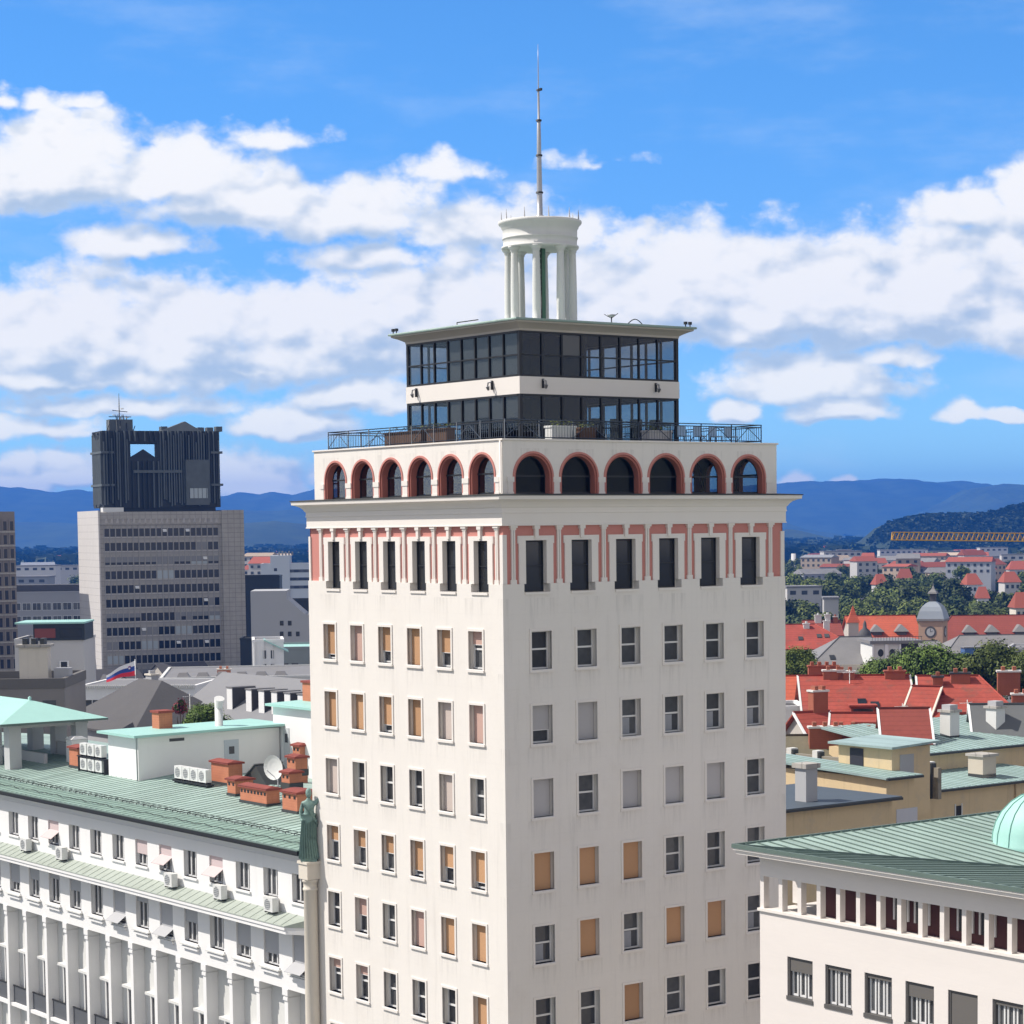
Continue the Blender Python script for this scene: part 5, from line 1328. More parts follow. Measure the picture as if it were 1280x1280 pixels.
m.tube([(ax, 5, cz1-.5), (ax, 5, zt-3), (ax, 5, zt)], [.16, .11, .04], BLACKM, 6)
for k in range(16):
    a = rnd.uniform(-3.0, 3.2); h = rnd.uniform(.8, 3.8)
    m.tube([(ax+a, 4+rnd.uniform(-2, 3), cz1-.3), (ax+a, 4+rnd.uniform(-2, 3), cz1+h)], .10, BLACKM, 5)
m.box(ax-2.6, ax+2.6, 3.4, 6.6, cz1, cz1+2.6, STG)
m.tube([(ax-2.6, 4, cz1+3.2), (ax+2.4, 4, cz1+3.2)], .1, BLACKM, 5); m.tube([(ax-1.8, 4, cz1+4.6), (ax+1.6, 4, cz1+4.3)], .08, BLACKM, 5)
for (a, b) in ((-1.6, 3.4), (1.3, 2.9), (.2, 4.8)): m.lathe([(.05, cz1+b), (.42, cz1+b+.08), (.45, cz1+b+.2), (.05, cz1+b+.22)], 8, ACW, (ax+a, 3.2))
m.build('antenna', t)
m = MB(); m.box(.9, 5.5, .2, 2.5, ZT_, ZT_+.95, ACW); m.build('roof_hut', t)

# second tower cut by the left edge of the picture
p0 = at(-60, 640, TD+6); p1 = p0+Vector((math.cos(TROT), math.sin(TROT), 0))*span(p0, TROT, 18)
t = thing('office_tower', 'brown grey office tower with ribbed facade at the left edge of the view', 'skyscraper', (p0.x, p0.y, 0), TROT)
L2_ = (p1-p0).length; Z2_ = p1.z
BRC = mat('brown_concrete', (.24, .21, .19), .9, .15, .2, .08, 1.5)
m = MB(); m.box(0, L2_, 0, 16, 0, Z2_, BRC); m.build('wall', t)
for j in range(14):
    m = MB(); z1 = Z2_-2.2-3.1*j
    for k in range(9): m.box(L2_-1.1-1.5*k, L2_-.35-1.5*k, -.05, .02, z1-2.0, z1, WINB)
    o = m.build('window_band', t)
    m = MB(); m.box(.1, L2_-.05, -.25, .02, z1-2.5, z1-2.15, CONC)
    for k in range(10): m.box(L2_-1.4-1.5*k, L2_-1.15-1.5*k, -.3, .02, z1-2.1, z1+.5, BRC)
    m.build('rib', o)

# ---------------- middle left, far to near
def face_block(name, label, cat, pxl, pxr, pyt, D, depth, wm_=WHITED, rm=SLATEP, rz=0.06, win=None, group=None, parapet=.4, fr=None, base=0.0, frm=None):
    """a block whose broad side faces the viewer between two picture columns"""
    a, b = at(pxl, pyt, D), at(pxr, pyt, D); L = (b-a).length/math.cos(rz)
    t = thing(name, label, cat, (a.x, a.y, 0), rz, group)
    h = a.z
    m = MB(); m.box(0, L, 0, depth, 0, h, wm_); m.build('wall', t)
    m = MB(); ring(m, [(.0, h), (.08, h+.001), (.08, h+parapet), (-.3, h+parapet), (-.3, h+.12)], 0, L, 0, depth, frm or wm_)
    m.face([(.3, .3, h+.12), (L-.3, .3, h+.12), (L-.3, depth-.3, h+.12), (.3, depth-.3, h+.12)], rm); r = m.build('roof', t)
    for (dz, n, fw, fh, u0, u1) in (win or ()):
        win_strip(t, 'window', lambda u, z, d: (u, d, z), L*u0, L*u1, h-dz, 0, n, fw, fh, fr=fr)
    return t, r, L, h
GRN = mat('grey_green_sheet', (.30, .33, .32), .7, .12, .3, .05)
WHB = mat('bluish_white_render', (.56, .59, .63), .85, .05, .1, .02)
t, r, L, h = face_block('hospital_block', 'white stepped slab block far behind the concrete tower', 'building', 326, 392, 706, 900, 16, WHB, SLATEP, .04, [(3.2, 5, 2.6, 1.2, .55, 1.0), (6.4, 5, 2.6, 1.2, .55, 1.0), (9.6, 5, 2.6, 1.2, .55, 1.0)])
m = MB(); a = (at(338, 700, 900).x-at(326, 700, 900).x); b = (at(362, 700, 900).x-at(326, 700, 900).x)
m.box(a, b, -.6, 12, 0, h+3.6, WHB); m.build('stair_tower', t)
m = MB(); m.box(a+1.4, a+2.6, -.66, -.58, h-2.6, h-1.4, GLASS); m.box(a+1.4, a+2.6, -.66, -.58, h-5.4, h-4.2, GLASS); m.build('window', t)
m = MB()
for k in range(5): m.box(a+3+1.3*k, a+3.6+1.3*k, 3, 5, h+3.6, h+5+.3*(k % 2), SLATEP)
m.build('vent', t)
t, r, L, h = face_block('black_building', 'flat roofed black building right beside the concrete tower', 'building', 296, 349, 722, 600, 14, BLACKC, SLATED, .05)
t, r, L, h = face_block('black_building', 'lower black glass annex at the foot of the concrete tower', 'building', 300, 330, 800, 470, 8, BLACKC, SLATED, .05)
# white gable-ended block with a sloping shoulder
LG = mat('light_grey_render', (.42, .42, .43), .85, .05, .2, .02)
a, b = at(313, 739, 430), at(388, 739, 430); L = (b-a).length
t = thing('stepped_building', 'light grey blank-walled building with a sloping shoulder and small square windows', 'building', (a.x, a.y, 0), .05)
z0, z1 = a.z, at(378, 768, 430).z; uu = (at(358, 740, 430)-a).length; u2 = (at(374, 768, 430)-a).length
m = MB(); P2 = [(0, 0), (L, 0), (L, z1), (u2, z1), (uu, z0-1.5), (uu, z0), (0, z0)]
for d in (0, 14): m.face([(p[0], d, p[1]) for p in P2], LG)
for i in range(len(P2)):
    p, q = P2[i], P2[(i+1) % len(P2)]; m.face([(p[0], 0, p[1]), (q[0], 0, q[1]), (q[0], 14, q[1]), (p[0], 14, p[1])], LG if i != 2 else SLATEP)
m.build('wall', t)
for (px, py) in ((352, 779), (362, 779), (352, 792.5), (362, 792.5), (372, 792.5)):
    w = at(px, py, 430); u = w.x-a.x; m = MB(); m.box(u-.35, u+.35, -.05, .02, w.z-.45, w.z+.45, GLASS); m.build('window', t)
t, r, L, h = face_block('dark_building', 'dark roofed building with a green glazed bay beside the tower', 'building', 358, 392, 752, 480, 10, BLACKC, SLATED, .03)
t, r, L, h = face_block('white_building', 'narrow white building with vertical slits under a turquoise canopy', 'building', 316, 354, 803, 330, 9, WHITEP, SLATEP, .12, [(2.4, 2, .45, 1.2, .25, .75), (4.4, 2, .45, 1.2, .25, .75)])
m = MB(); m.hexa([(1.6, -.6, h+.25), (L+.7, -.6, h-1.5), (L+.7, 5, h-1.5), (1.6, 5, h+.25), (1.6, -.6, h+.4), (L+.7, -.6, h-1.35), (L+.7, 5, h-1.35), (1.6, 5, h+.4)], TURQ); m.build('canopy', t)
m = MB()
for k in range(3): m.box(.2+1.3*k, .32+1.3*k, -.25, .02, 4, h, WHITEP)
m.build('fin', t)
t, r, L, h = face_block('green_roofed_building', 'grey building with a pale green roof between the white house and the tower', 'building', 345, 394, 812, 345, 14, mat('grey_green_wall', (.26, .29, .29), .85, .1, .3, .03), TURQ, .05, [(3.4, 2, 1.0, 1.3, .1, .6)])
t, r, L, h = face_block('flat_roofed_building', 'long pale flat roof with skylights in front of the concrete tower', 'building', 200, 392, 850, 300, 24, WHITED, SLATEP, .10, parapet=.3)
for k in range(6):
    m = MB(); u = L*.1+k*2.6; m.hexa([(u, 3, h+.12), (u+1.7, 3, h+.12), (u+1.7, 5, h+.12), (u, 5, h+.12), (u+.3, 3.4, h+.7), (u+1.4, 3.4, h+.7), (u+1.4, 4.6, h+.7), (u+.3, 4.6, h+.7)], SLATEP); m.build('skylight', r)
chimney_part(r, L*.36, 6, h+.1, 1.8, 1, .7)
# long white building with saw-toothed parapet
t, r, L, h = face_block('white_building', 'long white building with a toothed parapet under the flag', 'building', 98, 246, 860, 262, 12, WHITEP, SLATEP, -.10, [(2.3, 14, .8, .9, .05, .98)], parapet=.25)
m = MB()
for k in range(52): m.box(L*k/52+.05, L*k/52+.22, -.35, .02, h-.05, h+.32, WHITED)
m.build('parapet_teeth', t)
# flag on its pole
w = at(169.5, 852, 264)
t = thing('national_flag', 'white, blue and red flag with a small shield flying over the white roof', 'flag', (w.x, w.y, w.z-3))
m = MB(); m.tube([(0, 0, 0), (0, 0, 5.6)], .05, ACW, 6); m.build('pole', t)
FC = [mat('flag_white', (.78, .78, .80), .8, .03), mat('flag_blue', (.03, .07, .30), .8, .05), mat('flag_red', (.62, .03, .05), .8, .05)]
m = MB(); n = 14; Lf = 3.5
def fl(s, r_): return (-Lf*s*.98, .28*math.sin(s*7.0)*s+.05*math.sin(r_*5), 5.45-1.75*r_*(1-.55*s)-1.70*s**1.25-.06*math.sin(s*9))
for k in range(n):
    for c in range(3):
        m.face([fl(k/n, c/3), fl((k+1)/n, c/3), fl((k+1)/n, (c+1)/3), fl(k/n, (c+1)/3)], FC[c], True)
cl = m.build('cloth', t)
m = MB(); s0, r0 = .20, .36
sp = [(-.35, -.5), (.35, -.5), (.38, .05), (0, .55), (-.38, .05)]
def shp(k_, off):
    return [tuple(Vector(fl(s0+x*.12*k_, r0+y*.26*k_))+Vector((0, -off, 0))) for x, y in sp]
m.face(shp(1.0, .02), FC[2]); m.face(shp(.82, .03), FC[1])
m.face([tuple(Vector(fl(s0+x, r0+y))+Vector((0, -.04, 0))) for x, y in ((-.035, .07), (-.012, -.03), (0, .0), (.012, -.06), (.03, .0), (.04, .07), (0, .1))], FC[0])
m.build('shield', cl)
# slate roof with dormers
(xy, zz) = g2(392, 906, 205)
t, r = house('dormer_roofed_house', 'long grey slate roof with white dormers behind the white rooftop house', 'building', (xy[0]+6, xy[1]-1), 30, 11, zz-.2, 3.6, 'u', WHITEP, mat('pale_slate', (.20, .20, .21), .75, .1, .4, .05, 4), over=.5)
for k in range(6):
    u = -8.6-2.35*k-(1.3 if k == 5 else 0); z = zz+.75
    m = MB(); m.box(u, u+1.0, 1.0, 3.6, z, z+1.85, SLATED); m.build('dormer', t)
    m = MB(); m.box(u+.001, u+.999, .94, .999, z-.2, z+1.9, WHITEP); m.box(u-.1, u+1.1, .88, 3.5, z+1.86, z+1.98, SLATEP); m.build('dormer_front', t)
    
# dark hipped roofs on the left, near
(xy, zz) = g2(168, 912, 215)
house('hipped_house', 'grey hipped roof house behind the belvedere', 'building', (xy[0], xy[1]), 16, 12, zz-.2, 4.2, 'u', LG, SLATED, hip=5.6, chim=((-9, 6, zz+3.6, 1.2, .8, .9, LG),))
t, r, L, h = face_block('grey_building', 'low pale grey building between the hipped roof and the rooftop house', 'building', 108, 224, 907, 236, 8, LG, SLATEP, .0, [(2.2, 6, 1.4, 1.0, .1, .95)])
t, r, L, h = face_block('dark_roofed_building', 'building with a broad dark eave behind the belvedere at the left edge', 'building', -60, 80, 862, 205, 12, mat('taupe_wall', (.26, .24, .225), .9, .1, .3, .03), SLATED, .03, [(2.6, 5, 1.2, 1.5, .05, .95)], parapet=.9, frm=mat('taupe_eave', (.16, .15, .14), .9, .1))
m = MB(); u = (at(18, 840, 205).x-at(-60, 840, 205).x); m.box(u, u+2.6, 2.5, 4.3, h, h+3.6, CREAM); c = m.build('chimney', r)
m = MB(); m.box(u-.25, u+2.9, 2.3, 4.5, h+3.6, h+3.85, CONC)
for k in range(3): m.box(u+.3+.8*k, u+.7+.8*k, 2.7, 4.1, h+3.851, h+4.4, LEAD)
m.build('cap', c)
u2 = (at(60, 850, 205).x-at(-60, 850, 205).x); m = MB(); m.box(u2, u2+1.4, 3, 5, h, h+1.6, LG); m.build('vent', r)
t, r, L, h = face_block('white_building', 'white blank walled building with a dark glazed attic left of the concrete tower', 'building', 18, 104, 802, 340, 12, mat('offwhite_render', (.52, .50, .49), .85, .05, .2, .02), SLATED, .04)
m = MB(); m.box(L*.28, L+.2, -.3, 9, h+.1, h+2.6, BLACKC); m.box(L*.02, L+.3, -.6, 9.4, h+2.6, h+2.85, TURQ); m.build('attic', t)
m = MB(); m.box(L*.30, L*.6, -.36, -.31, h+.5, h+1.9, mat('dull_red_panel', (.22, .06, .05), .8)); m.box(L*.66, L*.98, -.36, -.31, h+.5, h+1.9, GLASS); m.build('glazing', t)
m = MB(); m.box(L*.65, L*.78, -.5, .02, h-5.0, h-3.0, WHITEP); m.box(L*.67, L*.76, -.56, -.49, h-4.9, h-3.1, GLASS); m.build('window', t)
t, r, L, h = face_block('office_slab', 'long grey office slab with two window rows left of the concrete tower', 'building', 10, 104, 742, 620, 16, mat('grey_panel', (.33, .33, .35), .85, .08, .2, .03), SLATED, .03, [(4.6, 7, 2.2, 1.9, .04, .98), (8.2, 7, 2.2, 1.9, .04, .98)], fr=SASH)
m = MB(); m.box(0, L, 2, 12, h+.4, h+2.2, SLATED); m.build('attic', t)

# house with turquoise roof and chimney between the dormers and the tower
(xy, zz) = g2(400, 932, 150)
t, r, lx, ly, h = flat_house('turquoise_roofed_house', 'white house with a turquoise roof and brick chimney beside the tower', 'house', xy[0]-6.0, xy[0]+8, xy[1], xy[1]+9, 12, at(360, 886, 152).z, WHITEP, TURQ, .4, .3)
m = MB(); m.box(.3, 1.6, 2.2, 3.2, h+.1, h+1.5, BRICK); m.box(.2, 1.7, 2.1, 3.3, h+1.5, h+1.65, TILED); m.build('chimney', r)
m = MB(); m.box(1.4, 2.1, -.05, .02, h-4.2, h-1.4, mat('pale_door', (.55, .57, .58), .6)); m.box(1.6, 1.95, -.07, .0, h-2.4, h-1.8, GLASS); m.build('door', t)
zy = lroof(YR)-.5
t = gthing('concrete_shaft', 'grey concrete ventilation shaft behind the satellite dish', 'shaft', -37.3, 17.0, 20)
m = MB(); m.box(0, 3.3, 0, 2.4, 0, zy+2.6-20, LG); m.box(-.12, 3.42, -.12, 2.52, zy+2.6-20, zy+2.8-20, CONC); m.build('stack', t)
TARP = mat('red_awning_cloth', (.40, .055, .05), .8, .1, .4, .05)
(xy, zz) = g2(290, 931, 185)
t = gthing('red_awning', 'long red awning roof behind the grey concrete shaft', 'awning', xy[0], xy[1], zz, None, rad(4))
m = MB(); Lr = 6.4
m.hexa([(0, 0, .0), (Lr, 0, .35), (Lr, 3, .9), (0, 3, .9), (0, 0, .06), (Lr, 0, .41), (Lr, 3, .96), (0, 3, .96)], TARP)
for k in range(9): m.hexa([(Lr*k/9+.02, -.02, -.35), (Lr*(k+1)/9-.02, -.02, -.35+.04), (Lr*(k+1)/9-.02, .02, -.31), (Lr*k/9+.02, .02, -.35), (Lr*k/9+.02, -.02, .06+.04*k), (Lr*(k+1)/9-.02, -.02, .08+.04*k), (Lr*(k+1)/9-.02, .02, .08+.04*k), (Lr*k/9+.02, .02, .06+.04*k)], TARP)
m.build('canopy', t)
m = MB()
for x in (.1, Lr*.5, Lr-.1): m.tube([(x, .1, .03), (x, .1, -8.0)], .05, BLACKM, 5)
m.build('post', t)
t, r, L, h = face_block('low_roof_building', 'low green roofed wing below the red awning', 'building', 284, 400, 948, 165, 10, LG, COPPER, .0, parapet=.25)
for k, (px, py, D, lx, hh, lab) in enumerate(((366, 948, 152, .9, .85, 'highest small brick chimney of the cluster against the tower wall'), (359, 964, 146, 1.05, .9, 'middle brick chimney with red cap in the cluster beside the tower'), (352, 981, 139, .95, .75, 'lowest brick chimney of the cluster half hidden by its neighbour'))):
    p = gl(px, py, D); brick_chimney(p.x, p.y, lx, .9, hh, lab, vents=2, base=p.z, grp='brick chimneys against the tower', drop=9.0)

# ================================================================== the right side, near to far
# yellow building with stepped green roofs
YD = 1.0
def ypt(px, py, D): p = gl(px, py, D); return p
a = gl(983, 1012, 150); b = gl(1111, 998, 158)
GREENR = mat('blue_green_sheet', (.32, .43, .42), .55, .2, .25, .06, 5, grime=(.22, .29, .28, .5), panels=(1, .65, -.15, .2))
def vblock(name, label, pxl, pxr, pyl, D, depth, wm_, rm, zb=8.0, over=.45, tilt=0.0, cat='building', seams=True):
    """a block whose shaded side runs along the cross street, from pixel column pxl to pxr, top at pyl"""
    p = gl(pxl, pyl, D)
    # march along +V until the projected column is reached
    L = 1.0
    while L < 90:
        w = wor(p.x, p.y+L, p.z)-CAM; 
        if CX+FPX*(w.dot(CR))/(w.dot(CF)) > pxr: break
        L += .25
    t = gthing(name, label, cat, p.x, p.y, zb)
    h = p.z-zb
    m = MB(); m.box(-depth, 0, 0, L, 0, h, wm_); m.build('wall', t)
    o = over; m = MB()
    m.hexa([(-depth-o, -o, h+tilt+.003), (o, -o, h+.003), (o, L+o, h+.003), (-depth-o, L+o, h+tilt+.003), (-depth-o, -o, h+tilt+.16), (o, -o, h+.16), (o, L+o, h+.16), (-depth-o, L+o, h+tilt+.16)], rm)
    if seams:
        for k in range(int((L+2*o)/.65)):
            v = -o+.3+.65*k; m.hexa([(-depth-o, v, h+tilt+.161), (o, v, h+.161), (o, v+.04, h+.161), (-depth-o, v+.04, h+tilt+.161), (-depth-o, v, h+tilt+.2), (o, v, h+.2), (o, v+.04, h+.2), (-depth-o, v+.04, h+tilt+.2)], RIBC)
    r = m.build('roof', t)
    m = MB(); m.box(o-.06, o+.10, -o, L+o, h-.06, h+.10, LEAD); m.box(-depth-o, o-.07, -o-.1, -o+.06, h-.05, h+.12, LEAD) if tilt == 0 else None; m.build('gutter', r)
    return t, r, L, h
t, r, L, h = vblock('yellow_building', 'low yellow plastered building with a dark flat roof beside the tower', 960, 1112, 1016, 140, 9, YELLOW, mat('dark_blue_sheet', (.07, .09, .11), .6, .15, .4, .05), seams=False)
m = MB(); v = L*.845; m.box(-.02, .04, v, v+.9, h-3.0, h-1.7, DARKI); m.box(.0, .06, v-.1, v, h-3.1, h-1.6, LG); m.build('window', t)
m = MB(); m.box(-2.4, -1.4, L*.42, L*.42+1.0, h+.1, h+2.3, LG); m.box(-2.55, -1.25, L*.42-.15, L*.42+1.15, h+2.3, h+2.6, CONC); m.build('chimney', r)
t, r, L, h = vblock('yellow_building', 'tall yellow plastered building with pale green sheet roof and white shutter door', 1108, 1142, 974, 157, 30, YELLOW, GREENR, tilt=1.0)
m = MB(); m.box(-.02, .05, L*.35, L*.35+2.1, h-4.9, h-2.2, mat('pale_lilac_door', (.56, .56, .60), .6, .05)); m.build('door', t)
t, r, L, h = vblock('yellow_building', 'long yellow plastered building with a bare sheet roof at the right edge', 1141, 1330, 992, 166, 12, YELLOW, GREENR, tilt=.6)
m = MB(); m.box(-.02, .04, L*.27, L*.27+.6, h-2.2, h-1.3, DARKI); m.box(-.01, .06, L*.27-.12, L*.27, h-2.35, h-1.15, WHITED); m.box(-.01, .06, L*.27+.6, L*.27+.72, h-2.35, h-1.15, WHITED); m.box(-.01, .05, L*.27, L*.27+.6, h-2.35, h-2.21, WHITED); m.build('window', t)
m = MB(); m.tube([(.08, L*.66, h), (.08, L*.66, h-1.6), (.12, L*.66+.3, h-1.8)], .06, YELLOW, 6); m.build('downpipe', t)
m = MB(); m.box(-3.2, -1.7, L*.56, L*.56+1.5, h-.2, h+1.9, mat('cream_render', (.56, .49, .40), .85, .06, .6, .03)); c = m.build('chimney', r); m = MB(); m.box(-3.35, -1.55, L*.56-.15, L*.56+1.65, h+1.9, h+2.1, CONC); m.box(-3.2, -1.7, L*.56-.001, L*.56+1.501, h+.2, h+.55, LEAD); m.build('cap', c)
t, r, L, h = vblock('yellow_building', 'rear yellow wing with a broad pale green sheet roof', 1150, 1330, 944, 176, 10, YELLOW, GREENR, tilt=1.4)
for k, q in enumerate((.42, .74)):
    m = MB(); m.box(-4.6, -3.5, L*q, L*q+1.1, h+.3, h+2.7, WHITED); c = m.build('chimney', r); m = MB(); m.box(-4.75, -3.35, L*q-.15, L*q+1.25, h+2.7, h+2.9, CONC); m.box(-4.5, -3.6, L*q+.1, L*q+1.0, h+2.901, h+3.3, LG); m.box(-4.62, -3.48, L*q-.02, L*q+1.12, h+.3, h+.8, LEAD); m.build('cap', c)
# roof-top stair house on the yellow building
p = gl(1135, 976, 160)
t, r, lx, ly, h = flat_house('stair_house', 'small yellow roof-top stair house with a dark door and flat green roof', 'rooftop house', p.x-6.0, p.x-.7, p.y-.9, p.y+3.0, p.z-2.6, p.z+2.3, YELLOW, GREENR, .55, .2)
m = MB(); m.box(1.2, 2.5, -.06, .02, 2.3, h-.2, mat('dark_door', (.03, .03, .04), .6)); m.build('door', t)
m = MB(); m.box(lx-.02, lx+.04, .8, 2.2, 2.6, h-.5, LG); m.build('panel', t)
# low garden wall with white posts
p = gl(983, 958, 178)
t = gthing('terrace_wall', 'weathered roof terrace wall with white posts below the brick chimneys', 'wall', p.x, p.y, p.z-1.2)
m = MB(); m.box(0, 16, 0, .35, 0, 2.3, mat('weathered_wall', (.28, .25, .20), .9, .2, .5, .1, grime=(.12, .12, .09, .6))); m.build('wall', t)
for k in range(6):
    m = MB(); m.box(.2+2.9*k, .75+2.9*k, -.2, .5, 0, 2.7, WHITED); m.box(.76+2.9*k, .95+2.9*k, -.15, .4, 0, 2.6, LEAD); m.build('post', t)

# red roofs
FILLM = mat('old_render', (.50, .46, .41), .85, .08, .3, .04, streak=.12)
WHV = WHITED
def rblock(label, pxl, pxr, py, D, depth, rise, rz=-.05, rm=TILE, hl=0.0, hr=0.0, wm_=FILLM, chim=(), name='red_roofed_house', cat='house', over=.45, verge=None, asym=.5, dorm=(), lights=()):
    """pitched roof whose front eave runs between two picture columns; ridge parallel to it"""
    p = at(pxl, py, D); L = span(p, rz, pxr); z = p.z
    t = thing(name, label, cat, (p.x, p.y, 0), rz)
    yr = depth*asym
    m = MB(); m.box(0, L, 0, depth, 0, z, wm_)
    for (h_, x) in ((hl, 0), (hr, L)):
        if h_ < .05: m.face([(x, 0, z), (x, depth, z), (x, yr, z+rise)], wm_)
    m.build('wall', t)
    o = over; th = .16; k = rise/yr*o
    zr, zb = z+rise+.12, z-k+.12
    a0, a1 = -o, L+o; r0, r1 = (hl if hl else a0), (L-hr if hr else a1)
    m = MB()
    def slab(pts):
        m.face(pts, rm); m.face([(q[0], q[1], q[2]-th) for q in pts], rm)
        for i in range(len(pts)):
            q, w = pts[i], pts[(i+1) % len(pts)]; m.face([q, w, (w[0], w[1], w[2]-th), (q[0], q[1], q[2]-th)], rm)
    slab([(a0, -o, zb), (a1, -o, zb), (r1, yr, zr), (r0, yr, zr)]); slab([(a1, depth+o, zb), (a0, depth+o, zb), (r0, yr, zr), (r1, yr, zr)])
    if hl: slab([(a0, depth+o, zb), (a0, -o, zb), (r0, yr, zr)])
    if hr: slab([(a1, -o, zb), (a1, depth+o, zb), (r1, yr, zr)])
    r = m.build('roof', t)
    m = MB(); m.tube([(r0, yr, zr+.03), (r1, yr, zr+.03)], .11, rm, 5)
    if hl: m.tube([(a0, -o, zb+.03), (r0, yr, zr+.03)], .09, rm, 5)
    if hr: m.tube([(a1, -o, zb+.03), (r1, yr, zr+.03)], .09, rm, 5)
    m.build('ridge', r)
    if verge is not None:
        m = MB()
        for x in ([a0] if not hl else []) + ([a1] if not hr else []):
            m.hexa([(x-.09, -o, zb-.15), (x+.09, -o, zb-.15), (x+.09, yr, zr-.15), (x-.09, yr, zr-.15), (x-.09, -o, zb+.06), (x+.09, -o, zb+.06), (x+.09, yr, zr+.06), (x-.09, yr, zr+.06)], verge)
        m.box(a0, a1, -o-.08, -o, zb-.16, zb+.03, LEAD); m.build('verge', r)
    for (u, f, lx, ly, hh, *mm) in chim:                    # along the roof, share of the way up the slope
        y_ = yr*f; chimney_part(r, L*u, y_, z+rise*min(f, 2-f), lx, ly, hh, *mm)
    for (u, f, w_, hh, dm) in dorm:
        y_ = yr*f; zz = z+rise*f
        m = MB(); m.box(L*u, L*u+w_, y_, y_+2.6, zz-.3, zz+hh, dm); d_ = m.build('dormer', t)
        m = MB(); m.box(L*u-.2, L*u+w_+.2, y_-.25, y_+2.8, zz+hh+.002, zz+hh+.16, rm); m.box(L*u+.2, L*u+w_-.2, y_-.04, y_+.01, zz+.25, zz+hh-.2, GLASS); m.build('dormer_roof', d_)
    for (u, f) in lights:
        y0, y1 = yr*f, yr*f+1.0; q = lambda y: zb+(zr-zb)*(y+o)/(yr+o)+.04
        m = MB(); m.hexa([(L*u, y0, q(y0)), (L*u+.8, y0, q(y0)), (L*u+.8, y1, q(y1)), (L*u, y1, q(y1)), (L*u, y0, q(y0)+.1), (L*u+.8, y0, q(y0)+.1), (L*u+.8, y1, q(y1)+.1), (L*u, y1, q(y1)+.1)], GLASS); m.build('roof_window', r)
    return t
B1, WV = BRICK, WHITED
BRD = mat('red_brick', (.34, .11, .065), .9, .15, 1.5, .1, 14, joints=(.5, .16, .012), jcol=.8)
rblock('house with a big weathered red tile roof and three brick chimneys beside the tower', 1012, 1146, 926, 206, 19, 5.2, -.06, TILE, chim=((.20, .93, 1.9, 1.0, .9, BRD, WV), (.34, .93, 1.6, 1.0, .8, BRD, WV), (.80, .93, 1.9, 1.0, .8, BRD, BRD)), verge=WV, lights=((.5, .5), (.62, .45)), dorm=((.42, .35, 2.2, 1.0, TILED),))
rblock('broad bright red hipped roof with several low chimneys at the right edge', 1158, 1300, 922, 196, 21, 4.6, -.13, TILE, hr=4.5, chim=((.10, .8, .9, .9, 1.0, BRD, LEAD), (.27, .86, 1.7, 1.0, 1.0, BRD, LEAD), (.72, 1.12, 2.0, 1.0, .9, BRD, WV), (.80, .5, 2.2, 1.0, 1.0, BRD, WV)), verge=WV, dorm=((.16, .2, 2.6, 1.0, BRD), (.40, .2, 2.8, 1.0, BRD)), asym=.46)
rblock('orange tiled roof half hidden by the tower edge', 960, 1030, 875, 226, 8, 2.0, -.03, TILE2, chim=((.80, 1.0, 3.0, 1.0, 1.0, BRD, BRD),))
rblock('small red roof with white edges and a brick gable chimney behind the terrace wall', 1018, 1052, 928, 190, 6, 2.2, .35, TILE, chim=((.55, .95, 1.4, 1.0, 1.9, BRD, WV),), verge=WHITEP)
rblock('red tiled house with a dark dormer between the brick chimneys and the stair house', 1040, 1102, 944, 186, 9, 3.0, -.20, TILE, chim=((.04, .15, 2.0, 1.0, 1.7, BRD, WV), (.42, .10, 3.3, 1.0, 1.6, BRD, WV)), dorm=((.42, .45, 2.4, 1.1, SLATED),), verge=WV)
rblock('low lean-to house with mossy roof and wide brick chimney by the terrace wall', 984, 1040, 946, 184, 5, 1.4, -.03, mat('mossy_tile', (.17, .15, .10), .9, .3, .6, .15, 3), chim=((.52, .3, 2.6, 1.0, 1.8, BRD, WV),))
rblock('narrow ribbed dark red roof with white gable edges above the stair house', 1108, 1160, 927, 180, 6, 2.3, -.08, TILED, verge=WHITEP)
rblock('red roof with a pale gable edge between the two biggest red roofs', 1132, 1158, 896, 200, 6, 2.4, -.5, TILE, wm_=mat('pale_gable', (.62, .55, .47), .85, .05), verge=CREAM)
t, r, L, h = face_block('white_building', 'white walled house with a small window under the orange tiled roof', 'house', 960, 1007, 888, 212, 7, WHITEP, SLATED, .0, [(3.4, 3, 1.1, 1.3, .35, 1.0)])
rblock('grey slate roofed house with white raking edges behind the sheet roof chimneys', 1222, 1300, 922, 186, 6, 2.4, -.10, mat('mid_slate', (.13, .135, .135), .7, .15, .6, .05), verge=WHITEP)

# ornate grey-roofed museum building
MUS = mat('museum_stone', (.56, .51, .43), .85, .06, .3, .03)
t = rblock('ornate museum building with pale grey hipped roof beside the tower', 1008, 1098, 839, 330, 16, 4.4, .06, SLATEP, hl=6.5, wm_=MUS, name='museum_building', cat='building', over=.7, lights=((.38, .3),))
m = MB(); m.box(3.0, 9.5, -.04, .05, 20, 24.5, MUS); m.build('cornice', t)
p = at(1090, 838, 326)
t = thing('museum_attic', 'white attic block with two oval windows and a railed flat roof', 'building', (p.x, p.y, 0), .04)
L = span(p, .04, 1126); zb_, zt_ = p.z, at(1090, 805, 326).z
m = MB(); m.box(0, L, 0, 8.5, 0, zt_, WHITED); m.build('wall', t)
m = MB(); m.box(-.35, L+3.2, -.35, 9, zt_+.003, zt_+.45, SLATEP); m.hexa([(L+.002, .3, zb_+.5), (L+3.6, .3, zb_+.5), (L+3.6, 8.4, zb_+.5), (L+.002, 8.4, zb_+.5), (L+.002, .6, zt_-.01), (L+2.6, .6, zt_-.01), (L+2.6, 8.3, zt_-.01), (L+.002, 8.3, zt_-.01)], SLATED); m.build('roof', t)
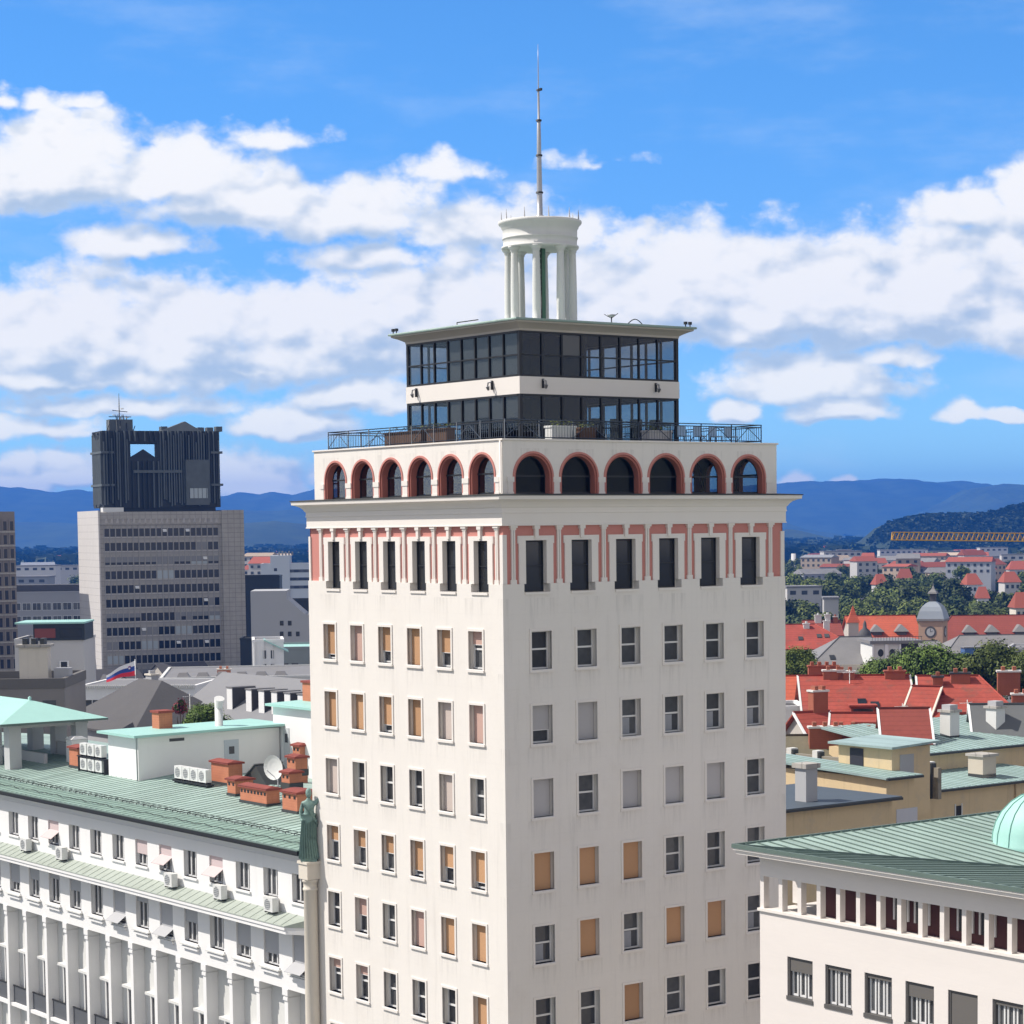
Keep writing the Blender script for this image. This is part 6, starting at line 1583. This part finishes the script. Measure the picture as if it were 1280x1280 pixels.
for k in (.30, .70):
    m = MB(); m.face([(L*k+.42*math.cos(q*math.pi/8), -.05, zt_-1.3+.55*math.sin(q*math.pi/8)) for q in range(16)], GLASS); m.build('oval_window', t)
for k in (0, .5, 1.0):
    m = MB(); m.box(L*k-.25 if k else .0, L*k+.25 if k < 1 else L, -.22, -.02, zb_-.5, zt_-.05, WHITEP); m.build('pilaster', t)
m = MB(); 
for q in range(18): m.tube([(L+3.0-q*.42, .0, zt_+.45), (L+3.0-q*.42, 0, zt_+1.0)], .04, LEAD, 4)
m.tube([(-.2, 0, zt_+1.0), (L+3.1, 0, zt_+1.0)], .05, LEAD, 4); m.build('railing', t)
rblock('second pale grey hipped museum roof right of the white attic block', 1128, 1208, 832, 340, 13, 3.2, .02, SLATEP, hr=3.0, hl=1.0, wm_=WHITED, name='museum_building', cat='building', over=.6)
rblock('long pale grey museum roof in front of the dark red roof', 1186, 1330, 816, 372, 12, 2.4, .02, SLATEP, hl=3, wm_=WHITED, name='museum_building', cat='building', over=.6)
t, r, L, h = face_block('museum_building', 'grey museum corner block with a pale edge at the right border', 'building', 1259, 1320, 812, 338, 10, LG, SLATEP, -.3, parapet=.4)
p = at(1206, 819, 350)
m = MB(); m.box(0, 5.6, 0, 3, 0, 1.1, mat('blue_glass', (.06, .15, .36), .2, .2, .5)); m.box(-.2, 5.8, -.2, 3.2, 1.1, 1.25, SLATEP); m.box(0, 5.6, .1, 2.9, -4, 0, SLATEP)
o = m.build('roof_lantern', None, (p.x, p.y, p.z), .02); tag(o, 'blue glazed roof lantern lying on the pale grey museum roof', 'skylight')

# long red roofs with small metal dormers and the clock tower
DDM = mat('dark_dormer', (.10, .11, .11), .7)
def lrb(label, pxl, pxr, py, D, rise, rm, rz, hl, hr, us):
    t = rblock(label, pxl, pxr, py, D, 15, rise, rz, rm, hl=hl, hr=hr, name='long_red_roof_building', cat='building')
    p = at(pxl, py, D); L = span(p, rz, pxr); z = p.z
    for u in us:
        u = u*L
        m = MB(); m.box(u-.9, u+.9, 1.4, 4.5, z+.2, z+1.6, DDM); d_ = m.build('dormer', t)
        m = MB(); m.hexa([(u-1.4, 1.0, z+1.6), (u+1.4, 1.0, z+1.6), (u+1.4, 5.5, z+1.6), (u-1.4, 5.5, z+1.6), (u-.06, 2.1, z+2.9), (u+.06, 2.1, z+2.9), (u+.06, 4.5, z+2.9), (u-.06, 4.5, z+2.9)], SLATEP); m.build('dormer_roof', d_)
lrb('long dark red roof with small pale dormers right of the clock tower', 1168, 1345, 802, 425, 4.4, TILED, -.02, 4.5, 0, (.26, .42, .62, .8))
lrb('bright red roof with two pale dormers behind the grey museum roofs', 1066, 1150, 801, 432, 4.3, TILE2, .0, 0, 0, (.38, .75))
rblock('wide dull red hipped roof beside the tower edge', 950, 1070, 811, 380, 14, 3.6, .0, TILE, hr=6, chim=((.5, .8, 1.0, .8, .9, WV, WV), (.72, .9, 1.0, .8, .9, WV, WV)), lights=((.42, .3), (.62, .4), (.7, .4)))
rblock('cluttered small red roofs just behind the wide dull red roof', 1010, 1052, 794, 420, 10, 2.4, .0, TILED, chim=((.3, .8, 1.2, .8, 1.5, WV, WV), (.6, .8, 1.0, .8, 1.6, WV, WV), (.85, .8, .8, .8, 1.2, BRD, WV)))
# clock tower
w = at(1166, 801, 410)
t = thing('clock_tower', 'square clock tower with a grey bell-shaped dome and lantern among red roofs', 'clock tower', (w.x-2.6, w.y, 0), rad(-22))
zt = at(1166, 776, 410).z
m = MB(); m.box(0, 4.4, 0, 4.4, 0, zt, mat('salmon_stone', (.46, .31, .225), .85, .08, .5, .04, joints=(0, .6, .04), jcol=.9)); m.build('wall', t)
m = MB(); m.box(-.3, 4.7, -.3, 4.7, zt, zt+.35, SLATEP); m.build('cornice', t)
m = MB()
def sq(m, prof, c, mm):
    for k in range(len(prof)-1):
        (r0, z0), (r1, z1) = prof[k], prof[k+1]
        A_ = [(c+r0*sx, c+r0*sy, z0) for sx, sy in ((-1, -1), (1, -1), (1, 1), (-1, 1))]; B_ = [(c+r1*sx, c+r1*sy, z1) for sx, sy in ((-1, -1), (1, -1), (1, 1), (-1, 1))]
        for i in range(4): m.face([A_[i], A_[(i+1) % 4], B_[(i+1) % 4], B_[i]], mm)
zd = zt+.36
sq(m, [(2.5, zd), (2.35, zd+.5), (2.1, zd+1.4), (1.7, zd+2.2), (1.1, zd+2.8), (.55, zd+3.1)], 2.2, mat('blue_grey_zinc', (.26, .29, .33), .5, .08, .5, .03)); m.build('dome', t)
m = MB(); sq(m, [(.5, zd+3.1), (.5, zd+4.5)], 2.2, SLATED); sq(m, [(.85, zd+4.5), (.75, zd+4.8), (.3, zd+5.3), (.08, zd+5.9), (.02, zd+6.4)], 2.2, SLATEP); m.build('lantern', t)
for (T_, nm) in (((lambda u, z: (u, -.05, z)), 0), ((lambda u, z: (4.45, u, z)), 1)):
    m = MB(); m.face([T_(2.2+1.05*math.cos(a_*math.pi/12), zt-2.0+1.05*math.sin(a_*math.pi/12)) for a_ in range(24)], SLATED); o = m.build('clock_face', t)
    f = 1.02
    m = MB(); T2 = (lambda u, z: (u, -.08, z)) if nm == 0 else (lambda u, z: (4.48, u, z))
    m.face([T2(2.2+.72*math.cos(a_*math.pi/12), zt-2.0+.72*math.sin(a_*math.pi/12)) for a_ in range(24)], LG); m.build('dial', o)
    T3 = (lambda u, z: (u, -.10, z)) if nm == 0 else (lambda u, z: (4.50, u, z))
    m = MB(); m.face([T3(2.16, zt-2.0), T3(2.24, zt-2.0), T3(2.24, zt-1.35), T3(2.16, zt-1.35)], BLACKM); m.face([T3(2.2, zt-2.04), T3(2.65, zt-1.8), T3(2.65, zt-1.72), T3(2.2, zt-1.96)], BLACKM); m.build('hand', o)
# small spire with red roof, and dark onion roof
w = at(1066, 778, 400)
t = thing('spire_turret', 'small pointed turret with red tiled spire among the trees', 'turret', (w.x, w.y, 0))
m = MB(); m.box(-.9, .9, -.9, .9, 0, w.z, FILLM); m.build('wall', t)
m = MB(); sq(m, [(1.15, w.z), (.55, w.z+1.3), (.02, w.z+3.0)], 0, TILE2); m.build('spire', t); m = MB(); m.tube([(0, 0, w.z+2.9), (0, 0, w.z+3.9)], .05, BLACKM, 5); m.build('finial', t)
w = at(1081, 801, 372)
t = thing('domed_turret', 'small turret with a dark bell-shaped roof in front of the long red roof', 'turret', (w.x, w.y, 0))
m = MB(); m.lathe([(1.0, 0), (1.0, w.z)], 12, FILLM, sm=False); m.build('wall', t)
m = MB(); m.lathe([(1.2, w.z), (1.15, w.z+.8), (.9, w.z+1.6), (.35, w.z+2.1), (.25, w.z+2.9), (.02, w.z+3.4)], 14, SLATED); m.build('dome', t)

# crane jib reaching in from the right
w0, w1 = at(1115, 675, 620), at(1330, 677, 600)
t = thing('tower_crane', 'yellow lattice jib of a tower crane reaching in from the right', 'crane', (w0.x, w0.y, w0.z))
ax_ = (w1-w0); Lc = ax_.length; ex = ax_.normalized(); ey = Vector((0, 0, 1)).cross(ex).normalized(); ez = ex.cross(ey)
hh = 2.1
def cp(s, y, z): return tuple(ex*s+ey*y+ez*z)
m = MB(); n = 34
for (y, z) in ((-.7, 0), (.7, 0), (0, hh)): m.tube([cp(0, y, z), cp(Lc+14, y, z)], .15, CRANEY, 5)
for k in range(n+8):
    s0, s1 = Lc*k/n, Lc*(k+1)/n; sm_ = (s0+s1)/2
    for y in (-.7, .7):
        m.tube([cp(s0, y, 0), cp(sm_, 0, hh)], .085, CRANEY, 4); m.tube([cp(sm_, 0, hh), cp(s1, y, 0)], .085, CRANEY, 4)
    m.tube([cp(s0, -.7, 0), cp(s0, .7, 0)], .07, CRANEY, 4)
m.tube([cp(0, -.7, 0), cp(0, 0, hh)], .12, CRANEY, 4); m.tube([cp(0, .7, 0), cp(0, 0, hh)], .12, CRANEY, 4)
m.build('jib', t)
m = MB(); X_ = Lc+14
for (a_, b_) in ((-.9, -.9), (.9, -.9), (.9, .9), (-.9, .9)):
    v0 = ex*(X_+a_)+ey*b_; m.tube([(v0.x, v0.y, v0.z+hh+4), (v0.x, v0.y, -w0.z)], .14, CRANEY, 5)
for k in range(24):
    z = -w0.z+k*(w0.z+2)/24; dz = (w0.z+2)/24
    v0, v1 = ex*(X_-.9)+ey*-.9, ex*(X_+.9)+ey*-.9; m.tube([(v0.x, v0.y, z), (v1.x, v1.y, z+dz)], .08, CRANEY, 4)
    v0, v1 = ex*(X_-.9)+ey*.9, ex*(X_+.9)+ey*.9; m.tube([(v0.x, v0.y, z+dz), (v1.x, v1.y, z)], .08, CRANEY, 4)
m.build('mast', t)

# ------------------------------------------------------------------ trees
def crown_mesh(seed, r=1.0, n=900, lf=LEAF, squash=.85, ls=1.0, nl=13):
    rnd = random.Random(seed); mb = MB()
    lobes = []
    for k in range(nl):
        a = rnd.uniform(0, 6.283); e = rnd.uniform(-.45, 1.35); q = rnd.uniform(.42, .68)
        lobes.append((Vector((q*math.cos(a)*math.cos(e), q*math.sin(a)*math.cos(e), q*squash*math.sin(e))), rnd.uniform(.28, .46)))
    for k in range(n):
        c, lr = rnd.choice(lobes)
        d = Vector((rnd.gauss(0, 1), rnd.gauss(0, 1), rnd.gauss(0, 1))).normalized()
        p = c+d*lr*rnd.uniform(.72, 1.05)
        nrm = (d+Vector((rnd.uniform(-.6, .6), rnd.uniform(-.6, .6), rnd.uniform(-.3, .7)))).normalized()
        u = nrm.orthogonal().normalized(); v = nrm.cross(u); s = rnd.uniform(.05, .10)*ls
        a = rnd.uniform(0, 6.28); uu = u*math.cos(a)+v*math.sin(a); vv = -u*math.sin(a)+v*math.cos(a)
        mb.face([p+uu*s, p+vv*s*.7, p-uu*s, p-vv*s*.7], lf)
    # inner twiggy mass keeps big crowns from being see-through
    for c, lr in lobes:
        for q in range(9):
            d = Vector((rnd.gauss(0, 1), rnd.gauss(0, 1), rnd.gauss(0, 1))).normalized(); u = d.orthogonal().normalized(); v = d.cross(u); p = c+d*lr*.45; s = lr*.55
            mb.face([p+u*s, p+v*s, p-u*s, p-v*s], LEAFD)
    return mb.mesh('crown')
def trunk_mesh(seed):
    rnd = random.Random(seed); mb = MB()
    mb.tube([(0, 0, -1.0), (.02, .01, -.5), (0, .03, -.15), (.03, 0, .0)], [.09, .07, .055, .03], BARK, 7)
    for k in range(6):
        a = rnd.uniform(0, 6.283); z = rnd.uniform(-.22, -.08); mb.tube([(0, 0, z), (.3*math.cos(a), .3*math.sin(a), z+.05), (.5*math.cos(a+.2), .5*math.sin(a+.2), z+.08)], [.04, .025, .01], BARK, 5)
    return mb.mesh('trunk')
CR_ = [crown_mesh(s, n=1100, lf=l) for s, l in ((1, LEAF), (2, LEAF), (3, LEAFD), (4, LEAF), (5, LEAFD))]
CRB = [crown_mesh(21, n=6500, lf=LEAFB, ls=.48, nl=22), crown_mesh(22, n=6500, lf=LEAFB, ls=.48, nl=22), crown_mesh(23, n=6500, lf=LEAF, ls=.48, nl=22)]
TK = [trunk_mesh(s) for s in (1, 2)]
def tree(w, r, label, group, cm, k=0):
    zc = w.z
    t = thing('broadleaf_tree', label, 'tree', (w.x, w.y, 0), 0, group)
    hgt = zc
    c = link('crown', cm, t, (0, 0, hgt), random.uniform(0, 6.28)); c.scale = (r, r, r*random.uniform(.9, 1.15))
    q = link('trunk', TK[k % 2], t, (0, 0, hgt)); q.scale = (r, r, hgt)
    return t
# far housing blocks and houses on the plain
rnd = random.Random(77)
FW_ = mat('far_white', (.50, .48, .46), .85, .08, .02, 0, rand=.25)
FWR = mat('far_red', (.29, .075, .045), .85, .15, .02, 0, rand=.3)
FWG = mat('far_grey', (.32, .33, .35), .85, .1, .02, 0, rand=.3)
WND = mat('far_window', (.05, .055, .06), .3)
VILLA = []
def far_block(pxl, pxr, pyt, pyb, D, wm_, label, rows=0, red=False, grp=None, cat='building', depth=12):
    if red: depth = 8; VILLA.append((pxl, pxr, pyt, D))
    a, b = at(pxl, pyt, D), at(pxr, pyt, D); L = (b-a).length
    t = thing('far_building', label, cat, (a.x, a.y, 0), rnd.uniform(-.15, .15), grp); h = a.z
    m = MB(); m.box(0, L, 0, depth, 0, h, wm_); m.build('wall', t)
    m = MB()
    if red:
        m.hexa([(-.5, -.5, h), (L+.5, -.5, h), (L+.5, depth+.5, h), (-.5, depth+.5, h), (L*.18, depth/2-.1, h+4.2), (L*.82, depth/2-.1, h+4.2), (L*.82, depth/2+.1, h+4.2), (L*.18, depth/2+.1, h+4.2)], FWR)
    else: m.box(-.3, L+.3, -.3, depth+.3, h, h+.6, SLATEP)
    m.build('roof', t)
    for r_ in range(rows):
        m = MB(); n = max(3, int(L/4.2))
        for k in range(n): m.box(L*(k+.25)/n, L*(k+.75)/n, -.12, .02, h-2.4-3.1*r_, h-1.0-3.1*r_, WND)
        m.build('window_row', t)
    return t
G1 = 'far housing blocks behind the park'
for (l, r_, t_, D, mm, rows, red, lab) in (
    (1030, 1078, 690, 1500, FW_, 2, False, 'long pink white far block left of the grey hall roofs'), (1082, 1142, 699, 1350, FW_, 1, False, 'low white hall with a bright roof beyond the park'),
    (1140, 1188, 701, 1320, FWG, 1, False, 'grey pitched hall roof beyond the park trees'), (1190, 1250, 697, 1400, FW_, 3, False, 'white terrace of flats right beyond the park'),
    (1252, 1290, 694, 1420, FW_, 3, False, 'last white block of flats by the right edge'), (1160, 1215, 690, 1700, FWG, 1, False, 'far flat roofed shed beneath the crane jib'),
    (1225, 1260, 685, 1900, FW_, 1, False, 'pale far roof under the crane jib'), (1100, 1160, 688, 1900, FW_, 1, False, 'pale far roofline left of the crane tip'),
    (1046, 1064, 688, 1650, FWR, 0, False, 'reddish far block beside the pink white one'), (1215, 1245, 712, 1150, FW_, 1, True, 'far red roofed row left of the white flats'),
    (1262, 1286, 712, 1120, FW_, 1, True, 'far red roofed house at the right edge'), (1096, 1110, 731, 900, FW_, 1, True, 'dull red roofed villa in the park'),
    (1122, 1140, 723, 1000, FW_, 1, True, 'reddish roofed villa behind the park trees'), (1210, 1228, 731, 860, WHITEP, 2, True, 'white villa with an orange roof in the park'),
    (1222, 1236, 748, 830, WHITEP, 1, True, 'second orange roofed villa just below the white one'), (1256, 1276, 728, 900, FW_, 1, True, 'villa with a brown red roof among trees at the right'),
    (1270, 1290, 760, 620, CREAM, 1, True, 'cream turreted villa cut by the right edge'),
    (984, 1028, 735, 800, FW_, 1, False, 'pale blank sided building by the tower edge'), (1030, 1048, 749, 700, FW_, 0, False, 'low white roof between trees near the tower edge'),
    (18, 70, 708, 1350, FW_, 1, False, 'long bright flat roof far left'), (20, 60, 722, 1100, FWG, 1, False, 'grey far hall left of the tree clump'), (60, 98, 708, 1500, FW_, 1, False, 'white far roof beside the concrete tower')):
    far_block(l, r_, t_, 0, D, mm, lab, rows, red)
# scattered small far houses: nothing in the picture tells these apart
for k in range(70):
    px = rnd.choice((rnd.uniform(984, 1290), rnd.uniform(984, 1290), rnd.uniform(10, 98), rnd.uniform(300, 392))); D = rnd.uniform(1500, 3600)
    a = at(px, 660, D); L = rnd.uniform(12, 34); h = rnd.uniform(7, 15)
    t = thing('far_house', 'small far house on the plain before the mountains', 'house', (a.x, a.y, 0), rnd.uniform(-.6, .6), 'far houses scattered on the plain')
    m = MB(); m.box(0, L, 0, 10, 0, h, FW_); m.build('wall', t)
    m = MB(); rr = FWR if rnd.random() < .6 else FWG
    m.hexa([(-.5, -.5, h), (L+.5, -.5, h), (L+.5, 10.5, h), (-.5, 10.5, h), (.2, 4.9, h+3.6), (L-.2, 4.9, h+3.6), (L-.2, 5.1, h+3.6), (.2, 5.1, h+3.6)], rr); m.build('roof', t)
FWT = mat('far_tan', (.42, .33, .25), .85, .1, .02, 0, rand=.3)
for k in range(46):
    px = rnd.uniform(1000, 1292) if k < 36 else rnd.uniform(300, 330); D = rnd.uniform(1050, 1500); py = rnd.uniform(694, 718)
    a = at(px, py, D); L = rnd.uniform(7, 22); h = a.z; dp = rnd.uniform(7, 12)
    t = thing('park_house', 'small pale house with low roof half hidden in the trees beyond the park', 'house', (a.x, a.y, 0), rnd.uniform(-.7, .7), 'houses half hidden in trees beyond the park')
    m = MB(); m.box(0, L, 0, dp, 0, h, rnd.choice((FW_, FW_, FWT, FWG))); m.build('wall', t)
    m = MB(); rr = rnd.choice((FWR, FWR, FWG, FWT, SLATEP)); q = rnd.uniform(1.2, 3.2)
    m.hexa([(-.5, -.5, h), (L+.5, -.5, h), (L+.5, dp+.5, h), (-.5, dp+.5, h), (.2, dp/2-.1, h+q), (L-.2, dp/2-.1, h+q), (L-.2, dp/2+.1, h+q), (.2, dp/2+.1, h+q)], rr); m.build('roof', t)
    m = MB(); n = max(2, int(L/3))
    for r_ in range(2):
        for c_ in range(n): m.box(L*(c_+.3)/n, L*(c_+.7)/n, -.1, .02, h-2.2-2.9*r_, h-.9-2.9*r_, WND)
    m.build('window_row', t)
    if k % 2 == 0:
        r = rnd.uniform(3.5, 6); tree(Vector((a.x+rnd.uniform(-6, 12), a.y-14, h-1.5-r*.8)), r, 'dark green broadleaf tree in the dense park wood behind the red roofs', 'park trees behind the red roofs', CR_[k % 5], k)
w = at(992, 692, 1500)
t = thing('factory_chimney', 'thin pale factory chimney right beside the tower edge', 'chimney', (w.x, w.y, 0)); m = MB(); m.lathe([(2.2, 0), (1.5, w.z)], 12, FW_); m.build('stack', t)

rt = random.Random(9)
# park wood behind the red roofs
pk = 'park trees behind the red roofs'
for k in range(290):
    D = rt.uniform(500, 900) if k % 3 else rt.uniform(900, 1650); px = rt.uniform(975, 1300)
    pyb = 660+44.8*FPX/D
    r = rt.uniform(5.0, 8.5)
    w = at(px, 660, D); w = Vector((w.x, w.y, rt.uniform(8, 15)+(4 if D > 800 else 0)))
    tree(w, r, 'dark green broadleaf tree in the dense park wood behind the red roofs', pk, CR_[k % 5], k)
for k in range(26):
    D = rt.uniform(900, 1500); px = rt.choice((rt.uniform(8, 98), rt.uniform(300, 330)))
    w = at(px, 660, D); tree(Vector((w.x, w.y, rt.uniform(8, 13))), rt.uniform(6, 10), 'tree in the loose clump beyond the concrete tower', 'far trees beyond the concrete tower', CR_[k % 5], k)
for (pl, pr, py, D) in VILLA:
    for k in range(5):
        w = at(pl-4+(pr-pl+8)*(k+.5)/5, py, D-16-rt.uniform(0, 12)); r = rt.uniform(4.2, 6.0)
        tree(Vector((w.x, w.y, w.z-4.2-r*.9)), r, 'dark green broadleaf tree in the dense park wood behind the red roofs', pk, CR_[k % 5], k)
# nearer trees that can be told apart
for (px, py, D, r, cmi, lab) in ((1098, 850, 290, 3.6, 1, 'yellow green tree at the left of the row before the museum roofs'), (1128, 846, 288, 4.2, 0, 'second light green tree of the row before the museum roofs'),
        (1160, 846, 285, 4.6, 1, 'bushy light green tree in the middle of the row before the museum'), (1196, 846, 283, 4.2, 0, 'light green tree touching the large dark one before the museum'), (1238, 844, 278, 5.3, 2, 'large darker tree at the right before the pale museum block'),
        (1284, 852, 262, 4.2, 2, 'dark green tree cut by the right border near the red hipped roof'),
        (1000, 836, 290, 3.5, 2, 'rounded green tree close to the tower edge'), (257, 905, 190, 2.3, 0, 'bright green round tree behind the white rooftop house')):
    tree(at(px, py, D), r, lab, None, CRB[cmi], 1)
# red-leaved potted shrub on a roof terrace
w = at(225, 886, 200)
tree(w, 1.0, 'small crimson leaved tree on the pale roof left of the bright green one', None, crown_mesh(31, n=700, lf=leafmat('leaf_crimson', (.16, .02, .03), (.30, .05, .07))), 0)
# ordinary city houses that fill the streets between, mostly hidden
fg = 'plain town houses filling the streets'
for k in range(64):
    left = k % 2
    px = rt.uniform(-30, 395) if left else rt.uniform(985, 1300)
    D = rt.uniform(330, 560) if left else rt.uniform(240, 520)
    w = at(px, 700, D); h = rt.uniform(8, 13)
    house('town_house', 'plain tiled town house filling the streets between taller roofs', 'house', (w.dot(EU), w.dot(EV)), rt.uniform(10, 18), rt.uniform(9, 13), h, rt.uniform(2.5, 4), rt.choice('uv'), FILLM, SLATED if left else rt.choice((TILE, TILE2, TILED, SLATED)), group=fg)

def aerial(px, py, D, h, label):
    p = at(px, py, D); t = thing('tv_aerial', label, 'aerial', (p.x, p.y, p.z-1.0), .3)
    m = MB(); m.tube([(0, 0, 0), (0, 0, h+1)], .035, ACW, 5); m.build('mast', t)
    m = MB(); m.tube([(-.7, 0, h+.7), (.5, 0, h+.8)], .02, ACW, 4)
    for k in range(6): m.tube([(-.6+.2*k, -.3, h+.72), (-.6+.2*k, .3, h+.72)], .014, ACW, 4)
    m.build('antenna', t)
aerial(1209, 912, 196, 2.6, 'white tv aerial on the broad red roof left of the sheet roof chimneys')
aerial(1062, 866, 214, 2.2, 'thin tv aerial beside the ridge chimneys of the weathered red roof')
aerial(1128, 905, 196, 1.8, 'short tv aerial near the small pale gable between the red roofs')
aerial(238, 908, 220, 3.2, 'tall thin aerial before the bright green tree on the left')
